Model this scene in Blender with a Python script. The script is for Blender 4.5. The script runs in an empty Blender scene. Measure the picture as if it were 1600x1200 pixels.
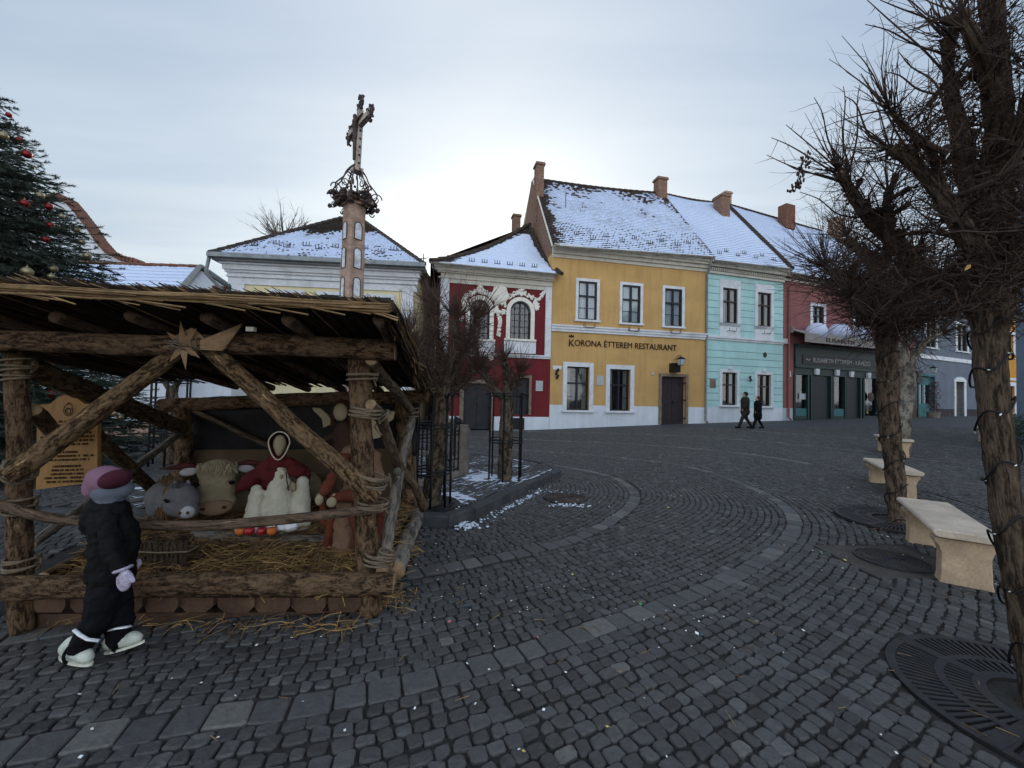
import bpy, math, random
import numpy as np
from mathutils import Vector, Matrix, noise as mn
V = Vector
sc = bpy.context.scene
COL = sc.collection
random.seed(7)
# ---------------------------------------------------------------- camera model
FPX = 620.0; PITCH = math.radians(1.5); ROLL = math.radians(1.3); EYE = 1.6
def ray(u, v):
    a = (u-800)/FPX; b = (600-v)/FPX
    a, b = a*math.cos(ROLL)-b*math.sin(ROLL), a*math.sin(ROLL)+b*math.cos(ROLL)
    return V((a, math.cos(PITCH)-b*math.sin(PITCH), math.sin(PITCH)+b*math.cos(PITCH)))
def W(u, v, Y):
    d = ray(u, v); return V((0, 0, EYE)) + d*(Y/d.y)
def gz(x, y):
    t = (x-2)*.9+(y-13)*.2
    t = math.log1p(math.exp(min(t*1.5, 40)))/1.5
    return 1.0*(1-math.exp(-.06*t)) - 0.003
def G(u, v, dz=0.0):
    z = dz
    for _ in range(12):
        d = ray(u, v); t = (z-EYE)/d.z; p = V((0, 0, EYE))+d*t; z = gz(p.x, p.y)+dz
    return V((p.x, p.y, z))
def px2m(px, Y): return px/FPX*Y

# ---------------------------------------------------------------- mesh builder
ORG = {}
class MB:
    def __init__(s): s.v = []; s.f = []; s.uv = []; s.mi = []
    def add(s, pts): 
        n = len(s.v); s.v.extend([tuple(p) for p in pts]); return n
    def face(s, idx, uv=None, m=0): s.f.append(tuple(idx)); s.uv.append(uv); s.mi.append(m)
    def poly(s, pts, m=0, uv=None):
        n = s.add(pts); s.face(range(n, n+len(pts)), uv, m)
    def box8(s, p, m=0):
        n = s.add(p)
        for q in ((0,3,2,1),(4,5,6,7),(0,1,5,4),(1,2,6,5),(2,3,7,6),(3,0,4,7)): s.face([n+i for i in q], None, m)
    def box(s, x0, x1, y0, y1, z0, z1, m=0, T=None):
        p = [V(c) for c in ((x0,y0,z0),(x1,y0,z0),(x1,y1,z0),(x0,y1,z0),(x0,y0,z1),(x1,y0,z1),(x1,y1,z1),(x0,y1,z1))]
        if T: p = [T(*q) for q in p]
        s.box8(p, m)
    def prism(s, pts, off, m=0, mside=None):
        off = V(off); pts = [V(p) for p in pts]; k = len(pts)
        n = s.add(pts); n2 = s.add([p+off for p in pts])
        s.face([n+i for i in range(k)], None, m); s.face([n2+i for i in reversed(range(k))], None, m)
        for i in range(k):
            j = (i+1) % k; s.face((n+i, n2+i, n2+j, n+j), None, m if mside is None else mside)
    def tube(s, path, rad, seg=8, cap=True, m=0, mcap=None, rn=0.0, sd=0, uvs=1.0, flat=1.0):
        path = [V(p) for p in path]; k = len(path)
        if not hasattr(rad, '__len__'): rad = [rad]*k
        t0 = (path[1]-path[0]).normalized()
        up = V((0, 0, 1)) if abs(t0.z) < .9 else V((1, 0, 0))
        a = t0.cross(up).normalized(); base = len(s.v); L = 0; Ls = []
        for i, p in enumerate(path):
            t = ((path[min(i+1, k-1)]-path[max(i-1, 0)])).normalized()
            a = (a-t*a.dot(t)).normalized(); b = t.cross(a)
            if i: L += (p-path[i-1]).length
            Ls.append(L)
            for j in range(seg):
                an = 2*math.pi*j/seg; r = rad[i]
                if rn: r *= 1+rn*mn.noise(V((math.cos(an)*1.3+sd*7.1, math.sin(an)*1.3, L*6+sd)))+rn*.5*mn.noise(V((math.cos(an)*4+sd*3.3, math.sin(an)*4, L*25+sd)))
                q = p+a*(math.cos(an)*r)+b*(math.sin(an)*r*flat); s.v.append((q.x, q.y, q.z))
        for i in range(k-1):
            for j in range(seg):
                j2 = (j+1) % seg; A = base+i*seg
                u0 = j/seg; u1 = (j+1)/seg
                s.face((A+j, A+j2, A+seg+j2, A+seg+j), ((u0, Ls[i]*uvs), (u1, Ls[i]*uvs), (u1, Ls[i+1]*uvs), (u0, Ls[i+1]*uvs)), m)
        if cap:
            mc = m if mcap is None else mcap
            s.face([base+j for j in reversed(range(seg))], None, mc)
            s.face([base+(k-1)*seg+j for j in range(seg)], None, mc)
    def lathe(s, c, prof, seg=16, m=0, ax=None, sx=1, sy=1):
        c = V(c); n = len(s.v); k = len(prof)
        for r, z in prof:
            for j in range(seg):
                an = 2*math.pi*j/seg; p = V((r*math.cos(an)*sx, r*math.sin(an)*sy, z))
                if ax is not None: p = ax @ p
                s.v.append(tuple(c+p))
        for i in range(k-1):
            for j in range(seg):
                j2 = (j+1) % seg; A = n+i*seg
                s.face((A+j, A+j2, A+seg+j2, A+seg+j), None, m)
        s.face([n+j for j in reversed(range(seg))], None, m); s.face([n+(k-1)*seg+j for j in range(seg)], None, m)
    def ell(s, c, r, rot=None, m=0, su=14, sv=8):
        if not hasattr(r, '__len__'): r = (r, r, r)
        pr = [(math.sin(math.pi*i/sv), -math.cos(math.pi*i/sv)) for i in range(sv+1)]
        pr[0] = (.02, -1); pr[-1] = (.02, 1)
        S = Matrix.Diagonal(V(r)); A = (rot @ S) if rot else S
        s.lathe(c, pr, su, m, ax=A)
    def cap2(s, a, b, ra, rb, seg=12, m=0):
        """tapered capsule"""
        a = V(a); b = V(b); d = (b-a); L = d.length or 1e-4; d = d/L
        P = []; R = []
        for i in range(4):
            t = math.pi/2*(1-i/3.0); P.append(a-d*ra*math.sin(t)); R.append(max(ra*math.cos(t), ra*.05))
        for i in range(4):
            t = math.pi/2*(i/3.0); P.append(b+d*rb*math.sin(t)); R.append(max(rb*math.cos(t), rb*.05))
        s.tube(P, R, seg, True, m)
    def build(s, name, mats, parent=None, smooth=False, auto=None):
        me = bpy.data.meshes.new(name)
        o0 = ORG.get(parent.as_pointer(), V((0, 0, 0))) if parent else V((0, 0, 0))
        ox, oy, oz = o0
        me.from_pydata([(x-ox, y-oy, z-oz) for x, y, z in s.v], [], s.f)
        if any(u is not None for u in s.uv):
            l = me.uv_layers.new(name='UVMap'); data = []
            for f, u in zip(s.f, s.uv):
                if u is None: data.extend([0.0]*(2*len(f)))
                else:
                    for q in u: data.extend(q)
            l.data.foreach_set('uv', data)
        if not isinstance(mats, (list, tuple)): mats = [mats]
        for m in mats: me.materials.append(M[m] if isinstance(m, str) else m)
        if len(mats) > 1: me.polygons.foreach_set('material_index', s.mi)
        if smooth: me.polygons.foreach_set('use_smooth', [True]*len(s.f))
        me.update()
        o = bpy.data.objects.new(name, me); COL.objects.link(o)
        if parent: o.parent = parent
        ORG[o.as_pointer()] = o0.copy()
        return o
def thing(name, label, cat, loc=(0, 0, 0), group=None, kind=None):
    o = bpy.data.objects.new(name, None); COL.objects.link(o); o.location = loc
    o.empty_display_size = .1
    ORG[o.as_pointer()] = V(loc); tag(o, label, cat, group, kind); return o
def tag(o, label=None, cat=None, group=None, kind=None):
    if label: o['label'] = label
    if cat: o['category'] = cat
    if group: o['group'] = group
    if kind: o['kind'] = kind
    return o
def copy_tree(o, parent=None):
    c = o.copy(); COL.objects.link(c); c.parent = parent
    for ch in list(o.children): copy_tree(ch, c)
    return c
def organic(o, vox=.02, sm=4, f=.5):
    r = o.modifiers.new('r', 'REMESH'); r.mode = 'VOXEL'; r.voxel_size = vox; r.use_smooth_shade = True
    s_ = o.modifiers.new('s', 'SMOOTH'); s_.iterations = sm; s_.factor = f
    return o
def wrinkle(o, strength=.01, size=.08, kind='CLOUDS'):
    t = bpy.data.textures.new('w', kind); t.noise_scale = size
    d = o.modifiers.new('d', 'DISPLACE'); d.texture = t; d.strength = strength; d.texture_coords = 'LOCAL'; d.mid_level = .5
    return o
class Frame:
    """a facade: s to the right along it, n outward (towards the square), z up"""
    def __init__(s, p, ang):
        s.p = V((p[0], p[1], 0)); a = math.radians(ang)
        s.d = V((math.cos(a), math.sin(a), 0)); s.n = V((math.sin(a), -math.cos(a), 0)); s.ang = a
    def __call__(s, a, n, z): return s.p+s.d*a+s.n*n+V((0, 0, z))
    def px(s, u, v, n=0.0):
        d = ray(u, v); o = V((0, 0, EYE)); q = s.p+s.n*n
        t = (q-o).dot(s.n)/d.dot(s.n); w = o+d*t
        return ((w-s.p).dot(s.d), w.z)
    def sat(s, u, n=0.0): return s.px(u, 600, n)[0]

# ---------------------------------------------------------------- materials
M = {}
class NT:
    def __init__(s, name):
        m = bpy.data.materials.new(name); m.use_nodes = True; M[name] = m; s.m = m; s.t = m.node_tree; s.t.nodes.clear()
        s.out = s.t.nodes.new('ShaderNodeOutputMaterial'); s.b = s.t.nodes.new('ShaderNodeBsdfPrincipled')
        s.t.links.new(s.b.outputs[0], s.out.inputs[0]); s.tc = s.t.nodes.new('ShaderNodeTexCoord')
    def n(s, ty, **kw):
        x = s.t.nodes.new('ShaderNode'+ty)
        for k, v in kw.items():
            if k in ('op', 'operation'): x.operation = v
            elif hasattr(x, k) and k not in x.inputs: setattr(x, k, v)
            else: x.inputs[k.replace('_', ' ')].default_value = v
        return x
    def l(s, a, b): s.t.links.new(a, b)
    def co(s, kind='Object', scale=(1, 1, 1)):
        mp = s.t.nodes.new('ShaderNodeMapping'); s.l(s.tc.outputs[kind], mp.inputs[0]); mp.inputs['Scale'].default_value = scale; return mp.outputs[0]
    def noise(s, vec, sc, det=4, rough=.55, dist=0):
        x = s.t.nodes.new('ShaderNodeTexNoise'); s.l(vec, x.inputs['Vector'])
        x.inputs['Scale'].default_value = sc; x.inputs['Detail'].default_value = det; x.inputs['Roughness'].default_value = rough; x.inputs['Distortion'].default_value = dist
        return x.outputs[0]
    def ramp(s, fac, stops, interp='LINEAR'):
        x = s.t.nodes.new('ShaderNodeValToRGB'); s.l(fac, x.inputs[0]); cr = x.color_ramp; cr.interpolation = interp
        while len(cr.elements) < len(stops): cr.elements.new(.5)
        for e, (p, c) in zip(cr.elements, stops):
            e.position = p; e.color = (c, c, c, 1) if not hasattr(c, '__len__') else (*c, 1)
        return x.outputs[0]
    def mix(s, fac, a, b, blend='MIX'):
        x = s.t.nodes.new('ShaderNodeMix'); x.data_type = 'RGBA'; x.blend_type = blend
        for i, q in ((0, fac), (6, a), (7, b)):
            if isinstance(q, bpy.types.NodeSocket): s.l(q, x.inputs[i])
            elif hasattr(q, '__len__'): x.inputs[i].default_value = (*q, 1)
            else: x.inputs[i].default_value = q
        return x.outputs[2]
    def math(s, op, a, b=None, c=None):
        x = s.t.nodes.new('ShaderNodeMath'); x.operation = op
        for i, q in enumerate((a, b, c)):
            if q is None: continue
            if isinstance(q, bpy.types.NodeSocket): s.l(q, x.inputs[i])
            else: x.inputs[i].default_value = q
        return x.outputs[0]
    def bump(s, h, strength=.4, dist=.01, prev=None):
        x = s.t.nodes.new('ShaderNodeBump'); s.l(h, x.inputs['Height']); x.inputs['Strength'].default_value = strength; x.inputs['Distance'].default_value = dist
        if prev is not None: s.l(prev, x.inputs['Normal'])
        return x.outputs[0]
    def fin(s, col=None, rough=None, nrm=None, **kw):
        for k, q in (('Base Color', col), ('Roughness', rough), ('Normal', nrm)):
            if q is None: continue
            if isinstance(q, bpy.types.NodeSocket): s.l(q, s.b.inputs[k])
            elif hasattr(q, '__len__'): s.b.inputs[k].default_value = (*q, 1)
            else: s.b.inputs[k].default_value = q
        for k, q in kw.items(): s.b.inputs[k.replace('_', ' ')].default_value = q
        return s.m
def vary(name, c, amt=.25, sc=3.0, rough=.85, bumps=.3, bsc=60, dist=.004, dirt=None, metallic=0.0, spec=.3, scale=(1, 1, 1), fine=.12):
    t = NT(name); co = t.co('Object', scale)
    lo = tuple(x*(1-amt) for x in c); hi = tuple(min(1, x*(1+amt)) for x in c)
    base = t.ramp(t.noise(co, sc, 6, .6), [(.3, lo), (.7, hi)])
    f = t.ramp(t.noise(co, bsc, 3, .6), [(.25, 1-fine*2), (.75, 1+fine)])
    base = t.mix(1, base, f, 'MULTIPLY')
    if dirt:
        base = t.mix(t.ramp(t.noise(co, sc*.7, 8, .7, .5), [(.5, 0), (.72, .75)]), base, dirt)
    return t.fin(base, rough, t.bump(t.noise(co, bsc, 5, .6), bumps, dist), Metallic=metallic, **{'Specular IOR Level': spec})
def plaster(name, c, stain=.35, courses=None):
    t = NT(name); co = t.co('Object')
    base = t.ramp(t.noise(co, .9, 7, .62, .3), [(.3, tuple(x*.84 for x in c)), (.55, c), (.75, tuple(min(1, x*1.1) for x in c))])
    st = t.co('Object', (2.2, 2.2, .16))
    base = t.mix(t.ramp(t.noise(st, 2.2, 6, .65), [(.48, 0), (.74, min(1, stain*1.05))]), base, tuple(x*.55 for x in c))
    base = t.mix(t.ramp(t.noise(co, 7, 5, .7), [(.58, 0), (.72, .22)]), base, tuple(min(1, x*.7+.05) for x in c))
    b = t.bump(t.noise(co, 45, 5, .65), .35, .006)
    b = t.bump(t.noise(co, 2.5, 4, .6), .35, .03, b)
    return t.fin(base, .93, b, **{'Specular IOR Level': .15})
plaster('p_red', (.15, .022, .028)); plaster('p_yellow', (.52, .325, .135)); plaster('p_mint', (.40, .62, .63), .25)
plaster('p_pink', (.25, .105, .105)); plaster('p_grey', (.15, .17, .215)); plaster('p_white', (.62, .66, .74), .3)
plaster('p_cream', (.60, .55, .47), .35); plaster('p_pale', (.66, .58, .37), .2); plaster('p_orange', (.56, .26, .05)); plaster('p_slate', (.09, .12, .17))
plaster('p_brown', (.13, .09, .075)); plaster('p_base', (.055, .045, .055)); plaster('p_trimgrey', (.42, .45, .52), .2)
vary('trim', (.66, .68, .74), .08, 3, .8, .2, 40, .003, (.4, .4, .42))
vary('trimcream', (.58, .55, .50), .1, 3, .85, .3, 40, .004, (.33, .31, .29))
vary('stucco', (.74, .71, .66), .08, 8, .8, .4, 30, .01)
vary('frame_dark', (.018, .02, .028), .3, 8, .45, .2, 60)
vary('frame_brown', (.035, .022, .02), .3, 8, .5, .2, 60)
vary('door_dark', (.022, .023, .028), .3, 5, .6, .3, 50, .004)
vary('door_purple', (.03, .022, .028), .3, 5, .6, .3, 50, .004)
vary('green_wood', (.012, .028, .03), .3, 6, .5, .2, 50)
vary('shutter', (.017, .024, .033), .2, 6, .5, .2, 50)
vary('teal', (.035, .13, .15), .25, 5, .6, .2, 50)
vary('stonejamb', (.20, .155, .12), .3, 4, .9, .5, 30, .01)
vary('iron', (.006, .007, .010), .4, 10, .45, .4, 90, .002, None, .4, .5)
vary('ironrust', (.06, .045, .045), .5, 6, .7, .5, 60, .004, (.12, .05, .03), .3)
vary('grate', (.028, .029, .033), .35, 9, .55, .5, 70, .003, (.05, .04, .03), .35, .4)
vary('zinc', (.22, .24, .26), .25, 3, .55, .3, 30, .003, (.1, .09, .08), .5)
vary('gutter', (.26, .25, .22), .25, 3, .6, .3, 30, .003, (.1, .09, .08), .3)
vary('bench', (.45, .33, .225), .28, 3, .75, .55, 55, .005, (.20, .15, .11), 0, .3)
vary('bench_top', (.53, .44, .35), .24, 3, .5, .4, 55, .003, (.33, .27, .22), 0, .45)
vary('brick', (.20, .12, .09), .4, 9, .95, .6, 40, .01)
vary('oldstone', (.36, .25, .20), .35, 5, .95, .7, 28, .015, (.12, .08, .065))
vary('granite', (.05, .052, .058), .35, 4, .8, .6, 45, .008, (.09, .085, .08))
vary('rock_grey', (.2, .17, .15), .35, 6, .9, .6, 45, .008)
vary('snow', (.60, .67, .80), .06, 5, .75, .5, 25, .01, None, 0, .2)
vary('rope', (.15, .115, .08), .3, 30, .95, .6, 160, .004)
vary('wood_board', (.26, .135, .045), .25, 3, .6, .3, 40, .003, None, 0, .3, (1, 1, .25))
vary('carve', (.05, .022, .008), .2, 8, .8)
vary('plank', (.075, .042, .028), .4, 4, .85, .6, 35, .01, (.14, .09, .05))
vary('cutwood', (.30, .20, .115), .3, 12, .8, .4, 70, .004)
vary('palewood', (.26, .165, .095), .25, 9, .75, .3, 50, .004, None, 0, .3, (1, 1, 1))
vary('tarp', (.010, .009, .012), .4, 3, .7, .7, 5, .06)
vary('burlap', (.105, .07, .045), .2, 4, .95, .6, 220, .003)
vary('cloth_white', (.62, .58, .48), .12, 5, .9, .5, 130, .003)
vary('cloth_face', (.36, .30, .20), .12, 6, .95, .5, 160, .003)
vary('cloth_red', (.095, .011, .014), .25, 5, .92, .5, 130, .004)
vary('cloth_rust', (.12, .028, .016), .25, 5, .92, .5, 130, .004)
vary('cloth_tan', (.20, .115, .075), .2, 5, .92, .5, 130, .004)
vary('cloth_brown', (.05, .026, .018), .25, 5, .92, .5, 130, .004)
vary('cloth_blue', (.03, .06, .09), .6, 40, .92, .5, 130, .004)
vary('hair_brown', (.05, .02, .01), .4, 30, .9, .8, 90, .01)
vary('felt_cow', (.33, .27, .18), .2, 6, .95, .6, 160, .004)
vary('felt_cow_nose', (.30, .20, .14), .2, 6, .95, .5, 160, .004)
vary('felt_grey', (.12, .115, .125), .25, 6, .95, .6, 160, .004)
vary('felt_pale', (.38, .38, .40), .15, 6, .95, .6, 160, .004)
vary('horn', (.07, .012, .012), .3, 6, .7, .3, 60)
vary('fringe', (.14, .075, .035), .4, 14, .95, .8, 60, .01)
vary('black_coat', (.0045, .0045, .0055), .4, 6, .8, .5, 25, .006, None, 0, .15)
vary('black_fabric', (.0045, .0045, .0065), .4, 8, .85, .4, 60, .004, None, 0, .15)
vary('hat_pink', (.21, .11, .165), .1, 8, .95, .5, 200, .003)
vary('hat_wine', (.055, .009, .02), .2, 8, .95, .6, 200, .003)
vary('knit_blue', (.12, .135, .175), .12, 8, .95, .7, 200, .004)
vary('skin', (.45, .27, .2), .08, 8, .6, .2, 90, .002)
vary('mitten', (.38, .34, .46), .45, 40, .95, .6, 150, .004)
vary('shoe', (.52, .56, .50), .12, 8, .6, .3, 60)
vary('sole', (.60, .60, .52), .1, 8, .6, .2, 60)
vary('stripe', (.7, .72, .78), .08, 8, .7, .2, 60)
vary('coat_olive', (.022, .018, .014), .3, 6, .9, .4, 60)
vary('jeans', (.02, .024, .035), .3, 6, .9, .4, 60)
vary('fur', (.05, .035, .025), .5, 30, .95, .8, 60, .01)
vary('awning', (.25, .225, .22), .15, 3, .85, .3, 60)
vary('white_fabric', (.55, .60, .80), .06, 4, .8, .5, 12, .03)
vary('letter_brown', (.03, .012, .006), .2, 6, .8)
vary('letter_silver', (.30, .31, .33), .1, 6, .5, metallic=.3)
vary('sign_black', (.006, .007, .009), .2, 6, .5)
vary('plaque', (.42, .44, .47), .1, 6, .7, .3, 60, .003, (.25, .25, .26))
vary('paper', (.42, .46, .50), .06, 6, .8)
vary('terracotta', (.15, .068, .048), .35, 7, .9, .5, 40, .01)
vary('darktile', (.045, .032, .026), .4, 7, .9, .6, 40, .01)
vary('apple', (.30, .012, .018), .4, 12, .3, .1, 30, spec=.5)
vary('orange_fruit', (.55, .14, .03), .2, 12, .5, .4, 120, spec=.4)
vary('rust_soil', (.04, .028, .02), .4, 12, .95, .8, 60, .02)
vary('curtain', (.80, .86, .96), .2, 3, .9, .5, 20, .02, scale=(6, 6, .3))
vary('curtain_warm', (.46, .43, .38), .25, 3, .9, .5, 20, .02, scale=(6, 6, .3))
vary('dark_room', (.012, .012, .014), .4, 3, .9)
vary('leafdark', (.012, .03, .012), .4, 9, .8)
vary('yellow_stuff', (.40, .34, .12), .2, 9, .8)
vary('plant_red', (.06, .015, .02), .4, 9, .8)
for nm, c in (('lit_white', (.75, .78, .8)), ('lit_yellow', (.65, .55, .15)), ('lit_pink', (.6, .18, .2)), ('lit_blue', (.05, .18, .3)), ('lit_green', (.08, .3, .12))): vary(nm, c, .1, 20, .8)
def glass():
    t = NT('glass'); co = t.co('Object')
    t.fin((.02, .024, .032), .06, t.bump(t.noise(co, 1.8, 2), .12, .02), **{'Specular IOR Level': .8, 'Alpha': 1.0})
    t.b.inputs['Transmission Weight'].default_value = 0
    # thin glazing: a see-through pane with mirror-like reflection
    g = t.n('BsdfTransparent'); g.inputs[0].default_value = (.8, .84, .88, 1)
    r = t.n('BsdfGlossy'); r.inputs['Roughness'].default_value = .05; r.inputs[0].default_value = (.9, .93, 1, 1)
    t.l(t.bump(t.noise(co, 1.6, 2), .15, .02), r.inputs['Normal'])
    f = t.n('Fresnel', IOR=1.6); mx = t.n('MixShader')
    t.l(t.math('MULTIPLY_ADD', f.outputs[0], 1.2, .03), mx.inputs[0]); t.l(g.outputs[0], mx.inputs[1]); t.l(r.outputs[0], mx.inputs[2]); t.l(mx.outputs[0], t.out.inputs[0])
glass()
def bauble(name, c):
    t = NT(name); co = t.co('Object'); t.fin(c, .28, t.bump(t.noise(co, 30, 2), .1, .002), Metallic=.6)
bauble('bauble_red', (.20, .012, .012)); bauble('bauble_gold', (.26, .22, .13)); bauble('bulb_clear', (.7, .7, .65))
def bark(name, dark, light, us=9, vs=2.2, patch=.35, depth=.02):
    t = NT(name); co = t.co('UV', (us, vs*2, 1)); ob = t.co('Object')
    w = t.noise(co, 1.6, 6, .65, .6); w2 = t.noise(t.co('UV', (us*2.4, vs*5, 1)), 2, 5, .7, .3)
    h = t.math('ADD', t.math('MULTIPLY', w, .7), t.math('MULTIPLY', w2, .45))
    base = t.ramp(h, [(.46, tuple(x*.7 for x in dark)), (.53, tuple(x*1.3 for x in dark)), (.62, tuple(x*1.25 for x in light))])
    big = t.noise(ob, 5, 5, .6)
    base = t.mix(t.ramp(big, [(.5, 0), (.68, patch)]), base, tuple(min(1, x*1.9+.02) for x in light))
    b = t.bump(t.ramp(h, [(.46, 0), (.70, 1)]), 1.0, depth*2.2)
    t.fin(base, .95, b, **{'Specular IOR Level': .15})
bark('bark_log', (.050, .030, .018), (.20, .125, .075), 7, 3.0, .45, .015)
bark('bark_bright', (.065, .038, .02), (.30, .19, .105), 8, 4.0, .5, .02)
bark('bark_smooth', (.065, .045, .033), (.17, .115, .08), 4, 1.5, .3, .008)
bark('bark_grey', (.07, .062, .055), (.19, .165, .135), 3, 1.0, .3, .006)
bark('bark_tree', (.045, .035, .026), (.17, .13, .095), 6, 1.6, .35, .02)
bark('bark_brown', (.042, .029, .021), (.15, .105, .075), 7, 1.3, .35, .02)
vary('twig', (.042, .026, .020), .4, 5, .9, .2, 60)
vary('twig_red', (.075, .045, .036), .4, 5, .9, .2, 60)
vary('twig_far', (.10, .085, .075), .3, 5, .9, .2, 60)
vary('needle', (.030, .045, .034), .45, 2.5, .8, .1, 60)
vary('needle_light', (.060, .078, .062), .4, 2.5, .8, .1, 60)
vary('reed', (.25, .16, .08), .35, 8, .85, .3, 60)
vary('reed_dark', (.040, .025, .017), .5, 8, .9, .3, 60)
vary('straw_mat', (.13, .08, .035), .45, 12, .9, .3, 90)
def roofm(name, tile, cov, fleck, rough=(.20, .17)):
    """clay tiles in courses, with snow lying on them; UV in metres (u along, v up the slope)"""
    t = NT(name); uv = t.tc.outputs['UV']
    sep = t.n('SeparateXYZ'); t.l(uv, sep.inputs[0]); u, v = sep.outputs[0], sep.outputs[1]
    cw, ch = rough
    row = t.math('FLOOR', t.math('DIVIDE', v, ch)); fv = t.math('FRACT', t.math('DIVIDE', v, ch))
    uu = t.math('ADD', t.math('DIVIDE', u, cw), t.math('MULTIPLY', t.math('MODULO', row, 2.0), .5))
    cu = t.math('FLOOR', uu); fu = t.math('FRACT', uu)
    comb = t.n('CombineXYZ'); t.l(cu, comb.inputs[0]); t.l(row, comb.inputs[1])
    wn = t.n('TexWhiteNoise'); wn.noise_dimensions = '2D'; t.l(comb.outputs[0], wn.inputs['Vector'])
    rnd = wn.outputs['Value']
    big = t.noise(t.co('UV'), .55, 5, .6); mid = t.noise(t.co('UV'), 3.2, 4, .6)
    # tile profile: pan lip is the low end of each course
    lip = t.math('LESS_THAN', fv, .28)
    edge = t.math('ABSOLUTE', t.math('SUBTRACT', fu, .5))
    a = t.math('ADD', t.math('MULTIPLY', rnd, fleck*.55), t.math('MULTIPLY', big, .9))
    a = t.math('ADD', a, t.math('MULTIPLY', mid, .35))
    a = t.math('ADD', a, t.math('MULTIPLY', t.math('MULTIPLY', lip, t.math('SUBTRACT', .62, edge)), fleck*.95))
    ed = t.n('Attribute'); ed.attribute_name = 'bare'; a = t.math('ADD', a, t.math('MULTIPLY', ed.outputs['Fac'], .9))
    mask = t.ramp(t.math('SUBTRACT', a, cov), [(.48, 1), (.53, 0)])
    tc = t.mix(rnd, tuple(x*.6 for x in tile), tuple(x*1.4 for x in tile))
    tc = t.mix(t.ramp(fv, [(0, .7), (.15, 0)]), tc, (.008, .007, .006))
    sc_ = t.ramp(t.noise(t.co('UV'), 9, 3), [(.3, (.50, .58, .76)), (.7, (.62, .69, .86))])
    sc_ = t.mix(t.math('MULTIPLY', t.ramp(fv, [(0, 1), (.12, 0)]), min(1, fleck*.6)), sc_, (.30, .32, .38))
    col = t.mix(mask, tc, sc_)
    h = t.math('ADD', t.math('MULTIPLY', mask, .8), t.math('MULTIPLY', t.math('SUBTRACT', 1.0, fv), .8))
    h = t.math('ADD', h, t.math('MULTIPLY', t.math('MULTIPLY', edge, edge), -.9))
    b = t.bump(h, .8, .035)
    t.fin(col, .85, b, **{'Specular IOR Level': .2})
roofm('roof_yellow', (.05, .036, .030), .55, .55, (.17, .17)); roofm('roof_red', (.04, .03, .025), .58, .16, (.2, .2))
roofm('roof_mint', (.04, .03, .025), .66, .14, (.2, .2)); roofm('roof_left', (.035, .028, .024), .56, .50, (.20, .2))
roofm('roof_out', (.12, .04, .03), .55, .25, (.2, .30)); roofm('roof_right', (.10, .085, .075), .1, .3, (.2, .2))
def cobble():
    t = NT('cobble'); co = t.co('Object'); at = t.n('Attribute'); at.attribute_name = 'tone'
    tone = at.outputs['Fac']
    base = t.ramp(tone, [(0, (.034, .033, .033)), (.5, (.066, .066, .068)), (.9, (.098, .098, .101)), (1, (.14, .136, .132))])
    base = t.mix(t.ramp(t.noise(co, 26, 6, .7), [(.35, .0), (.75, .55)]), base, (.018, .018, .022))
    base = t.mix(t.ramp(t.noise(co, .7, 5, .6), [(.4, 0), (.75, .35)]), base, (.075, .07, .066))
    base = t.mix(t.ramp(t.noise(co, 90, 3, .7), [(.6, 0), (.8, .35)]), base, (.12, .115, .11))
    r = t.ramp(t.noise(co, 7, 4, .6), [(.3, .55), (.7, .82)])
    b = t.bump(t.noise(co, 55, 6, .7), .75, .006); b = t.bump(t.noise(co, 14, 3, .6), .6, .012, b)
    t.fin(base, r, b, **{'Specular IOR Level': .38})
    t = NT('mortar'); co = t.co('Object')
    base = t.ramp(t.noise(co, 18, 6, .7), [(.35, (.010, .010, .011)), (.7, (.032, .029, .026))])
    base = t.mix(t.ramp(t.noise(co, 1.3, 5, .65), [(.55, 0), (.75, .8)]), base, (.075, .066, .055))
    t.fin(base, .95, t.bump(t.noise(co, 80, 5, .7), .6, .01))
    # far paving: the same setts as courses in the surface
    t = NT('far_paving'); co = t.co('Object'); br = t.n('TexBrick'); t.l(t.co('Object', (1, .9, 1)), br.inputs['Vector'])
    br.inputs['Scale'].default_value = 4.2; br.inputs['Color1'].default_value = (.05, .052, .058, 1); br.inputs['Color2'].default_value = (.085, .087, .095, 1)
    br.inputs['Mortar'].default_value = (.018, .018, .02, 1); br.inputs['Mortar Size'].default_value = .03
    base = t.mix(t.ramp(t.noise(co, 5, 6, .7), [(.35, 0), (.7, .6)]), br.outputs[0], (.05, .052, .06))
    base = t.mix(t.ramp(t.noise(t.co('Object', (.25, 1, 1)), 1.2, 5, .65), [(.55, 0), (.75, .5)]), base, (.09, .088, .09))
    t.fin(base, .75, t.bump(t.noise(co, 9, 5, .7), .8, .03), **{'Specular IOR Level': .35})
cobble()
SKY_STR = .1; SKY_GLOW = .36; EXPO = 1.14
SKY_FRONT = (.36, .37, .38); SKY_BACK = (1.0, .95, .87); SKY_TOP = (1.0, .96, .90)
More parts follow.
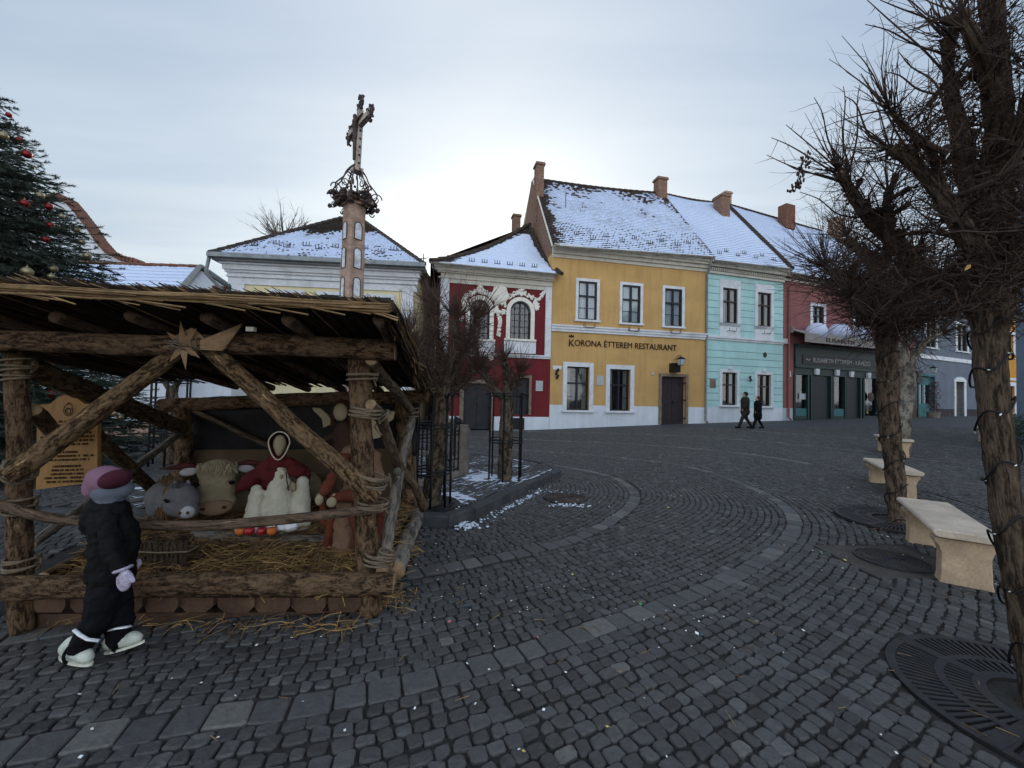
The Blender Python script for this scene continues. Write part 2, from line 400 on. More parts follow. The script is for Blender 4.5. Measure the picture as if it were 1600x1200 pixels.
# ================================================================ GROUND
rng = np.random.default_rng(5)
def g2(u, v): p = G(u, v); return (p.x, p.y)
def catmull(P, n=24):
    P = [np.array(p, float) for p in P]; P = [2*P[0]-P[1]]+P+[2*P[-1]-P[-2]]; out = []
    for i in range(1, len(P)-2):
        for k in range(n):
            t = k/n; out.append(.5*((2*P[i])+(-P[i-1]+P[i+1])*t+(2*P[i-1]-5*P[i]+4*P[i+1]-P[i+2])*t*t+(-P[i-1]+3*P[i]-3*P[i+1]+P[i+2])*t**3))
    out.append(P[-2]); return np.array(out)
def resample(P, step):
    d = np.r_[0, np.cumsum(np.linalg.norm(np.diff(P, axis=0), axis=1))]; n = max(2, int(d[-1]/step)); s = np.linspace(0, d[-1], n)
    return np.c_[np.interp(s, d, P[:, 0]), np.interp(s, d, P[:, 1])]
def smooth_line(P, it=60):
    for _ in range(it):
        Q = P.copy(); Q[1:-1] = .25*P[:-2]+.5*P[1:-1]+.25*P[2:]; P = Q
    return P
PA = [(-8, -.6), (-4.2, 1.0)]+[g2(*p) for p in ((150,1145),(400,1112),(560,1088),(680,1062),(800,1022),(890,995),(960,970),(1040,945),(1100,920),(1175,885),(1225,850),(1245,820),(1238,800),(1200,772),(1152,752),(1103,735),(1056,725),(960,714),(860,706))]+[(-3.5, 12.6), (-12, 14)]
PB = [(-6, 1.2), (-3, 2.6)]+[g2(*p) for p in ((680,890),(770,870),(860,855),(935,825),(975,800),(995,778),(985,760),(950,742),(870,727))]+[(-1.5, 11.2), (-9, 12.6)]
LA = smooth_line(resample(catmull(PA), .05), 120); LB = smooth_line(resample(catmull(PB), .05), 120)
def frames(L):
    t = np.gradient(L, axis=0); t /= np.linalg.norm(t, axis=1)[:, None]; return t, np.c_[t[:, 1], -t[:, 0]]   # normal points outward (right of travel)
def dist_to(P, L):
    Ls = L[::2]; out = np.full(len(P), 1e9); idx = np.zeros(len(P), int)
    for i in range(0, len(P), 4000):
        d = ((P[i:i+4000, None, :]-Ls[None])**2).sum(2); j = d.argmin(1); idx[i:i+4000] = j*2; out[i:i+4000] = np.sqrt(d[np.arange(len(j)), j])
    return out, idx
def side_of(P, L):
    d, j = dist_to(P, L); t, n = frames(L); v = P-L[j]; return d*np.sign((v*n[j]).sum(1))
ISL = .12
KERB = [(-6, 4.6), (-1.5, 4.80), (-.62, 4.86), (.1, 6.25), (.95, 7.75), (1.02, 8.15), (.75, 8.8), (.2, 9.35), (-1.0, 9.9), (-6, 10.4)]
def in_poly(P, poly):
    x, y = P[:, 0], P[:, 1]; c = np.zeros(len(P), bool); n = len(poly)
    for i in range(n):
        (x1, y1), (x2, y2) = poly[i], poly[(i+1) % n]
        with np.errstate(divide='ignore', invalid='ignore'):
            c ^= ((y1 > y) != (y2 > y)) & (x < (x2-x1)*(y-y1)/(y2-y1)+x1)
    return c
GRATES = [(G(1652, 1110), .66, .24), (G(1404, 812), .66, .26), (G(664, 787, ISL), .43, .17)]
MANH = [(G(883, 778), .33), (G(1393, 874), .30)]
STALL = [(-3.1, 2.72), (-.95, 3.05), (-1.28, 5.1), (-4.3, 5.0), (-4.3, 3.0)]
def keep(P, ymax=17.5):
    x, y = P[:, 0], P[:, 1]
    k = (y < ymax) & (y > .1) & (x < 1.34*y+3.5) & (x > -1.34*y-2)
    k &= ~in_poly(P, KERB) & ~in_poly(P, STALL)
    for c, r, h in GRATES[:2]: k &= np.hypot(x-c.x, y-c.y) > r+.02
    for c, r in MANH: k &= np.hypot(x-c.x, y-c.y) > r+.02
    k &= ~((np.abs(x-MANH[1][0].x) < .52) & (np.abs(y-MANH[1][0].y) < .42))
    return k
class Stones:
    def __init__(s): s.V = []; s.F4 = []; s.F8 = []; s.n = 0; s.tone = []; s.q = []
    def add(s, quad, tone, z=None, tilt=.0022): s.q.append((quad, tone, z, tilt))
    def mesh(s, name, mat, near=6.5, depth=.028, hgt=gz):
        vs = []; fs = []; tn = []; n = 0
        for quad, tone, z, tilt in s.q:
            c = quad.mean(0); zz = hgt(c[0], c[1]) if z is None else z
            tx, ty = rng.normal(0, tilt*4, 2); dz = rng.normal(0, tilt)
            e = quad-c
            if c[1] < near:
                ring = []
                for i in range(4):
                    a = e[i]; b = e[(i+1) % 4]; r = min(.24, rng.uniform(.009, .017)/max(.02, np.linalg.norm(b-a)))
                    ring += [a*(1-r)+b*r, a*r+b*(1-r)]
                ring = np.array(ring)*(1+rng.normal(0, .025, (8, 1)))
                ins = .0055/max(.03, np.abs(e).max())
                lv = ((1.0, -depth), (1.0, -.008), (1-ins, -.0015), (1-ins*2.4, 0.0))
            else:
                ring = e*(1+rng.normal(0, .03, (4, 1))); ins = .011/max(.03, np.abs(e).max()); lv = ((1.0, -depth), (1.0, -.007), (1-ins*1.1, 0))
            k = len(ring)
            for sc_, dzz in lv:
                for p in ring:
                    q = p*sc_; vs.append((c[0]+q[0], c[1]+q[1], zz+dz+dzz+q[0]*tx+q[1]*ty+(rng.normal(0, .0011) if dzz > -.005 else 0)))
                    tn.append(tone)
            for li in range(len(lv)-1):
                A = n+li*k
                for j in range(k): fs.append((A+j, A+(j+1) % k, A+k+(j+1) % k, A+k+j))
            A = n+(len(lv)-1)*k
            if k == 8:
                vs.append((c[0], c[1], zz+dz+rng.normal(.0, .0012))); tn.append(tone); m = n+len(lv)*k
                for j in range(k): fs.append((A+j, A+(j+1) % k, m))
                n = m+1
            else: fs.append(tuple(A+j for j in range(k))); n += len(lv)*k
        me = bpy.data.meshes.new(name); me.from_pydata(vs, [], fs)
        at = me.attributes.new('tone', 'FLOAT', 'POINT'); at.data.foreach_set('value', tn)
        me.materials.append(M[mat]); me.update(); o = bpy.data.objects.new(name, me); COL.objects.link(o); return o
def course(L, d0, wd, l0, l1, ok, tone, S, gap=.008, jit=.0055):
    t, n = frames(L); C = L+n*d0
    if abs(d0) > .2:
        dd, _ = dist_to(C, L); good = dd > abs(d0)-.03
    else: good = np.ones(len(C), bool)
    # split in runs
    i = 0; N = len(C)
    while i < N:
        if not good[i]: i += 1; continue
        j = i
        while j+1 < N and good[j+1]: j += 1
        seg = C[i:j+1]; i = j+1
        if len(seg) < 4: continue
        ds = np.r_[0, np.cumsum(np.linalg.norm(np.diff(seg, axis=0), axis=1))]; T = ds[-1]; p = rng.uniform(0, l1); cuts = []
        while p < T: cuts.append(p); p += rng.uniform(l0, l1)
        cuts = np.array(cuts)
        if len(cuts) < 2: continue
        X = np.c_[np.interp(cuts, ds, seg[:, 0]), np.interp(cuts, ds, seg[:, 1])]
        mid = (X[1:]+X[:-1])/2; ke = ok(mid)
        for k in np.nonzero(ke)[0]:
            a, b = X[k], X[k+1]; tt = b-a; ln = np.linalg.norm(tt)
            if ln < .04: continue
            tt /= ln; nn = np.array([tt[1], -tt[0]]); w = (wd-gap)/2*rng.uniform(.93, 1.03); o = rng.normal(0, .003); g = gap/2
            q = np.array([a+tt*g-nn*(w+o), b-tt*g-nn*(w+o), b-tt*g+nn*(w-o), a+tt*g+nn*(w-o)])+rng.normal(0, jit, (4, 2))
            S.add(q[::-1] if False else q, float(np.clip(tone+rng.normal(0, .2), 0, 1)))
S = Stones(); BW = .18; RW = .080
fsz = lambda P: keep(P)
dA = lambda P: side_of(P, LA); dB = lambda P: side_of(P, LB)
course(LA, 0, BW, .15, .215, keep, .80, S, .010, .005)
course(LB, 0, BW, .15, .215, keep, .80, S, .010, .005)
k = 0; d = BW/2+RW/2
BANDS = (2.55, 5.4, 8.6)
while d < 22:
    w = RW*rng.uniform(.93, 1.12) if d < 4.6 else (.10 if d < 8 else .13)
    isb = [b for b in BANDS if b <= d < b+w*1.01]
    if isb:
        course(LA, d+.08, .26, .2, .3, lambda P: keep(P) & (P[:, 1] > 9.0), .93, S, .014)
        course(LA, d+.035, .078, .07, .11, lambda P: keep(P) & (P[:, 1] <= 9.0), .45, S); course(LA, d+.115, .078, .07, .11, lambda P: keep(P) & (P[:, 1] <= 9.0), .45, S); course(LA, d+.195, .078, .07, .11, lambda P: keep(P) & (P[:, 1] <= 9.0), .45, S)
        d += .265; continue
    course(LA, d, w, w*.85, w*1.35, keep, .45, S); d += w
d = BW/2+RW/2
while d < 3.6:
    course(LA, -d, RW, .065, .108, lambda P: keep(P) & (dB(P) > BW/2+.03), .42, S); d += RW
d = BW/2+RW/2
while d < 5:
    course(LB, -d, RW, .065, .108, keep, .42, S); d += RW
for c, r, h in GRATES[:1]:                                            # setts laid round the near grate
    pass
paving = S.mesh('cobblestone_paving', 'cobble'); tag(paving, kind='structure')
# island stones
S2 = Stones()
ax = np.array([1.5, 2.9]); ax /= np.linalg.norm(ax); nx = np.array([-ax[1], ax[0]]); o0 = np.array([-.62, 4.86])
kin = [(-5.8, 4.9), (-1.5, 4.95), (-.72, 5.02), (.0, 6.4), (.80, 7.8), (.86, 8.12), (.62, 8.65), (.1, 9.18), (-1.0, 9.7), (-5.8, 10.2)]
b = .1
while b < 7:
    a = -6.0+rng.uniform(0, .1)
    while a < 8:
        l = rng.uniform(.15, .24); c = o0+ax*(a+l/2)+nx*b; P = c[None]
        if in_poly(P, kin)[0] and math.hypot(c[0]-GRATES[2][0].x, c[1]-GRATES[2][0].y) > .45 and not in_poly(P, STALL)[0]:
            g = .008; w = .13/2-g; h = l/2-g
            q = np.array([c-ax*h-nx*w, c+ax*h-nx*w, c+ax*h+nx*w, c-ax*h+nx*w])+rng.normal(0, .005, (4, 2))
            S2.add(q[::-1][[3, 2, 1, 0]], float(np.clip(.4+rng.normal(0, .2), 0, 1)), ISL)
        a += l
    b += .13
isl_p = S2.mesh('island_paving', 'cobble', near=9); tag(isl_p, kind='structure')
mb = MB(); mb.prism([V((x, y, ISL-.018)) for x, y in kin[::-1]], (0, 0, -.2)); tag(mb.build('island_ground', 'mortar'), kind='structure')
# kerb stones
KL = resample(catmull(KERB[:-1], 10), .03); ds = np.r_[0, np.cumsum(np.linalg.norm(np.diff(KL, axis=0), axis=1))]
mb = MB(); p = 0
while p < ds[-1]-.3:
    l = random.uniform(.38, .62); A = np.array([np.interp(p+.008, ds, KL[:, 0]), np.interp(p+.008, ds, KL[:, 1])]); B = np.array([np.interp(p+l-.008, ds, KL[:, 0]), np.interp(p+l-.008, ds, KL[:, 1])])
    t = (B-A)/np.linalg.norm(B-A); n = np.array([-t[1], t[0]])*.15; z = ISL+.012+random.uniform(-.008, .008); pts = []
    j = lambda: random.uniform(-.008, .008)
    for zz, s_ in ((-.05, 0), (z-.02, 0), (z, .018)):
        for q in (A+t*s_+n*s_/.15, B-t*s_+n*s_/.15, B-t*s_+n*(1-s_/.15), A+t*s_+n*(1-s_/.15)): pts.append(V((q[0]+j(), q[1]+j(), zz+j()*.4)))
    i0 = mb.add(pts)
    for lv in (0, 4):
        for i in range(4): mb.face((i0+lv+i, i0+lv+(i+1) % 4, i0+lv+4+(i+1) % 4, i0+lv+4+i))
    mb.face((i0+8, i0+9, i0+10, i0+11)); p += l
kb = mb.build('island_kerb', 'granite', smooth=False); tag(kb, kind='structure')
# base sheet out to the horizon
mb = MB(); xs = sorted(set([-400, -200, -120, -80, -60]+list(np.arange(-44, 60.1, 1.0))+[70, 90, 140, 260, 400])); ys = sorted(set([-30, -10]+list(np.arange(-3, 45.1, .75))+[50, 60, 80, 120, 200, 400, 700]))
for y in ys:
    for x in xs: mb.v.append((x, y, gz(x, y)-(.020 if (y < 17.3 and -1.34*y-3.5 < x < 1.34*y+5) else .004)))
nx_ = len(xs)
for j in range(len(ys)-1):
    for i in range(nx_-1):
        m = 0 if (ys[j+1] < 17.4 and -1.34*ys[j+1]-4 < xs[i] and xs[i+1] < 1.34*ys[j+1]+5.5) else 1
        mb.face((j*nx_+i, j*nx_+i+1, (j+1)*nx_+i+1, (j+1)*nx_+i), None, m)
tag(mb.build('ground', ['mortar', 'far_paving'], smooth=True), kind='structure')
# repaired square of concrete round the right manhole
c = MANH[1][0]; mb = MB(); mb.box(c.x-.5, c.x+.5, c.y-.4, c.y+.4, -.05, c.z-.012)
vary('concrete_dark', (.062, .056, .052), .3, 5, .85, .6, 50, .006, (.035, .033, .032)); tag(mb.build('concrete_patch', 'concrete_dark'), kind='structure')
# ---- manhole covers
def manhole(c, r, label, mat):
    t = thing('manhole_cover', label, 'manhole cover', c, 'manhole covers')
    mb = MB(); z = c.z
    mb.lathe((c.x, c.y, 0), [(r, z-.05), (r, z+.006), (r*.93, z+.008), (r*.93, z-.004)], 40); mb.build('frame', 'grate', t)
    mb = MB(); prof = [(r*.92, z-.03), (r*.92, z)]
    k = 9
    for i in range(k):
        a = r*.90*(1-i/k); prof += [(a, z+.0), (a-.004, z+.007), (a-r*.045, z+.007), (a-r*.05, z)]
    prof += [(.002, z)]
    mb.lathe((c.x, c.y, 0), [(max(a, .002), b) for a, b in prof], 40); mb.build('lid', mat, t)
manhole(MANH[0][0], MANH[0][1], 'rusty manhole cover beside the snowy kerb with snow crumbs at its edge', 'ironrust')
manhole(MANH[1][0], MANH[1][1], 'dark ringed manhole cover set in a concrete patch beside the nearest stone bench', 'grate')
# ---- tree grates
def tree_grate(c, R, hole, label, seed, big=True):
    t = thing('tree_grate', label, 'tree grate', c, 'round iron tree grates'); z = c.z
    mb = MB(); rings = [(R, R-.045), (R-.215, R-.255), (hole+.055, hole)] if big else [(R, R-.03), (R-.13, R-.15), (hole+.03, hole)]
    for ro, ri in rings: mb.lathe((c.x, c.y, 0), [(ri, z-.035), (ro, z-.035), (ro, z+.002), (ri, z+.002), (ri, z-.035)], 64)
    for (ro, ri), nb in (((rings[0][1], rings[1][0]), 92), ((rings[1][1], rings[2][0]), 62)):
        for i in range(nb):
            a = 2*math.pi*i/nb; w = math.pi*(ro+ri)/nb*.52/1.0/2; d = V((math.cos(a), math.sin(a), 0)); e = V((-d.y, d.x, 0)); cc = V((c.x, c.y, 0))
            wi, wo = w*ri/((ro+ri)/2), w*ro/((ro+ri)/2)
            P = [cc+d*(ri-.004)-e*wi, cc+d*(ro+.004)-e*wo, cc+d*(ro+.004)+e*wo, cc+d*(ri-.004)+e*wi]
            mb.box8([p+V((0, 0, z-.03)) for p in P]+[p+V((0, 0, z)) for p in P])
    for a in (0, math.pi/2, math.pi, 3*math.pi/2):
        a += .35; d = V((math.cos(a), math.sin(a), 0)); e = V((-d.y, d.x, 0)); cc = V((c.x, c.y, 0)); P = [cc+d*hole-e*.03, cc+d*(R-.01)-e*.03, cc+d*(R-.01)+e*.03, cc+d*hole+e*.03]
        mb.box8([p+V((0, 0, z-.033)) for p in P]+[p+V((0, 0, z+.0035)) for p in P])
    mb.build('grille', 'grate', t)
    mb = MB(); mb.lathe((c.x, c.y, 0), [(R-.005, z-.075), (.002, z-.065)], 40)
    for k in range(90):
        a = random.uniform(0, 6.28); r = random.uniform(0, hole); mb.ell((c.x+r*math.cos(a), c.y+r*math.sin(a), z-.06), random.uniform(.01, .03), su=6, sv=4)
    mb.build('soil', 'rust_soil', t)
tree_grate(GRATES[0][0], .66, .24, 'large round slotted iron tree grate in the near right corner of the cobbles', 1)
tree_grate(GRATES[1][0], .66, .26, 'round iron tree grate around the second tree, behind the nearest stone bench', 2)
tree_grate(GRATES[2][0], .43, .17, 'round iron grate under the caged tree next to the wooden stable', 3, False)
# ---- snow lying in the joints of the island, and crumbs along the kerb
mb = MB(); rs = random.Random(3)
def snowgrid(x0, x1, y0, y1, st, test, z, amp):
    nx = int((x1-x0)/st); ny = int((y1-y0)/st); idx = {}
    for j in range(ny+1):
        for i in range(nx+1):
            x = x0+i*st; y = y0+j*st; h = test(x, y)
            if h is not None: idx[i, j] = mb.add([(x+rs.uniform(-.3, .3)*st, y+rs.uniform(-.3, .3)*st, z+min(amp, max(-.012, h)))])
    for j in range(ny):
        for i in range(nx):
            q = [idx.get(k) for k in ((i, j), (i+1, j), (i+1, j+1), (i, j+1))]
            if None not in q: mb.face(q)
def isl_snow(x, y):
    if not in_poly(np.array([[x, y]]), kin)[0]: return None
    p = V((x, y, 0)); n = mn.fractal(p*1.1, 1, 2, 5)+.35*mn.fractal(p*7, 1, 2, 3)
    b = .10+.10*math.exp(-((x-.2)**2+(y-7.6)**2)/1.6)+.05*math.exp(-((x+.1)**2+(y-6.2)**2)/2)
    if math.hypot(x-GRATES[2][0].x, y-GRATES[2][0].y) < .45: return None
    v = (n+b-.22)
    if v < -.30: return None
    return -.0065+.03*max(0, v-.02)
snowgrid(-5.5, 1, 4.9, 10, .03, isl_snow, ISL-.001, .009)
sn = mb.build('snow_patches', 'snow', smooth=True); tag(sn, 'thin snow in the joints of the raised paving under the caged trees', 'snow', kind='stuff')
mb = MB()
def crumbs(cx, cy, sx, sy, n, r0, r1, rot=0, z=0):
    for _ in range(n):
        a, b = rs.gauss(0, sx), rs.gauss(0, sy); x = cx+a*math.cos(rot)-b*math.sin(rot); y = cy+a*math.sin(rot)+b*math.cos(rot); r = rs.uniform(r0, r1)
        mb.ell((x, y, gz(x, y)+z+r*.25), (r, r*rs.uniform(.6, 1), r*.45), Matrix.Rotation(rs.uniform(0, 3), 3, 'Z'), su=6, sv=4)
c = MANH[0][0]; crumbs(c.x+.02, c.y-.42, .18, .05, 60, .006, .022); crumbs(.1, 5.9, .55, .04, 95, .006, .024, math.atan2(2.9, 1.5)); crumbs(-.5, 4.85, .1, .06, 60, .01, .03)
crumbs(c.x-.1, c.y+.4, .25, .08, 40, .006, .014)
tag(mb.build('snow_crumbs', 'snow', smooth=True), 'crumbs of snow on the cobbles along the kerb and the rusty manhole', 'snow', kind='stuff')
# ---- litter: confetti, paper scraps and stray straws on the cobbles
mats = ['lit_white', 'lit_yellow', 'lit_pink', 'lit_blue', 'lit_green', 'reed']; mb = MB()
clus = [(rs.uniform(-2, 8), rs.uniform(1.5, 9)) for _ in range(26)]
for _ in range(760):
    y = 1.2+12*rs.random()**1.6; x = rs.uniform(-1.3, 1.35)*y
    if rs.random() < .5: q_ = rs.choice(clus); x = q_[0]+rs.gauss(0, .35); y = max(1.2, q_[1]+rs.gauss(0, .3))
    if in_poly(np.array([[x, y]]), STALL)[0] or in_poly(np.array([[x, y]]), KERB)[0] or x < -2.2 and rs.random() < .8: continue
    m = rs.choices(range(6), (9, .5, .35, .15, .15, 5))[0]
    r = rs.uniform(.003, .007) if m == 0 else rs.uniform(.006, .014); a = rs.uniform(0, 6.28); z = gz(x, y)+.008+rs.uniform(0, .004)
    if rs.random() < .03: r *= 2.2
    if m == 5:
        d = V((math.cos(a), math.sin(a), rs.uniform(-.05, .05)))*rs.uniform(.02, .11); mb.tube([(x, y, z), V((x, y, z))+d], .0018, 3, m=5)
    else:
        e1 = V((math.cos(a), math.sin(a), rs.uniform(-.3, .3)))*r; e2 = V((-math.sin(a), math.cos(a), rs.uniform(-.3, .3)))*r*rs.uniform(.5, 1); cc = V((x, y, z))
        mb.box8([cc-e1-e2, cc+e1-e2, cc+e1+e2, cc-e1+e2]+[q+V((0, 0, .0015)) for q in (cc-e1-e2, cc+e1-e2, cc+e1+e2, cc-e1+e2)], m)
tag(mb.build('litter', mats), 'tiny paper scraps, confetti and straws strewn over the cobbles', 'litter', kind='stuff')
# ================================================================ BUILDINGS
BASE0 = W(858, 672, 18.1)
F1 = Frame((BASE0.x, 18.1), 12)                     # red + yellow
sy1 = F1.sat(1103); c2 = F1(sy1, 0, 0); F2 = Frame((c2.x, c2.y), 16)   # mint
sm1 = F2.sat(1223); c3 = F2(sm1, 0, 0); F3 = Frame((c3.x, c3.y), 20)   # restaurant
sr1 = F3.sat(1428); c4 = F3(sr1, 0, 0); F4 = Frame((c4.x, c4.y), 24)   # grey
def rect(F, u0, v0, u1, v1, n=0.0):
    """pixel box -> s0, s1, z0, z1 on the facade plane"""
    um, vm = (u0+u1)/2, (v0+v1)/2
    s0 = F.px(u0, vm, n)[0]; s1 = F.px(u1, vm, n)[0]; z1 = F.px(um, v0, n)[1]; z0 = F.px(um, v1, n)[1]
    return s0, s1, z0, z1
def wall(F, s0, s1, z0, z1, holes, name, mats, parent, rev=.22, zsplit=None, n=0.0, back=None):
    """front face with openings and their reveals; zsplit = top of the plinth (second material)"""
    mb = MB(); S_ = sorted({s0, s1}|{h[0] for h in holes}|{h[1] for h in holes}); Z_ = sorted({z0, z1}|{h[2] for h in holes}|{h[3] for h in holes}|({zsplit} if zsplit else set()))
    S_ = [x for x in S_ if s0 <= x <= s1]; Z_ = [x for x in Z_ if z0 <= x <= z1]
    for i in range(len(S_)-1):
        for j in range(len(Z_)-1):
            a, b, c, d = S_[i], S_[i+1], Z_[j], Z_[j+1]; ms, mz = (a+b)/2, (c+d)/2
            if any(h[0] < ms < h[1] and h[2] < mz < h[3] for h in holes): continue
            m = 1 if (zsplit and mz < zsplit) else 0
            mb.poly([F(a, n, c), F(b, n, c), F(b, n, d), F(a, n, d)], m)
    for h in holes:
        a, b, c, d = h[:4]; r = h[4] if len(h) > 4 else rev
        for q in ((a, c, a, d), (b, d, b, c), (a, d, b, d), (b, c, a, c)):
            mb.poly([F(q[0], n, q[1]), F(q[2], n, q[3]), F(q[2], n-r, q[3]), F(q[0], n-r, q[1])], 0)
    if back:
        D = back
        for a, sgn in ((s0, 1), (s1, -1)): mb.poly([F(a, n-D, z0), F(a, n, z0), F(a, n, z1), F(a, n-D, z1)], 0)
        mb.poly([F(s1, n-D, z0), F(s0, n-D, z0), F(s0, n-D, z1), F(s1, n-D, z1)], 0)
    return mb.build(name, mats, parent)
def fbox(mb, F, s0, s1, n0, n1, z0, z1, m=0): mb.box(s0, s1, n0, n1, z0, z1, m, T=F)
def frame_ring(F, s0, s1, z0, z1, w, n0, n1, wb=None, wt=None):
    mb = MB(); wb = w if wb is None else wb; wt = w if wt is None else wt
    fbox(mb, F, s0-w, s0, n0, n1, z0-wb, z1+wt); fbox(mb, F, s1, s1+w, n0, n1, z0-wb, z1+wt); fbox(mb, F, s0, s1, n0, n1, z1, z1+wt)
    if wb > 0: fbox(mb, F, s0, s1, n0, n1, z0-wb, z0)
    return mb
def window(F, r, root, surround=.14, fmat='frame_dark', rev=.20, cur='curtain', trans=.66, mull=True, name='window', sur='trim', bars=0, sill=True, curt=.34, ajar=False, n=0.0):
    """r = opening s0,s1,z0,z1. window > surround, pane, curtain, sill"""
    s0, s1, z0, z1 = r; mb = MB(); f = .06; y0, y1 = n-rev-.03, n-rev+.045
    fbox(mb, F, s0, s0+f, y0, y1, z0, z1); fbox(mb, F, s1-f, s1, y0, y1, z0, z1); fbox(mb, F, s0+f, s1-f, y0, y1, z0, z0+f); fbox(mb, F, s0+f, s1-f, y0, y1, z1-f, z1)
    zt = z0+(z1-z0)*trans; sm = (s0+s1)/2
    if trans < 1: fbox(mb, F, s0+f, s1-f, y0, y1+.012, zt-f*.6, zt+f*.6)
    if mull:
        fbox(mb, F, sm-f*.65, sm+f*.65, y0, y1+.008, z0+f, zt-f*.6 if trans < 1 else z1-f)
        if trans < 1: fbox(mb, F, sm-f*.65, sm+f*.65, y0, y1+.008, zt+f*.6, z1-f)
    for k in range(bars):
        zb = z0+(zt-z0)*(k+1)/(bars+1); fbox(mb, F, s0+f, s1-f, y0+.02, y1-.02, zb-.012, zb+.012)
    w_ = mb.build(name, fmat, root)
    if surround:
        frame_ring(F, s0, s1, z0, z1, surround, n-.02, n+.035, 0 if sill else None).build('surround', sur, w_)
    if sill:
        mb = MB(); e = surround+.04; fbox(mb, F, s0-e, s1+e, n-.02, n+.10, z0-.09, z0-.002); mb.build('sill', sur, w_)
    mb = MB(); mb.poly([F(s0+f*.5, n-rev-.012, z0+f*.5), F(s1-f*.5, n-rev-.012, z0+f*.5), F(s1-f*.5, n-rev-.012, z1-f*.5), F(s0+f*.5, n-rev-.012, z1-f*.5)]); mb.build('pane', 'glass', w_)
    if cur:
        mb = MB(); W_ = s1-s0
        for a, b in ((s0+f, s0+f+W_*curt), (s1-f-W_*curt, s1-f)):
            K = 10
            for k in range(K):
                x0, x1 = a+(b-a)*k/K, a+(b-a)*(k+1)/K; d0, d1 = (.03 if k % 2 else 0), (0 if k % 2 else .03)
                mb.poly([F(x0, n-rev-.10-d0, z0+.04), F(x1, n-rev-.10-d1, z0+.04), F(x1, n-rev-.10-d1, z1-.04), F(x0, n-rev-.10-d0, z1-.04)])
        mb.build('curtain', cur, w_)
    return w_
def rooms(F, s0, s1, z0, z1, root, n=-.55):
    mb = MB(); mb.poly([F(s0, n, z0), F(s1, n, z0), F(s1, n, z1), F(s0, n, z1)]); mb.poly([F(s0, n, z0), F(s1, n, z0), F(s1, -.23, z0), F(s0, -.23, z0)]); return mb.build('interior', 'dark_room', root)
def leafdoor(F, r, root, mat='door_dark', jamb=.16, jm='stonejamb', rev=.14, hinge=True, name='door'):
    s0, s1, z0, z1 = r; sm = (s0+s1)/2; mb = MB()
    fbox(mb, F, s0, sm-.008, -rev-.05, -rev, z0, z1); fbox(mb, F, sm+.008, s1, -rev-.05, -rev, z0, z1)
    for a, b in ((s0, sm), (sm, s1)):
        for k in range(3): fbox(mb, F, a+.03, b-.03, -rev-.01, -rev+.018, z0+(z1-z0)*(.10+.38*k), z0+(z1-z0)*(.10+.38*k)+.055)
        K = 5
        for k in range(1, K): x = a+(b-a)*k/K; fbox(mb, F, x-.004, x+.004, -rev-.01, -rev+.006, z0+.02, z1-.02)
    d = mb.build(name, mat, root)
    if jamb: frame_ring(F, s0, s1, z0, z1, jamb, -.03, .05, 0).build('jamb', jm, d)
    if hinge:
        mb = MB()
        for s_ in (s0-.02, s1-.04):
            for k in (.12, .5, .86): fbox(mb, F, s_, s_+.06, -rev, .06, z0+(z1-z0)*k, z0+(z1-z0)*k+.05)
        mb.build('hinge', 'iron', d)
    mb = MB(); fbox(mb, F, sm+.03, sm+.06, -rev, -rev+.05, z0+1.0, z0+1.14); mb.build('handle', 'iron', d)
    return d
def roof_face(mb, P, u0=0.0, nu=26, nv=20, ch=.17, sag=.0, bare=None):
    """P: eave-left, eave-right, top-right, top-left world points; stepped courses, UV in metres"""
    a, b, c, d = P; H = ((d-a).length+(c-b).length)/2; Wd = (b-a).length; rows = max(3, int(H/ch)); nrm = (b-a).cross(d-a).normalized()
    if nrm.z < 0: nrm = -nrm
    for i in range(rows):
        for lv in range(2):
            pass
        t0, t1 = i/rows, (i+1)/rows
        for j in range(nu):
            w0, w1 = j/nu, (j+1)/nu
            def q(t, w, h):
                L = a.lerp(d, t); R = b.lerp(c, t); p = L.lerp(R, w); s_ = math.sin(math.pi*w)*sag*(.3+.7*t)
                return p+nrm*(h+.012*mn.noise(V((p.x*1.3, p.y*1.3, p.z*1.3))))-V((0, 0, s_+sag*.6*mn.noise(V((w*3.1, t*2.2, u0)))))
            uv = tuple((u0+Wd*ww, H*tt) for tt, ww in ((t0, w0), (t0, w1), (t1, w1), (t1, w0)))
            mb.poly([q(t0, w0, .038), q(t0, w1, .038), q(t1, w1, .004), q(t1, w0, .004)], 0, uv)
            mb.poly([q(t0, w0, .0), q(t0, w1, .0), q(t0, w1, .038), q(t0, w0, .038)], 0, tuple((x, t0*H+.001) for x, _ in (uv[0], uv[1], uv[1], uv[0])))
def bare_attr(o, fn):
    me = o.data; at = me.attributes.new('bare', 'FLOAT', 'POINT'); L = ORG[o.as_pointer()]
    at.data.foreach_set('value', [fn(v.co+L) for v in me.vertices])
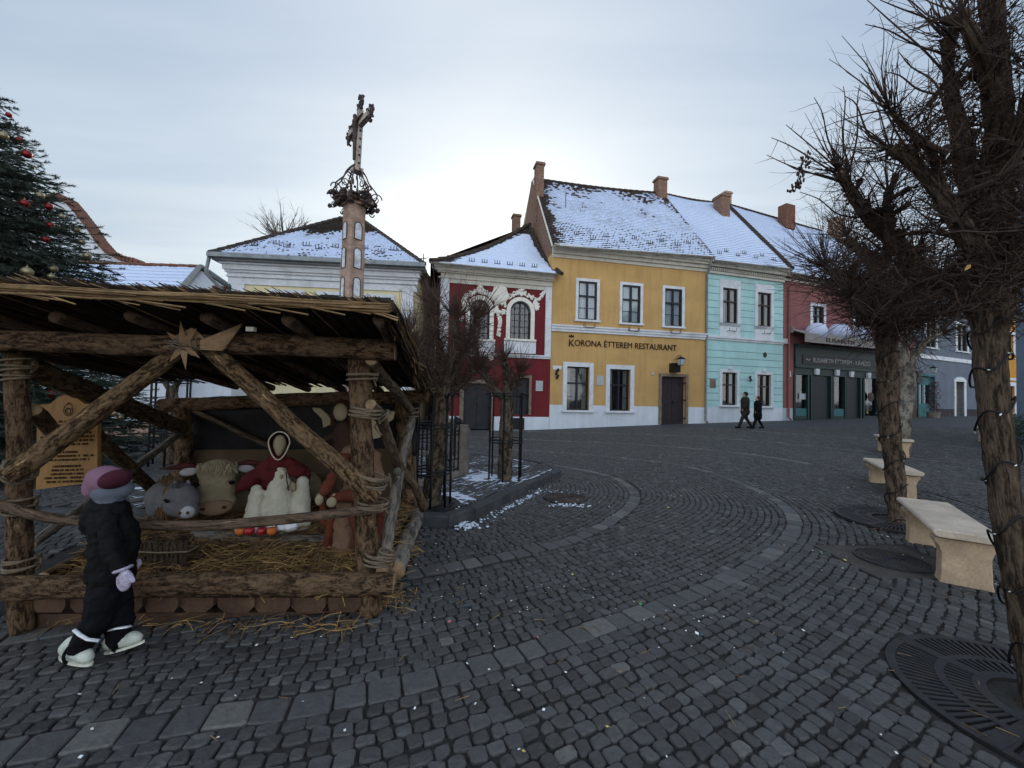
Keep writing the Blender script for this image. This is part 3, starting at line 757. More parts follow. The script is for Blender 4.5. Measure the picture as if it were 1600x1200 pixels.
def gutterline(F, s0, s1, n, z, root, icicle=True, mat='gutter', seed=1, z1=None):
    mb = MB(); z1 = z if z1 is None else z1; R = random.Random(seed); K = 24; pr = 9
    for k in range(K):
        a, b = s0+(s1-s0)*k/K, s0+(s1-s0)*(k+1)/K; za, zb = z+(z1-z)*k/K, z+(z1-z)*(k+1)/K
        for j in range(pr-1):
            t0, t1 = math.pi*j/(pr-1), math.pi*(j+1)/(pr-1); r = .075
            mb.poly([F(a, n+r*math.cos(t0), za-r*math.sin(t0)), F(b, n+r*math.cos(t0), zb-r*math.sin(t0)), F(b, n+r*math.cos(t1), zb-r*math.sin(t1)), F(a, n+r*math.cos(t1), za-r*math.sin(t1))])
        if k % 3 == 0: fbox(mb, F, a-.015, a+.015, n-.085, n+.085, za-.088, za+.004)
    g = mb.build('gutter', mat, root)
    if icicle:
        mb = MB(); x = s0+.05
        while x < s1-.05:
            zz = z+(z1-z)*(x-s0)/(s1-s0)-.06; L = R.choice((.12, .2, .3, .24)); mb.tube([F(x, n+.04, zz), F(x+R.uniform(-.01, .01), n+.04, zz-L)], .006, 3, False)
            for k in range(int(L/.06)): q = F(x, n+.04, zz-.05-k*.06); mb.ell(q, .011, su=4, sv=3)
            x += R.uniform(.05, .09)
        mb.build('icicle_lights', 'trimcream', root)
    return g
def downpipe(F, s, n, z0, z1, root, mat='zinc', r=.05, ztop_n=.35):
    mb = MB(); P = [F(s, ztop_n, z1), F(s, ztop_n-.02, z1-.12), F(s, n+.12, z1-.5), F(s, n, z1-.7), F(s, n, z0+.15), F(s+.02, n+.12, z0+.04)]
    mb.tube(P, r, 10); d = mb.build('downpipe', mat, root, smooth=True); mb = MB()
    for k in range(5): z = z0+.5+(z1-z0-1.4)*k/4; mb.tube([F(s, n, z), F(s, n, z+.05)], r+.014, 10)
    mb.build('pipe_clip', mat, d)
def chimney(c, w, d, z0, z1, root, mat='brick', ang=0, cap=True):
    T = Frame((c.x, c.y), math.degrees(ang)); mb = MB(); k = 0; z = z0
    while z < z1:
        e = .004 if k % 2 else 0; mb.box(-w/2+e, w/2-e, -d/2+e, d/2-e, z, min(z+.075, z1), T=T); z += .08; k += 1
    mb.box(-w/2+.012, w/2-.012, -d/2+.012, d/2-.012, z0, z1-.01, T=T)
    if cap: mb.box(-w/2-.06, w/2+.06, -d/2-.06, d/2+.06, z1, z1+.09, T=T); mb.box(-w/2-.03, w/2+.03, -d/2-.03, d/2+.03, z1+.09, z1+.15, T=T)
    ch = mb.build('chimney', mat, root)
    return ch
def snow_guards(F, pts, root):
    first = None
    for i, p in enumerate(pts):
        if first is None:
            mb = MB(); 
            for dx in (-.11, 0, .11): mb.tube([F(dx, 0, 0)-F.p, F(dx, .0, .17)-F.p], .014, 4)
            mb.tube([F(-.13, 0, .02)-F.p, F(.13, 0, .02)-F.p], .014, 4)
            me = mb.build('snow_guard', 'iron', None); ORG[me.as_pointer()] = ORG[root.as_pointer()]; first = me; o = me
        else: o = first.copy(); COL.objects.link(o)
        o.parent = root; o.location = p-ORG[root.as_pointer()]
def text(body, F, s, z, size, n, mat, root, align='LEFT', name='lettering', ext=.01, spacing=1.0, shear=0):
    cu = bpy.data.curves.new(name, 'FONT'); cu.body = body; cu.size = size; cu.extrude = ext; cu.align_x = align; cu.space_character = spacing; cu.shear = shear
    cu.materials.append(M[mat]); o = bpy.data.objects.new(name, cu); COL.objects.link(o); o.parent = root
    o.location = F(s, n, z)-ORG[root.as_pointer()]; o.rotation_euler = (math.pi/2, 0, F.ang)
    bpy.context.view_layer.update(); me = bpy.data.meshes.new_from_object(o.evaluated_get(bpy.context.evaluated_depsgraph_get())); me.name = name
    q = bpy.data.objects.new(name, me); q.location = o.location; q.rotation_euler = o.rotation_euler; q.parent = root; bpy.data.objects.remove(o); COL.objects.link(q); bpy.context.view_layer.update(); return q
def lantern(F, s, z, root, out=.45, mat='iron'):
    mb = MB(); mb.tube([F(s, 0, z+.1), F(s, out*.6, z+.32), F(s, out, z+.28), F(s, out, z+.18)], .014, 6); mb.tube([F(s, 0, z-.12), F(s, out*.4, z+.02), F(s, out*.7, z+.28)], .01, 6)
    l = mb.build('wall_lantern', mat, root); mb = MB(); c = F(s, out, z); a, b = .09, .14
    A = Frame((c.x, c.y), math.degrees(F.ang))
    for sx in (-1, 1):
        for sy in (-1, 1): mb.tube([A(a*sx, a*sy, z-.18), A(b*sx, b*sy, z+.10)], .009, 4)
    mb.box(-b, b, -b, b, z+.09, z+.11, T=A); mb.box(-a, a, -a, a, z-.20, z-.18, T=A)
    n0 = mb.add([A(-b-.02, -b-.02, z+.11), A(b+.02, -b-.02, z+.11), A(b+.02, b+.02, z+.11), A(-b-.02, b+.02, z+.11), A(0, 0, z+.25)])
    for i in range(4): mb.face((n0+i, n0+(i+1) % 4, n0+4))
    mb.build('lamp_cage', mat, l); mb = MB()
    P = [A(a*sx, a*sy, z-.18) for sx, sy in ((-1, -1), (1, -1), (1, 1), (-1, 1))]+[A(b*sx, b*sy, z+.09) for sx, sy in ((-1, -1), (1, -1), (1, 1), (-1, 1))]; mb.box8(P); mb.build('lamp_glass', 'paper', l)
    return l
gl = gz
# ---------------------------------------------------------------- yellow restaurant house
def rootat(F, s, name, label, cat='house'): p = F(s, 0, 0); return thing(name, label, cat, (p.x, p.y, gz(p.x, p.y)))
Y = rootat(F1, sy1/2, 'yellow_house', 'ochre yellow house with KORONA ÉTTEREM RESTAURANT lettering and a steep snow flecked roof')
up = [rect(F1, *r) for r in ((903.5, 440, 932.5, 500), (972, 446, 1000.5, 505), (1038.5, 451.5, 1065.5, 510))]
lo = [rect(F1, *r) for r in ((885.5, 573, 920.5, 641), (952.5, 577, 984.5, 642))]
dr = rect(F1, 1033, 588.5, 1070.5, 664)
zE = F1.px(865, 391)[1]; zE2 = F1.px(1103, 409)[1]; zc = (zE+zE2)/2
zpl = F1.px(960, 634)[1]
g0 = -.25
wall(F1, 0, sy1, g0, zc, up+lo+[(dr[0], dr[1], g0, dr[3], .16)], 'wall', ['p_yellow', 'p_white'], Y, .20, zpl, back=9)
rooms(F1, .2, sy1-.2, 0, zc-.3, Y)
for r in up: window(F1, r, Y, .13, 'frame_dark', .06, 'curtain', .62, bars=1, curt=.43)
for r in lo: window(F1, r, Y, .20, 'frame_dark', .18, 'curtain_warm', .62, bars=1, curt=.18)
leafdoor(F1, (dr[0], dr[1], gz(*F1(dr[0], 0, 0).xy)+.02, dr[3]), Y, 'door_purple', .14)
bz = F1.px(985, 519)[1]; mb = MB()
for z0, z1, n in ((-.16, -.05, .06), (-.05, .07, .10), (.07, .14, .14)): fbox(mb, F1, .0, sy1-.02, -.01, n, bz+z0, bz+z1)
mb.build('string_course', 'trim', Y)
mb = MB()
for z0, z1, n in ((-.52, -.36, .05), (-.36, -.2, .14), (-.2, -.08, .26), (-.08, .0, .34)): fbox(mb, F1, -.02, sy1-.01, -.01, n, zc+z0+.1, zc+z1+.1)
mb.build('cornice', 'trimcream', Y)
D = 4.3; pr1 = W(832, 277, 22.4); zr = pr1.z
def Pr(F, u, v, n): s, z = F.px(u, v, n); return s, z
s_l, z_l = F1.px(834, 280, -D); s_r, z_r = F1.px(1036, 303, -D)
ea = F1(-.12, .42, zE+.05); eb = F1(sy1+.1, .42, zE2+.12); ec = F1(s_r, -D, z_r); ed = F1(s_l, -D, z_l)
mb = MB(); roof_face(mb, (ea, eb, ec, ed), 0, 40, 20, .17, .10)
ro = mb.build('roof', ['roof_yellow'], Y)
def bareY(p):
    s = (p-F1.p).dot(F1.d); t = (p.z-zE)/(z_l-zE); L = -.12+(s_l+.12)*t
    R_ = sy1+.1+(s_r-sy1-.1)*t
    return .75*math.exp(-max(0, s-L)/.42)+.38*math.exp(-((1-t)*7.5)**2/2)+.3*math.exp(-max(0, R_-s)/.22)+.22*math.exp(-((t-.62)/.10)**2)*(.5+.5*mn.noise(V((s*.9, 0, 3))))
bare_attr(ro, bareY)
# back slope, gable wall, bargeboards, ridge tiles
mb = MB(); back = [F1(-.12, -2*D-.4, zE), F1(sy1+.1, -2*D-.4, zE), ec, ed]; mb.poly(back); mb.build('rear_roof', 'darktile', Y)
mb = MB(); mb.prism([F1(.0, 0, zE-.1), F1(.0, -2*D, zE-.1), F1(.0, -D, z_l-.12)], F1.d*.25); mb.build('gable', 'brick', Y)
mb = MB(); mb.prism([F1(sy1, 0, zE-.1), F1(sy1, -2*D, zE-.1), F1(sy1, -D, z_r-.2)], F1.d*-.2); mb.build('gable', 'p_cream', Y)
mb = MB()
for a, b in ((F1(-.15, .44, zE+.0), F1(s_l-.05, -D, z_l-.02)), (F1(-.15, -2*D-.4, zE), F1(s_l-.05, -D, z_l-.02))):
    mb.tube([a, b], [.05, .05], 4)
mb.build('bargeboard', 'trimcream', Y)
def ridge(a, b, root, mat='darktile', r=.11, st=.36, name='ridge_tiles', sag=.0):
    mb = MB(); n = max(2, int((b-a).length/st))
    for i in range(n):
        p, q = a.lerp(b, i/n), a.lerp(b, (i+1.12)/n); s0 = math.sin(math.pi*i/n)*sag; s1 = math.sin(math.pi*(i+1)/n)*sag; mb.tube([p-V((0, 0, s0)), q-V((0, 0, s1))], [r*1.12, r*.9], 7)
    return mb.build(name, mat, root)
ridge(ed, ec, Y, sag=.1)
gutterline(F1, -.1, sy1+.02, .50, zE+.02, Y, z1=zE2+.08)
downpipe(F1, sy1-.05, .07, gz(*F1(sy1, 0, 0).xy), zE2, Y)
cb = F1(s_r-.28, -D+.15, 0); chimney(cb, .62, .5, z_r-1.0, F1.px(1028, 285, -D)[1], Y, 'brick', F1.ang)
cb = F1(.12, -D+1.2, 0); chimney(cb, .42, .5, zE+1.0, F1.px(825, 262, -D+1)[1], Y, 'brick', F1.ang)
cb = F1(-.9, -8.6, 0); chimney(F1(.0, -8.2, 0), .5, .5, zE-.5, W(802, 342, 26.3).z, Y, 'brick', F1.ang)
mb = MB(); mb.tube([F1.p+V((0, 0, 0))+(ea.lerp(ed, .55).lerp(eb.lerp(ec, .55), .16)-F1.p), ea.lerp(ed, .55).lerp(eb.lerp(ec, .55), .16)+V((0, 0, .85))], .02, 5); mb.build('vent_pole', 'iron', Y)
gp = []
for i in range(10):
    w_ = .07+.09*i; t = .10+.045*(i % 2); gp.append(ea.lerp(ed, t).lerp(eb.lerp(ec, t), w_)+V((0, 0, .05)))
snow_guards(F1, gp, Y)
# sign lettering
sA, zA = F1.px(887.5, 542); sB, zB = F1.px(1056, 551); wA = sB-sA
T1 = text('K', F1, sA, F1.px(887, 541)[1], .47, .03, 'letter_brown', Y)
T2 = text('ORONA ÉTTEREM RESTAURANT', F1, sA+.30, F1.px(887, 541)[1]+.045, .40, .03, 'letter_brown', Y)
bpy.context.view_layer.update(); dm = T2.dimensions.x; T2.scale.x = (wA-.30)/dm
mb = MB(); zc_ = F1.px(892, 530)[1]+.09; c0 = sA+.02
mb.prism([F1(c0+x, .03, zc_+z) for x, z in ((0, 0), (.03, .12), (.08, .06), (.13, .15), (.18, .06), (.23, .12), (.26, 0))], F1.n*.01); mb.build('crown_emblem', 'letter_brown', Y)
lantern(F1, F1.px(1054, 566)[0], F1.px(1060, 566)[1], Y, .5)
mb = MB(); r = rect(F1, 1045.5, 568, 1057, 582); fbox(mb, F1, r[0], r[1], .0, .32, r[2], r[3]); mb.build('lamp_box', 'iron', Y)
for r, m, nm_ in (((932, 587, 943, 602), 'plaque', 'wall_plaque'), ((1017.5, 582, 1022, 586), 'plaque', 'house_number'), ((863.5, 571.5, 877, 577.5), 'trim', 'street_sign')):
    q = rect(F1, *r); mb = MB(); fbox(mb, F1, q[0], q[1], 0, .025, q[2], q[3]); mb.build(nm_, m, Y)
mb = MB(); q = F1.px(869.5, 584); 
for k in range(5): mb.ell(F1(q[0]+.05*math.sin(k*2), .08, q[1]+.09*(k-2)), (.06, .05, .07), su=7, sv=5)
mb.build('wall_ornament', 'iron', Y)
mb = MB()
for uu, vv in ((919, 510), (988, 516), (1053, 519)):
    s_, z_ = F1.px(uu, vv)
    for dx in (-.22, .22):
        mb.tube([F1(s_+dx, .02, z_-.08), F1(s_+dx, .16, z_-.06), F1(s_+dx*1.02, .18, z_+.12)], .014, 4); mb.tube([F1(s_+dx*1.3, .16, z_-.06), F1(s_+dx*1.3, .16, z_+.1)], .012, 4)
    mb.tube([F1(s_-.22, .16, z_-.07), F1(s_+.22, .16, z_-.07)], .012, 4)
mb.build('flower_box_holder', 'iron', Y)
# ---------------------------------------------------------------- red house
sR0 = F1.px(683, 640)[0]; R_ = rootat(F1, sR0/2, 'red_house', 'small dark red house with white stucco framed arched windows and a snowy hipped roof')
zG0 = F1.px(690, 420)[1]; zG1 = F1.px(860, 431)[1]; zG = (zG0+zG1)/2
d1 = rect(F1, 724, 599, 766, 672); d2 = rect(F1, 791, 590, 826, 648); d3 = rect(F1, 798, 653, 819, 671)
aw = [rect(F1, 734, 468, 765, 530), rect(F1, 797, 470.5, 829, 530)]
zs = F1.px(800, 651)[1]
wall(F1, sR0, -.012, g0, zG, [(d1[0], d1[1], g0, d1[3], .16), (d2[0], d2[1], d2[2], d2[3], .16)]+[(a[0], a[1], a[2], a[3]) for a in aw], 'wall', ['p_red', 'p_white'], R_, .2, zs, back=8)
rooms(F1, sR0+.2, -.2, 0, zG-.3, R_)
leafdoor(F1, (d1[0], d1[1], .04, d1[3]), R_, 'door_dark', .17, 'stonejamb'); 
leafdoor(F1, d2, R_, 'door_dark', .12, 'stonejamb', name='shutter')
mb = MB(); fbox(mb, F1, d3[0], d3[1], 0, .03, .03, d3[3]); mb.build('cellar_hatch', 'iron', R_)
# arched windows
def arc(s0, s1, zs_, n, k=14):
    c = (s0+s1)/2; r = (s1-s0)/2; return [(c-r*math.cos(math.pi*i/k), zs_+r*math.sin(math.pi*i/k)) for i in range(k+1)]
def arched(F, a, root, sur=.18, mat='stucco', wall_m='p_red', fm='frame_dark', base=None, stucco=True):
    s0, s1, z0, z1 = a; r = (s1-s0)/2; zs_ = z1-r; A = arc(s0, s1, zs_, 0); c = (s0+s1)/2
    w_ = MB()
    for z in np.linspace(z0, z1, 7)[1:-1]: h = (s1-s0)/2 if z < zs_ else math.sqrt(max(.01, r*r-(z-zs_)**2)); fbox(w_, F, c-h, c+h, -.17, -.14, z-.014, z+.014)
    for x in (-.5, 0, .5):
        h = zs_+math.sqrt(r*r-(x*r)**2); fbox(w_, F, c+x*r-.016-(.02 if x == 0 else 0), c+x*r+.016+(.02 if x == 0 else 0), -.18, -.135, z0, h)
    outer = [(s0, z0)]+A+[(s1, z0)]; inn = [(c+(x-c)*(1-.07/r), z0+.06 if z == z0 else zs_+(z-zs_)*(1-.07/r) if z > zs_ else z) for x, z in outer]
    for i in range(len(outer)-1):
        (x0, y0), (x1, y1), (x2, y2), (x3, y3) = outer[i], outer[i+1], inn[i+1], inn[i]
        w_.box8([F(x0, -.19, y0), F(x1, -.19, y1), F(x2, -.19, y2), F(x3, -.19, y3), F(x0, -.12, y0), F(x1, -.12, y1), F(x2, -.12, y2), F(x3, -.12, y3)])
    wd = w_.build('window', fm, root)
    mb = MB(); mb.poly([F(x, -.165, z) for x, z in outer]); mb.build('pane', 'glass', wd)
    mb = MB(); o2 = [(c+(x-c)*(1+sur/r), z if z == z0 else (zs_+(z-zs_)*(1+sur/r) if z > zs_ else z)) for x, z in outer]   # surround
    for i in range(len(outer)-1):
        (x0, y0), (x1, y1), (x2, y2), (x3, y3) = outer[i], outer[i+1], o2[i+1], o2[i]
        mb.box8([F(x0, -.01, y0), F(x1, -.01, y1), F(x2, -.01, y2), F(x3, -.01, y3), F(x0, .05, y0), F(x1, .05, y1), F(x2, .045, y2), F(x3, .045, y3)])
        # spandrel between arch and the square wall opening, and the reveal
    for i in range(len(A)-1):
        (x0, y0), (x1, y1) = A[i], A[i+1]; mb.poly([F(x0, -.005, y0), F(x1, -.005, y1), F(x1, -.005, z1+.01), F(x0, -.005, z1+.01)]); mb.poly([F(x0, 0, y0), F(x1, 0, y1), F(x1, -.2, y1), F(x0, -.2, y0)])
    fbox(mb, F, s0-sur-.08, s1+sur+.08, -.01, .12, z0-.09, z0)
    mb.build('surround', mat, wd)
    return wd
for a in aw: 
    wd = arched(F1, a, R_)
    q = rect(F1, 0, 534, 10, 555); mb = MB(); fbox(mb, F1, a[0]-.26, a[1]+.26, -.01, .06, F1.px(810, 552)[1], a[2]-.1); mb.build('apron', 'trim', wd)
mb = MB(); rr = random.Random(4)
def leafy(cx, cz, sx, sz, n, r0=.02, r1=.055):
    for _ in range(int(n*1.5)):
        a = rr.uniform(0, 6.28); q = rr.random()**.6; s_ = cx+math.cos(a)*q*sx; z_ = cz+math.sin(a)*q*sz; r = rr.uniform(r0, r1)
        mb.ell(F1(s_, .035, z_), (r, r*.5, .06), Matrix.Rotation(rr.uniform(0, 3), 3, F1.n), su=7, sv=4)
for a in aw:
    c_ = (a[0]+a[1])/2
    for k in range(13):
        t = math.pi*(.1+.8*k/12); rad = (a[1]-a[0])/2+.36; leafy(c_-rad*math.cos(t), a[3]-(a[1]-a[0])/2+rad*math.sin(t), .11, .11, 7)
    leafy(c_, a[3]+.42, .2, .14, 14); leafy(c_, a[3]+.62, .08, .14, 8)
# festoon between and to the right
for (u0, v0, u1, v1) in ((775, 478, 781, 500), (781, 500, 779, 524), (832, 478, 846, 462), (846, 462, 854, 452), (839, 483, 836, 476), (773, 486, 788, 488), (767, 560, 762, 548), (726, 475, 720, 500)):
    for k in range(6):
        t = k/5; q = F1.px(u0+(u1-u0)*t, v0+(v1-v0)*t); leafy(q[0], q[1], .07, .09, 5, .02, .06)
mb.build('stucco_garland', 'stucco', R_, smooth=True)
mb = MB(); q = F1.px(781, 460.5); ro_ = .37
mb.prism([F1(q[0]+ro_*math.cos(t)*(1+.05*math.cos(8*t)), 0, q[1]+ro_*1.15*math.sin(t)*(1+.05*math.cos(8*t))) for t in np.linspace(0, 2*math.pi, 48, endpoint=False)], F1.n*.07)
mb.build('medallion_rim', 'stucco', R_); mb = MB()
mb.prism([F1(q[0]+.29*math.cos(t), 0, q[1]+.33*math.sin(t)) for t in np.linspace(0, 2*math.pi, 40, endpoint=False)], F1.n*.085); mb.build('medallion', 'stucco', R_)
bz = F1.px(800, 557)[1]; mb = MB(); fbox(mb, F1, sR0, -.02, -.01, .06, bz-.05, bz+.04); fbox(mb, F1, sR0, -.02, -.01, .11, bz+.04, bz+.10); mb.build('string_course', 'trim', R_)
for a_, b_ in ((-.30, -.02), (sR0, sR0+.38)): mb = MB(); fbox(mb, F1, a_, b_, -.01, .07, bz+.1, zG-.4); mb.build('pilaster', 'trim', R_)
mb = MB(); cz = zG-.02
for z0, z1, n in ((-.85, -.60, .06), (-.60, -.52, .12), (-.52, -.30, .10), (-.30, -.22, .2), (-.22, -.06, .28), (-.06, .03, .38)): fbox(mb, F1, sR0-(n if n > .1 else 0)*.8, -.014, -.01, n, cz+z0*.74, cz+z1*.74)
mb.build('cornice', 'trimcream', R_)
q = rect(F1, 837, 595, 848, 611); mb = MB(); fbox(mb, F1, q[0], q[1], 0, .03, q[2], q[3]); mb.build('notice_board', 'plaque', R_)
# hipped roof with swept hip
eL = F1(sR0-.45, .45, zG+.05); eR = F1(.10, .45, zG+.02); DR = 3.4; sa, za = F1.px(827, 352, -DR); ap = F1(min(sa, .0), -DR, za); eB = F1(sR0-.45, -8.2, zG+.05)
mb = MB(); rows = 22; P0 = []
def hipL(t): # swept curve from the eave corner to the apex
    p = eL.lerp(ap, t); return p-V((0, 0, .38*math.sin(math.pi*t)*(1-.2*t)))
def hipR(t): p = eR.lerp(ap, t); return p-V((0, 0, .30*math.sin(math.pi*t)))+F1.d*(.22*(1-t)**3)
for i in range(rows):
    t0, t1 = i/rows, (i+1)/rows; nu = 22; dz = V((0, 0, .035))
    for j in range(nu):
        w0, w1 = j/nu, (j+1)/nu; a, b, c, d = hipL(t0).lerp(hipR(t0), w0), hipL(t0).lerp(hipR(t0), w1), hipL(t1).lerp(hipR(t1), w1), hipL(t1).lerp(hipR(t1), w0)
        f = lambda p, t: ((p-F1.p).dot(F1.d)+20, t*4.6); mb.poly([a+dz, b+dz, c, d], 0, (f(a, t0), f(b, t0), f(c, t1), f(d, t1))); mb.poly([a, b, b+dz, a+dz], 0, (f(a, t0+.001),)*4)
ro = mb.build('roof', ['roof_red'], R_)
def bareR(p):
    t = (p.z-zG)/(za-zG); t = max(0, min(1, t+.1)); R1 = hipR(t); L1 = hipL(t); return .8*math.exp(-max(0, (R1-p).dot(F1.d))/.28)+.42*math.exp(-max(0, (p-L1).dot(F1.d))/.2)+(.6 if t > .93 else 0)
bare_attr(ro, bareR)
mb = MB(); mb.poly([eB, eL, ap]); mb.poly([hipL(k/8) for k in range(9)]+[eB]); mb.poly([eB, ap, F1(.1, -8, zG+.1)]); mb.build('side_roof', 'darktile', R_)
mb = MB()
for k in range(14): mb.tube([hipL(k/14)+V((0, 0, .05)), hipL((k+1.15)/14)+V((0, 0, .03))], [.13, .10], 7)
for k in range(12): mb.tube([hipR(k/12)+V((0, 0, .03)), hipR((k+1.1)/12)+V((0, 0, .03))], [.09, .07], 6)
mb.build('hip_tiles', 'darktile', R_)
gutterline(F1, sR0-.42, .06, .53, zG+.02, R_, seed=4, z1=zG+.0)
snow_guards(F1, [hipL(.10).lerp(hipR(.10), .24+.11*i)+V((0, 0, .05)) for i in range(6)], R_)
mb = MB(); mb.poly([F1(sR0-.02, .03, zG-.9)]*0 or [F1(sR0, -8, 0), F1(sR0, 0, 0), F1(sR0, 0, zG), F1(sR0, -8, zG)]); mb.build('side_wall', 'p_cream', R_)
# ---------------------------------------------------------------- mint house
Mi = rootat(F2, sm1/2, 'mint_house', 'pale mint house with grooved plaster right of the yellow house')
um = [rect(F2, 1129, 450.5, 1152, 505), rect(F2, 1183.5, 457.5, 1204.5, 510)]; lm = [rect(F2, 1128, 582, 1151, 633), rect(F2, 1182.5, 585.5, 1204, 634.5)]
zM = (F2.px(1112, 412)[1]+F2.px(1220, 427)[1])/2; zMa, zMb = F2.px(1112, 413)[1], F2.px(1220, 426)[1]; zpm = F2.px(1160, 637)[1]
wall(F2, .012, sm1, g0, zM, um+lm, 'wall', ['p_mint', 'p_white'], Mi, .14, zpm, back=9)
rooms(F2, .2, sm1-.2, .2, zM-.3, Mi)
for r in um: window(F2, r, Mi, .18, 'frame_brown', .08, 'curtain_warm', .62, curt=.3, sill=False)
for r in lm: window(F2, r, Mi, .15, 'frame_brown', .12, 'curtain_warm', .62, curt=.2)
for r in um: mb = MB(); fbox(mb, F2, r[0]-.18, r[1]+.18, -.01, .035, r[2]-.85, r[2]-.002); mb.build('apron', 'trim', Mi); mb = MB(); fbox(mb, F2, r[0]-.18, r[1]+.18, -.01, .035, r[3]+.18, r[3]+.42); mb.build('lintel_panel', 'trim', Mi)
for r in lm: mb = MB(); c_ = (r[0]+r[1])/2; fbox(mb, F2, c_-.10, c_+.10, -.01, .08, r[3]+.15, r[3]+.30); mb.build('keystone', 'trim', Mi)
mb = MB(); zz_ = zpm+.35; bz = F2.px(1165, 532)[1]
while zz_ < zM-.7:
    segs = [(.03, sm1)]
    if abs(zz_-bz) > .25:
        for r in um+lm:
            b0, b1 = (r[2]-.87, r[3]+.44) if r in um else (r[2]-.1, r[3]+.30)
            if b0 < zz_ < b1: segs = [s_ for a, b in segs for s_ in ((a, min(b, r[0]-.2)), (max(a, r[1]+.2), b)) if s_[1]-s_[0] > .05]
        for a, b in segs: fbox(mb, F2, a, b, -.01, .004, zz_-.012, zz_+.012)
    zz_ += .36
vary('groove', (.11, .20, .20), .15, 5, .95); mb.build('groove_lines', 'groove', Mi)
mb = MB(); fbox(mb, F2, .02, sm1, -.01, .05, bz-.08, bz+.02); fbox(mb, F2, .02, sm1, -.01, .10, bz+.02, bz+.12); mb.build('string_course', 'trim', Mi)
mb = MB(); fbox(mb, F2, .02, sm1, -.01, .10, zM-.50, zM-.38); fbox(mb, F2, .02, sm1, -.01, .25, zM-.18, zM-.02); fbox(mb, F2, .02, sm1, -.01, .36, zM-.02, zM+.08)
x = .06
while x < sm1-.05: fbox(mb, F2, x, x+.06, .0, .14, zM-.36, zM-.20); x += .12
mb.build('cornice', 'trimcream', Mi)
D2 = 4.6; a_l = ec+V((0, 0, -.25)); sx_, sz_ = F2.px(1133, 318, -D2); cR = F2(sx_, -D2, sz_); s0_, z0_ = F2.px(1037, 303, -D2); cL = F2(s0_, -D2, z0_)
e1 = F2(.10, .42, zMa+.05); e2 = F2(sm1+.05, .42, zMb+.1)
mb = MB(); roof_face(mb, (e1, e2, cR, cL), 0, 26, 20, .2, .10); ro = mb.build('roof', ['roof_mint'], Mi)
bare_attr(ro, lambda p: .0)
mb = MB(); mb.poly([F2(0, -2*D2, zM), F2(sm1, -2*D2, zM), cR, cL]); mb.build('rear_roof', 'darktile', Mi); ridge(cL, cR, Mi, r=.09, sag=.1)
gutterline(F2, .05, sm1, .5, zMa+.02, Mi, seed=5, z1=zMb+.06)
snow_guards(F2, [e1.lerp(cL, .08+.04*(i % 2)).lerp(e2.lerp(cR, .08+.04*(i % 2)), .12+.12*i)+V((0, 0, .05)) for i in range(7)], Mi)
q = F2.px(1127.5, 325, -3.6); chimney(F2(q[0], -3.6, 0), .62, .7, q[1]-1.2, F2.px(1125, 310, -3.6)[1], Mi, 'brick', F2.ang)
q = F2.px(1134, 310, -5.2); chimney(F2(q[0], -5.2, 0), .5, .5, q[1]-1.4, F2.px(1134, 305, -5.2)[1], Mi, 'oldstone', F2.ang)
for r, m, nm_ in (((1109, 592, 1118, 606), 'plaque', 'wall_plaque'),): q = rect(F2, *r); mb = MB(); fbox(mb, F2, q[0], q[1], 0, .025, q[2], q[3]); mb.build(nm_, 'stonejamb', Mi)
mb = MB(); q = F2.px(1195, 554.5); mb.prism([F2(q[0]+.11*math.cos(t), 0, q[1]+.14*math.sin(t)) for t in np.linspace(0, 2*math.pi, 20, endpoint=False)], F2.n*.03); mb.build('oval_plaque', 'iron', Mi)
mb = MB(); q = F2.px(1170, 592)
for k in range(4): mb.ell(F2(q[0]+.04*math.sin(k*2), .10, q[1]+.07*(k-1.5)), (.05, .05, .06), su=7, sv=5)
mb.build('wall_ornament', 'iron', Mi)
mb = MB()
for uu, vv in ((1141, 516), (1195, 520)):
    s_, z_ = F2.px(uu, vv)
    for dx in (-.22, .22): mb.tube([F2(s_+dx, .03, z_-.06), F2(s_+dx, .16, z_-.06), F2(s_+dx, .18, z_+.1)], .014, 4)
    mb.tube([F2(s_-.22, .16, z_-.06), F2(s_+.22, .16, z_-.06)], .012, 4)
mb.build('flower_box_holder', 'iron', Mi)
# ---------------------------------------------------------------- restaurant with the dark green shop front
Re = rootat(F3, sr1/2, 'restaurant_house', 'dusky pink house with dark green front signed ELISABETH ÉTTEREM - KÁVÉZÓ')
zP = F3.px(1240, 430)[1]; upw = [rect(F3, 1269, 479, 1287, 516), rect(F3, 1335, 484, 1353, 520), rect(F3, 1385, 489, 1402, 524)]
sg0 = F3.px(1240, 600)[0]; sg1 = F3.px(1387, 600)[0]; gA = gz(*F3(sg0, 0, 0).xy)
zt = F3.px(1300, 545)[1]
arch_r = rect(F3, 1396, 572, 1413, 655)
wall(F3, .012, sr1, g0, zP, upw+[(sg0, sg1, g0, zt-.1, .55)], 'wall', ['p_pink', 'p_trimgrey'], Re, .16, gA+.65, back=9)
for r in upw: window(F3, r, Re, .16, 'frame_dark', .1, 'curtain', .62, curt=.3)
mb = MB(); mb.poly([F3(sg0, -.56, 0), F3(sg1, -.56, 0), F3(sg1, -.56, zt), F3(sg0, -.56, zt)]); mb.build('interior', 'dark_room', Re)
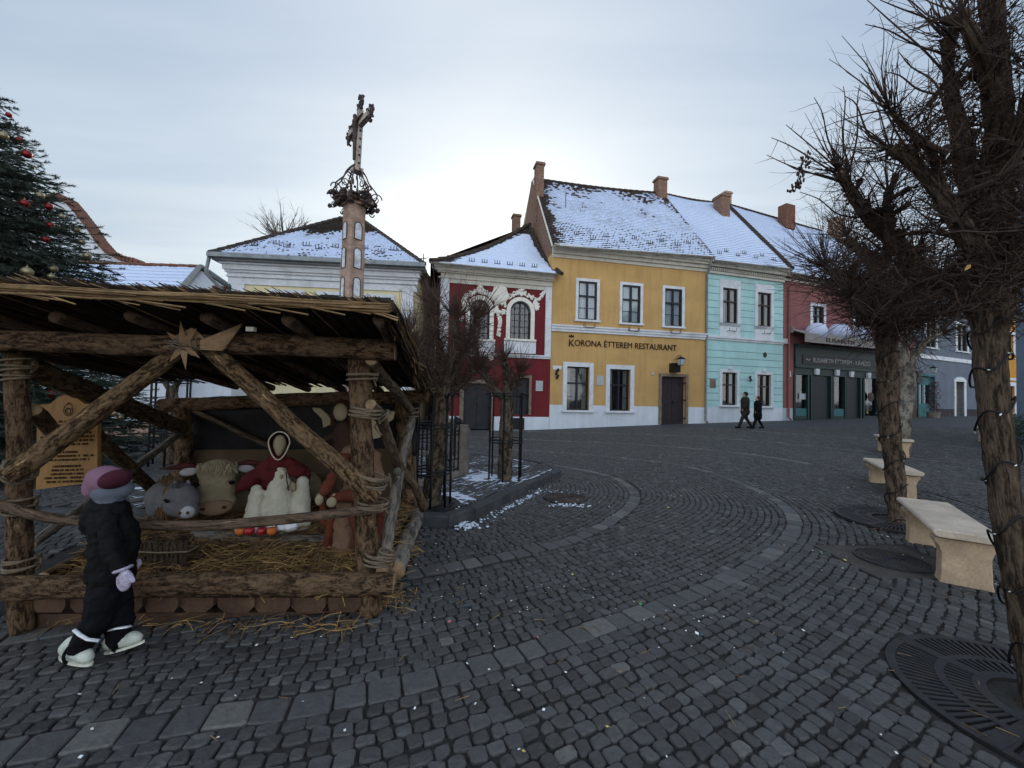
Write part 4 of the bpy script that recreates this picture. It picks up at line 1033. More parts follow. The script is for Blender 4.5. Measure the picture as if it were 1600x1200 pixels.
# shop front joinery
def zpx(v, u=1300): return F3.px(u, v)[1]
mb = MB(); zfas0, zfas1 = zpx(576), zpx(545)
fbox(mb, F3, sg0, sg1, -.5, .10, zfas0, zfas1); fbox(mb, F3, sg0-.02, sg1+.02, -.1, .22, zfas1-.05, zfas1+.08); fbox(mb, F3, sg0, sg1, -.1, .15, zfas0-.06, zfas0+.05)
fbox(mb, F3, sg0+.02, sg1-.02, -.4, .04, zpx(588), zfas0-.06); shopf = mb.build('shop_front', 'green_wood', Re)
cols = [(1240, 1262, 'win'), (1266, 1298, 'shut'), (1300, 1320, 'win'), (1322, 1344, 'shut'), (1348, 1372, 'win')]
for u0, u1, k in cols:
    a = F3.px(u0, 620)[0]; b = F3.px(u1, 620)[0]; zt_ = zpx(588); zg = gA+.03
    mb = MB(); fbox(mb, F3, a-.04, a+.08, -.4, .07, zg, zt_); fbox(mb, F3, b-.08, b+.04, -.4, .068, zg, zt_)
    if k == 'win':
        zb = zpx(642); fbox(mb, F3, a+.08, b-.08, -.4, .03, zg, zb-.28); fbox(mb, F3, a+.12, b-.12, .03, .05, zg+.12, zb-.40); fbox(mb, F3, a+.08, b-.08, -.35, -.28, zt_-.1, zt_); wn = mb.build('window_bay', 'green_wood', Re)
        mb = MB(); fbox(mb, F3, a+.08, b-.08, -.38, .0, zb-.28, zb+.12); mb.build('apron_panel', 'teal', wn) if u0 != 1348 else None
        mb = MB(); mb.poly([F3(a+.08, -.1, zb+.0), F3(b-.08, -.1, zb), F3(b-.08, -.1, zt_), F3(a+.08, -.1, zt_)]); mb.build('pane', 'glass', wn)
        if u0 == 1240: q = rect(F3, 1249, 615, 1259, 624, -.05); mb = MB(); fbox(mb, F3, q[0], q[1], -.08, -.05, q[2], q[3]); mb.build('menu_sheet', 'paper', wn)
        if u0 == 1300:
            q = rect(F3, 1304, 604, 1312, 628, -.3); mb = MB(); fbox(mb, F3, q[0], q[1], -.42, -.3, q[2], q[3]); mb.build('window_display', 'wood_board', wn)
        if u0 == 1348:
            q = F3.px(1358, 620, -.05); mb = MB()
            for i in range(3): mb.tube([F3(q[0]-.2+.05*i, -.2, q[1]+1.0), F3(q[0]+.0+.03*i, -.2, q[1]+.8), F3(q[0]+.04+.03*i, -.2, q[1]-1.0)], .05, 6)
            mb.build('ribbon_display', 'yellow_stuff', wn); mb = MB(); c_ = F3(q[0]-.05, .06, q[1]); 
            mb.lathe(c_, [(.02, -.02), (.26, -.02), (.28, 0), (.26, .03), (.02, .05)], 24, ax=Matrix.Rotation(F3.ang, 3, 'Z') @ Matrix.Rotation(math.pi/2, 3, 'X')); mb.build('round_sign', 'ironrust', wn)
    else:
        sh = mb.build('roller_shutter', 'green_wood', Re); mb = MB(); z = zg
        while z < zt_: fbox(mb, F3, a+.08, b-.08, -.07, -.05-.012, z, min(z+.05, zt_)); fbox(mb, F3, a+.08, b-.08, -.07, -.045, z+.05, min(z+.075, zt_+.001)); z += .08
        mb.build('shutter_slats', 'shutter', sh)
for uu, vv in ((1273.5, 581), (1305, 582.5), (1327.5, 585), (1354, 587)):
    s_, z_ = F3.px(uu, vv); mb = MB()
    mb.prism([F3(s_-.15, .02, z_+.16), F3(s_+.15, .02, z_+.16), F3(s_+.11, .02, z_-.16), F3(s_-.11, .02, z_-.16)], F3.n*.14)
    for k in (-.06, .0, .06): mb.box(s_+k-.012, s_+k+.012, .16, .172, z_-.13, z_+.14, T=F3)
    mb.build('corbel', 'trim', Re)
q0 = F3.px(1251, 560); q1 = F3.px(1371, 572); zs0 = (q0[1]+q1[1])/2; mb = MB(); fbox(mb, F3, q0[0], q1[0], .1, .13, zs0-.26, zs0+.26); sb = mb.build('sign_board', 'sign_black', Re)
a = F3.px(1266, 563)[0]; b = F3.px(1355, 563)[0]
for ch, x0, sz in (('ELISABETH ÉTTEREM - KÁVÉZÓ', a, .34),):
    t_ = text(ch, F3, x0, zs0-.11, sz, .14, 'letter_silver', Re); bpy.context.view_layer.update(); t_.scale.x = (b-a)/t_.dimensions.x
mb = MB()
for s_ in (q0[0]+.38, q1[0]-.38):
    for k in range(5): mb.ell(F3(s_+.07*(k-2), .14, zs0+.04*math.sin(k*1.7)), (.06, .012, .03), Matrix.Rotation(F3.ang, 3, 'Z'), su=7, sv=4)
mb.build('leaf_emblem', 'letter_silver', Re)
# awning
aw0 = F3.px(1232, 530)[0]; mb = MB(); zA_ = zpx(521, 1240); L = [F3(aw0, .06, zA_+.22), F3(sg1+.1, .06, zA_+.22), F3(sg1+.1, .85, zA_-.12), F3(aw0, .85, zA_-.12)]
mb.prism(L, (0, 0, -.03)); aw_ = mb.build('awning', 'awning', Re); mb = MB()
fbox(mb, F3, aw0, sg1+.1, .85, .87, zA_-.58, zA_-.10); fbox(mb, F3, aw0, aw0+.06, .0, .25, zA_+.0, zA_+.3); mb.build('valance', 'awning', aw_)
t_ = text('ELISABETH', F3, F3.px(1290, 545, .87)[0], zA_-.47, .30, .88, 'letter_brown', Re, name='awning_lettering'); bpy.context.view_layer.update(); t_.scale.x = (F3.px(1334, 545, .87)[0]-F3.px(1290, 545, .87)[0])/t_.dimensions.x
for k in range(3): mb = MB(); x = aw0+.3+k*(sg1-aw0-.4)/2; mb.tube([F3(x, .05, zA_-.1), F3(x, .82, zA_-.15)], .02, 6); mb.build('awning_arm', 'iron', aw_)
# cornice + roof
mb = MB(); fbox(mb, F3, .02, sr1, -.01, .10, zP-.40, zP-.28); fbox(mb, F3, .02, sr1, -.01, .3, zP-.2, zP); mb.build('cornice', 'trimcream', Re)
mb = MB(); b0 = zpx(533, 1228); fbox(mb, F3, .02, aw0-.05, -.01, .06, b0-.15, b0+.12); mb.build('string_course', 'trimcream', Re)
D3 = 4.6; cL3 = cR.copy(); sx_, sz_ = F3.px(1255, 350, -D3); cR3 = F3(sx_, -D3, sz_); f1 = F3(.05, .42, F3.px(1226, 424, .42)[1]); f2 = F3(sr1, .42, F3.px(1226, 424, .42)[1])
top_r = F3(sr1-1.5, -D3, sz_-.2)
mb = MB(); roof_face(mb, (f1, f2, top_r, cL3), 3, 30, 20, .2, .06); ro = mb.build('roof', ['roof_mint'], Re)
bare_attr(ro, lambda p: .5 if p.z > 13.2+2 else 0)
mb = MB(); mb.poly([F3(0, -2*D3, zP), F3(sr1, -2*D3, zP), top_r, cL3]); mb.build('rear_roof', 'darktile', Re); ridge(cL3, top_r, Re, r=.08)
ridge(e2+V((0, 0, .0)), cR, Re, r=.15, st=.25, name='party_wall_coping')
q = F3.px(1229, 330, -3.8); chimney(F3(q[0], -3.8, 0), .85, .6, q[1]-1.3, F3.px(1229, 322, -3.8)[1], Re, 'terracotta', F3.ang, False)
q = F3.px(1306, 355, -4.2); chimney(F3(q[0], -4.2, 0), .8, .6, q[1]-1.0, F3.px(1306, 345, -4.2)[1], Re, 'oldstone', F3.ang)
gutterline(F3, .05, sr1, .5, f1.z-.02, Re, seed=6, icicle=False)
downpipe(F3, .35, .08, gA, f1.z, Re, 'p_pink')
mb = MB(); q = F3.px(1233, 584); mb.prism([F3(q[0]+x, 0, q[1]+z) for x, z in ((-.1, -.15), (.1, -.15), (.06, 0), (.07, .1), (0, .18), (-.07, .1), (-.06, 0))], F3.n*.05); mb.build('wall_relief', 'trim', Re)
# big inflatable white balls on the awning
def wball(u, v, r, label):
    s_, z_ = F3.px(u, v, .62); mb = MB(); c_ = F3(s_, .55, z_); prof = []
    for j in range(28):
        for i in range(17): pass
    n = len(mb.v); su, sv = 36, 16
    for i in range(sv+1):
        t = math.pi*i/sv
        for j in range(su):
            a = 2*math.pi*j/su; rr_ = r*max(math.sin(t), .02)*(1-.05*abs(math.cos(a*4))**8); mb.v.append(tuple(c_+V((rr_*math.cos(a), rr_*math.sin(a), r*.95*math.cos(t)))))
    for i in range(sv):
        for j in range(su): mb.face((n+i*su+j, n+i*su+(j+1) % su, n+(i+1)*su+(j+1) % su, n+(i+1)*su+j))
    o = mb.build('inflatable_ball', 'white_fabric', smooth=True); tag(o, label, 'inflatable', 'white inflatable balls on the awning')
wball(1278, 518, .50, 'white inflatable ball resting on the left end of the grey awning'); wball(1313, 519, .52, 'white inflatable ball in the middle of the three on the grey awning'); wball(1347, 523, .50, 'white inflatable ball furthest right on the awning, half hidden by the branches')
def snow_edge(a, b, root, r=.05, sd=1):
    n = int((b-a).length/.09); Rn = random.Random(sd); mb = MB(); i = 0
    while i < n:
        L = Rn.randint(6, 26); j = min(n, i+L)
        if j-i > 3:
            P = [a.lerp(b, k/n)+V((0, 0, .03+.012*mn.noise(V((k*.4, sd, 0))))) for k in range(i, j+1)]; mb.tube(P, [r*(.35+.65*min(1, (k-i)/3, (j-k)/3)+.3*mn.noise(V((k*.31, sd*3, 1)))) for k in range(i, j+1)], 8, True, flat=.7)
        i = j+Rn.randint(0, 3)
    mb.build('snow_edge', 'snow', root, smooth=True)
snow_edge(e1, e2, Mi, .055, 2); snow_edge(f1, f2, Re, .055, 3); snow_edge(eL.lerp(eR, .06), eL.lerp(eR, .93), R_, .05, 4); snow_edge(ea.lerp(eb, .05), ea.lerp(eb, .97), Y, .035, 5)
# ---------------------------------------------------------------- brown arch house and grey house
Gr = rootat(F4, 2.5, 'grey_house', 'blue grey house with a teal door at the far end of the square')
sg_e = F4.px(1531, 600)[0]; gB = gz(*F4(2, 0, 0).xy); zH = F4.px(1480, 470)[1]+1.2
ug = [rect(F4, 1447, 500, 1462, 543), rect(F4, 1495, 508, 1511, 549)]; td = rect(F4, 1434.5, 588, 1459, 655); ad = rect(F4, 1493, 596, 1506, 655)
zpb = F4.px(1480, 639)[1]
wall(F4, 0, sg_e, g0, zH, ug+[(td[0], td[1], g0, td[3], .2), (ad[0], ad[1], g0, ad[3], .35)], 'wall', ['p_grey', 'p_base'], Gr, .16, zpb, back=9)
rooms(F4, .2, sg_e-.2, .2, zH-.3, Gr)
for r in ug: window(F4, r, Gr, .2, 'frame_brown', .1, 'curtain_warm', .66, curt=.25)
gB = F4.px(1447, 655)[1]
r = (td[0], td[1], gB, td[3]); s0, s1 = r[0], r[1]; mb = MB(); sm_ = s0+(s1-s0)*.5
for a, b in ((s0, sm_-.01), (sm_+.01, s1)):
    fbox(mb, F4, a, b, -.2, -.15, gB, gB+1.0); fbox(mb, F4, a, a+.1, -.2, -.15, gB+1.0, td[3]-.55); fbox(mb, F4, b-.1, b, -.2, -.15, gB+1.0, td[3]-.55); fbox(mb, F4, a+.1, b-.1, -.15, -.13, gB+.2, gB+.8)
fbox(mb, F4, s0, s1, -.2, -.12, td[3]-.55, td[3]); tdo = mb.build('teal_door', 'teal', Gr)
frame_ring(F4, s0, s1, gB, td[3], .12, -.02, .06, 0).build('jamb', 'teal', tdo); mb = MB(); mb.poly([F4(s0, -.18, gB+1), F4(s1, -.18, gB+1), F4(s1, -.18, td[3]-.5), F4(s0, -.18, td[3]-.5)]); mb.build('pane', 'glass', tdo)
mb = MB(); fbox(mb, F4, ad[0], ad[1], -.40, -.32, gB, ad[3]); ado = mb.build('arched_door', 'stonejamb', Gr); mb = MB()
w_ = .22; fbox(mb, F4, ad[0]-w_, ad[0], -.3, .04, gB, ad[3]); fbox(mb, F4, ad[1], ad[1]+w_*1.4, -.3, .04, gB, ad[3])
cxx = (ad[0]+ad[1]+.1)/2; hw = (ad[1]-ad[0])/2+.3
mb.prism([F4(cxx-hw, .045, ad[3]-.02)]+[F4(cxx+hw*math.cos(t), .045, ad[3]+.32*math.sin(t)) for t in np.linspace(math.pi, 0, 9)]+[F4(cxx+hw, .045, ad[3]-.02)], F4.n*-.1); mb.build('door_surround', 'trim', ado)
mb = MB(); fbox(mb, F4, ad[0]+.08, ad[1]-.1, -.32, -.30, gB+1.0, gB+2.1); mb.build('door_panel', 'yellow_stuff', ado)
mb = MB(); bz = F4.px(1480, 561)[1]; fbox(mb, F4, 0, sg_e, -.01, .06, bz-.14, bz+.12); mb.build('string_course', 'trim', Gr)
mb = MB(); fbox(mb, F4, 0, sg_e, -.01, .3, zH-.2, zH); mb.build('cornice', 'trimcream', Gr)
mb = MB(); roof_face(mb, (F4(0, .4, zH), F4(sg_e, .4, zH), F4(sg_e, -4.5, zH+4.2), F4(0, -4.5, zH+4.2)), 9, 16, 16, .2); ro = mb.build('roof', ['roof_mint'], Gr); bare_attr(ro, lambda p: 0)
mb = MB(); mb.poly([F4(0, -9, zH), F4(sg_e, -9, zH), F4(sg_e, -4.5, zH+4.2), F4(0, -4.5, zH+4.2)]); mb.build('rear_roof', 'darktile', Gr)
lantern(F4, F4.px(1432, 580)[0], F4.px(1445, 580)[1], Gr, .8)
mb = MB(); fbox(mb, F4, ad[0]-1.0, ad[0]-.75, .0, .01, gB+.1, gB+.35); mb.build('vent_grille', 'iron', Gr)
# hanging shop sign with a scrolled outline
hs = MB(); c_ = F4(F4.px(1437, 590, .8)[0], .75, F4.px(1437, 590, .8)[1]); A = Frame((c_.x, c_.y), math.degrees(F4.ang)); k_ = .95
hs.prism([A(x*k_, 0, c_.z+z*k_) for x, z in ((-.3, .42), (.3, .42), (.34, .34), (.2, .22), (.22, .0), (.38, -.14), (.36, -.36), (.12, -.36), (0, -.46), (-.12, -.36), (-.36, -.36), (-.38, -.14), (-.22, 0), (-.2, .22), (-.34, .34))], A.n*.05)
hs_ = hs.build('hanging_sign', 'sign_black'); tag(hs_, 'dark scroll shaped hanging sign beneath the lantern over the teal door', 'sign')
# brown archway bay (end of the restaurant facade)
mb = MB(); s0 = F3.px(1389, 600)[0]; s1 = sr1; za_ = F3.px(1404, 560)[1]; a0, a1 = F3.px(1395, 600)[0], F3.px(1414, 600)[0]; rr_ = (a1-a0)/2; zs_ = F3.px(1404, 590)[1]; cc = (a0+a1)/2
AA = [(cc-rr_*math.cos(math.pi*i/12), zs_+rr_*.9*math.sin(math.pi*i/12)) for i in range(13)]
for i in range(12): mb.prism([F3(AA[i][0], .0, AA[i][1]), F3(AA[i+1][0], .0, AA[i+1][1]), F3(AA[i+1][0], .0, za_), F3(AA[i][0], .0, za_)], F3.n*.12)
fbox(mb, F3, s0, a0, 0, .12, 0, za_); fbox(mb, F3, a1, s1, 0, .12, 0, za_); mb.build('archway', 'p_brown', Re)
mb = MB(); mb.poly([F3(a0, .02, 0), F3(a1, .02, 0)]+[F3(x, .02, z) for x, z in AA[::-1]]); mb.build('arch_door', 'door_dark', Re)
# pavement strip in front of the grey house
mb = MB(); K = 14
for k in range(K):
    a, b = -1.0+(sg_e+4)*k/K, -1.0+(sg_e+4)*(k+1)/K; za2, zb2 = gB-.04, gB-.04
    mb.box8([F4(a, 1.5, za2-.3), F4(b, 1.5, zb2-.3), F4(b, -.5, zb2-.3), F4(a, -.5, za2-.3), F4(a, 1.5, za2), F4(b, 1.5, zb2), F4(b, -.5, zb2), F4(a, -.5, za2)])
tag(mb.build('pavement', 'p_trimgrey'), kind='structure')
# ---------------------------------------------------------------- orange house beyond, slate coloured house on the right
p0 = W(1556, 600, 31); F5 = Frame((p0.x, 31), 24); Or = rootat(F5, 1.5, 'orange_house', 'orange house seen between the biggest tree trunk and the slate blue house')
r1 = rect(F5, 1566, 523, 1583, 551); r2 = rect(F5, 1571, 603, 1585, 645)
wall(F5, -2, 8, -.2, 9, [r1, r2], 'wall', ['p_orange', 'p_trimgrey'], Or, .2, .9, back=8); rooms(F5, -1.8, 7.8, .2, 8.7, Or)
for r in (r1, r2): window(F5, r, Or, .3, 'frame_dark', .15, 'curtain_warm', .66, curt=.4)
mb = MB(); roof_face(mb, (F5(-2.2, .4, 9), F5(8.2, .4, 9), F5(8.2, -4, 13), F5(-2.2, -4, 13)), 9, 16, 16, .2); ro = mb.build('roof', ['roof_mint'], Or); bare_attr(ro, lambda p: 0)
mb = MB(); z9 = F5.px(1576, 596)[1]; fbox(mb, F5, -2, 8, -.01, .05, z9+.1, z9+.3); mb.build('string_course', 'trim', Or)
cS = W(1588, 600, 9.6); F6 = Frame((cS.x, 9.6), -55); Sl = rootat(F6, 1, 'slate_house', 'tall slate blue house front at the right edge behind the big tree', 'house')
zS = 6.9; ws = [(.35, 1.35, 1.2, 3.0), (.35, 1.35, 4.3, 6.0), (2.2, 3.2, 1.2, 3.0), (2.2, 3.2, 4.3, 6.0)]
wall(F6, 0, 8, -.3, zS, ws, 'wall', ['p_slate', 'p_base'], Sl, .2, .8, back=7); rooms(F6, .2, 7.8, .2, 6.5, Sl)
for r in ws: window(F6, r, Sl, .15, 'frame_dark', .1, 'curtain', .66)
mb = MB(); fbox(mb, F6, -.1, 8, -.01, .3, zS-.2, zS); mb.build('cornice', 'trimgrey' if 'trimgrey' in M else 'p_trimgrey', Sl)
mb = MB(); roof_face(mb, (F6(-.4, .5, zS), F6(8.3, .5, zS), F6(8.3, -3.8, zS+3.6), F6(1.1, -3.8, zS+3.6)), 9, 26, 16, .2); ro = mb.build('roof', ['roof_right'], Sl); bare_attr(ro, lambda p: .6)
mb = MB(); mb.poly([F6(-.4, -8, zS), F6(-.4, .5, zS), F6(1.1, -3.8, zS+3.6)]); mb.build('side_roof', 'roof_right', Sl)
# ---------------------------------------------------------------- left: pale yellow hipped house
YL = 14.6; pl = W(352, 600, YL); F7 = Frame((pl.x, YL), 5); Lh = rootat(F7, 3.5, 'hip_roofed_house', 'pale yellow house with grey gutter and hipped snowy roof behind the stone column')
sE = F7.px(646, 600)[0]; zGL = F7.px(500, 413)[1]; 
wl = [rect(F7, 426, 458, 470, 500), rect(F7, 571, 464, 580, 505), rect(F7, 500, 461, 535, 502)]
wl = [(a, b, c-1.0, d) for a, b, c, d in wl]; wl[1] = (wl[1][0], wl[1][0]+.95, wl[1][2], wl[1][3])
wall(F7, .1, sE-.1, -.2, zGL, wl, 'wall', ['p_pale', 'p_white'], Lh, .15, 1.0, back=8); rooms(F7, .4, sE-.4, .2, zGL-.4, Lh, -.5)
for r in wl: window(F7, r, Lh, .13, 'green_wood', .05, 'curtain', .66)
mb = MB()
for z0, z1, n in ((-1.12, -.80, .05), (-.80, -.74, .12), (-.6, -.5, .16), (-.5, -.28, .24), (-.28, -.1, .34), (-.74, -.6, .09)): fbox(mb, F7, .0-n*.6, sE+n*.6, -.01, n, zGL+z0*.8, zGL+z1*.8)
fbox(mb, F7, .1, .55, -.01, .04, 0, zGL-.89); fbox(mb, F7, sE-.55, sE-.1, -.01, .04, 0, zGL-.89); mb.build('cornice', 'trim', Lh)
e1_ = F7(-.35, .6, zGL+.02); e2_ = F7(sE+.35, .6, zGL+.02); DL = 4.2; qa = F7.px(530, 342, -DL); qb = F7.px(566, 342, -DL); tl = F7(qa[0], -DL, qa[1]); tr = F7(qb[0], -DL, qa[1])
mb = MB(); roof_face(mb, (e1_, e2_, tr, tl), 0, 34, 20, .2, 0); ro = mb.build('roof', ['roof_left'], Lh)
def bareL(p):
    t = (p.z-zGL)/(tl.z-zGL); s = (p-F7.p).dot(F7.d); L0 = -.35+(qa[0]+.35)*t; return .95/(1+math.exp(-(t-.66)*16))+.45*math.exp(-max(0, s-L0)/.2)+.3*math.exp(-((s-qa[0]+.2)/.5)**2)*(t > .4)
bare_attr(ro, bareL)
mb = MB(); bk = F7(-.35, -9, zGL); bk2 = F7(sE+.35, -9, zGL); mb.poly([bk, e1_, tl]); mb.poly([e2_, bk2, tr]); mb.poly([bk2, bk, tl, tr]); mb.build('rear_roof', 'darktile', Lh)
ridge(e1_, tl, Lh, r=.10, name='hip_tiles'); ridge(e2_, tr, Lh, r=.10, name='hip_tiles'); ridge(tl, tr, Lh, r=.12)
mb = MB(); fbox(mb, F7, -.4, sE+.4, .45, .7, zGL-.10, zGL+.05); fbox(mb, F7, -.35, sE+.35, -.01, .50, zGL-.16, zGL-.08); mb.build('gutter', 'zinc', Lh)
mb = MB(); mb.tube([F7(-.35, .6, zGL-.05), F7(-.45, .6, zGL-.7), F7(-.2, .2, zGL-1.1), F7(.02, .08, zGL-1.4), F7(.02, .08, 0)], .06, 8); mb.build('downpipe', 'zinc', Lh, smooth=True)
mb = MB(); q = F7.px(524, 385, -1.9); cc = F7(q[0], -1.9, q[1]); AA = Frame((cc.x, cc.y), 5)
mb.prism([AA(-.35+.7*i/10, .35, cc.z-.15+.33*math.sin(math.pi*i/10)) for i in range(11)], AA.n*-1.1); dm_ = mb.build('dormer', 'zinc', Lh); mb = MB(); mb.prism([AA(-.26+.52*i/10, .36, cc.z-.15+.24*math.sin(math.pi*i/10)) for i in range(11)], AA.n*.02); mb.build('dormer_opening', 'dark_room', dm_)
snow_guards(F7, [e1_.lerp(tl, .16+.05*(i % 2)).lerp(e2_.lerp(tr, .16+.05*(i % 2)), .1+.09*i)+V((0, 0, .05)) for i in range(10)], Lh)
# ---------------------------------------------------------------- left: low white outbuilding, red roofed lean-to, big gable
YO = 12.6; po = W(150, 600, YO); F8 = Frame((po.x-6, YO), 2); Ob = rootat(F8, 3, 'white_outbuilding', 'low white outbuilding with a snow striped tiled roof behind the Christmas tree')
sO = F8.px(262, 600)[0]; zO = F8.px(210, 478)[1]
wall(F8, -6, sO, -.2, zO, [], 'wall', ['p_white', 'oldstone'], Ob, .1, .42, back=5)
q0 = F8.px(165, 413, -2.4); q1 = F8.px(312, 417, -2.4)
mb = MB(); P = (F8(-6, .3, zO), F8(sO+.1, .3, zO), F8(q1[0], -2.4, q1[1]), F8(-6, -2.4, q1[1])); roof_face(mb, P, 0, 40, 10, .3); ro = mb.build('roof', ['roof_out'], Ob); bare_attr(ro, lambda p: .5*math.exp(-((q1[1]-p.z)/.12)**2)+(.25 if mn.noise(p*.8) > .35 and q1[1]-p.z < .5 else 0))
mb = MB(); mb.poly([F8(-6, -5, zO), F8(sO+1.2, -5, zO), P[2], P[3]]); mb.build('rear_roof', 'darktile', Ob); ridge(P[3], P[2], Ob, 'terracotta', .09)
mb = MB(); mb.prism([F8(sO+.0, .2, zO), F8(q1[0], -2.4, q1[1]-.1), F8(sO+1.5, -4.4, zO)], V((0, 0, -.2))); mb.poly([F8(sO, .02, -.1), F8(sO, .02, zO), F8(q1[0], -2.4, q1[1]-.1), F8(sO+1.5, -4.5, zO), F8(sO+1.5, -4.5, -.1)]); mb.build('gable', 'p_white', Ob)
mb = MB(); mb.tube([P[1]+V((.03, 0, .03)), P[2]+V((.03, 0, .03))], .09, 5); mb.tube([P[2]+V((.03, 0, .03)), F8(sO+1.6, -4.6, zO)], .09, 5); mb.build('bargeboard', 'zinc', Ob)
YQ = 13.6; pq = W(268, 600, YQ); F9 = Frame((pq.x, YQ), 3); Le = rootat(F9, 1, 'lean_to', 'small lean-to with rusty red tiled roof left of the pale yellow house', 'shed')
s9 = F9.px(362, 600)[0]; z90 = F9.px(320, 478)[1]; t0, t1 = F9.px(297, 446, -1.6), F9.px(352, 450, -1.6)
wall(F9, .2, s9, -.2, z90, [], 'wall', ['p_white'], Le, .1, back=3)
mb = MB(); roof_face(mb, (F9(-.1, .3, z90), F9(s9, .3, z90), F9(t1[0], -1.6, t1[1]), F9(t0[0], -1.6, t1[1])), 3, 12, 8, .28); ro = mb.build('roof', ['roof_out'], Le); bare_attr(ro, lambda p: .9 if (p-F9.p).dot(F9.d) < .95+.35*mn.noise(p*2) else 0)
ridge(F9(t0[0], -1.6, t1[1]), F9(t1[0], -1.6, t1[1]), Le, 'terracotta', .08)
YC = 19; C9 = [(40, 330), (75, 315), (95, 311), (108, 318), (122, 334), (140, 357), (155, 380), (170, 397), (190, 407), (218, 413)]
Ga = thing('gabled_house', 'tall white curved gable with a red tile coping rising behind the Christmas tree', 'house', W(95, 640, YC))
mb = MB(); pts = [W(u, v, YC) for u, v in C9]; poly_ = [V((pts[0].x-3, YC, -.2)), V((pts[-1].x, YC, -.2))]+pts[::-1]+[V((pts[0].x-3, YC, pts[0].z-2))]; mb.prism(poly_, (-4.6, 6, 0)); mb.build('gable', 'p_white', Ga)
mb = MB()
for i in range(len(pts)-1):
    K = 5
    for k in range(K): p, q = pts[i].lerp(pts[i+1], k/K), pts[i].lerp(pts[i+1], (k+1.2)/K); mb.prism([p+V((0, -.2, .0)), q+V((0, -.2, -.02)), q+V((0, -.2, .14)), p+V((0, -.2, .24))], (0, .6, 0))
mb.build('coping_tiles', 'terracotta', Ga)
# chapel turret with cross, far off between the houses
YT = 34; pt = W(659, 430, YT); Ch = thing('chapel', 'distant yellowish chapel with a small dark pyramid roof and thin cross', 'chapel', (pt.x, YT, 0))
mb = MB(); mb.box(pt.x-1.1, pt.x+2.6, YT, YT+4, -.2, W(659, 430, YT).z-.4); mb.build('wall', 'p_pale', Ch)
mb = MB(); zb_, zt__ = W(659, 432, YT).z, W(659, 414, YT).z; n0 = mb.add([(pt.x-.75, YT-.2, zb_), (pt.x+.75, YT-.2, zb_), (pt.x+.75, YT+1.3, zb_), (pt.x-.75, YT+1.3, zb_), (pt.x, YT+.5, zt__)])
for i in range(4): mb.face((n0+i, n0+(i+1) % 4, n0+4))
mb.box(pt.x-.6, pt.x+.6, YT, YT+1.1, zb_-.8, zb_); mb.build('turret_roof', 'zinc', Ch)
mb = MB(); zc2 = W(659, 393, YT).z; mb.tube([(pt.x, YT+.5, zt__-.1), (pt.x, YT+.5, zc2)], .045, 5); mb.tube([(pt.x-.28, YT+.5, zc2-.45), (pt.x+.28, YT+.5, zc2-.45)], .04, 5); mb.tube([(pt.x-.2, YT+.5, zc2-.75), (pt.x+.2, YT+.5, zc2-.75)], .04, 5); mb.build('cross', 'iron', Ch)
# ================================================================ NATIVITY STABLE
St = thing('nativity_stable', 'open wooden stable of rough bark logs with a reed mat roof', 'stable', (-2.2, 3.6, 0))
def log(a, b, ra, rb=None, name='log', mat='bark_log', bend=0.03, sd=0, seg=14, parent=None, rn=.12, end='cutwood', mids=None):
    a = V(a); b = V(b); rb = ra if rb is None else rb; L = (b-a).length; R = random.Random(sd*13+5)
    P0 = [a]+[V(m) for m in (mids or [])]+[b]
    if mids: Q = catmull3(P0, max(4, int(L/.05/len(P0))))
    else: Q = [a.lerp(b, i/max(4, int(L/.05))) for i in range(max(4, int(L/.05))+1)]
    n = len(Q); o = [V((mn.noise(V((sd+i*.09*bend*0+i/n*2.3, 1.7, k*5.0))) for k in range(3)))*bend*math.sin(math.pi*i/(n-1)) for i in range(n)]
    Q = [q+w for q, w in zip(Q, o)]; rad = [ra+(rb-ra)*i/(n-1) for i in range(n)]
    rad = [r*(1+.07*mn.noise(V((sd*2.1, i*.22, 0)))) for i, r in enumerate(rad)]; rad[0] *= .96; rad[-1] *= .96
    mb = MB(); mb.tube(Q, rad, seg, True, 0, 1, rn, sd); ob = mb.build(name, [mat, end], parent or St, smooth=True); return ob
def catmull3(P, n):
    P = [2*P[0]-P[1]]+P+[2*P[-1]-P[-2]]; out = []
    for i in range(1, len(P)-2):
        for k in range(n):
            t = k/n; out.append(.5*((2*P[i])+(-P[i-1]+P[i+1])*t+(2*P[i-1]-5*P[i]+4*P[i+1]-P[i+2])*t*t+(-P[i-1]+3*P[i]-3*P[i+1]+P[i+2])*t**3))
    return out+[P[-2]]
def rope(c, ax, r, turns=4, w=.06, name='rope_lashing', th=.008, sd=1, parent=None, tail=True):
    """turns of rope round a log: c centre, ax axis direction, r radius"""
    ax = V(ax).normalized(); a = ax.orthogonal().normalized(); b = ax.cross(a); R = random.Random(sd); mb = MB(); P = []
    N = int(turns*18)
    for i in range(N+1):
        t = i/18*2*math.pi; f = i/N; P.append(V(c)+ax*((f-.5)*w+.012*math.sin(t*.5+sd))+a*(math.cos(t)*(r+.006+.004*math.sin(i)))+b*(math.sin(t)*(r+.006+.004*math.cos(i*1.3))))
    if tail: P += [P[-1]+V((R.uniform(-.03, .03), -.01, -.04)), P[-1]+V((R.uniform(-.05, .05), -.02, -.10))]
    mb.tube(P, th, 6); return mb.build(name, 'rope', parent or St, smooth=True)
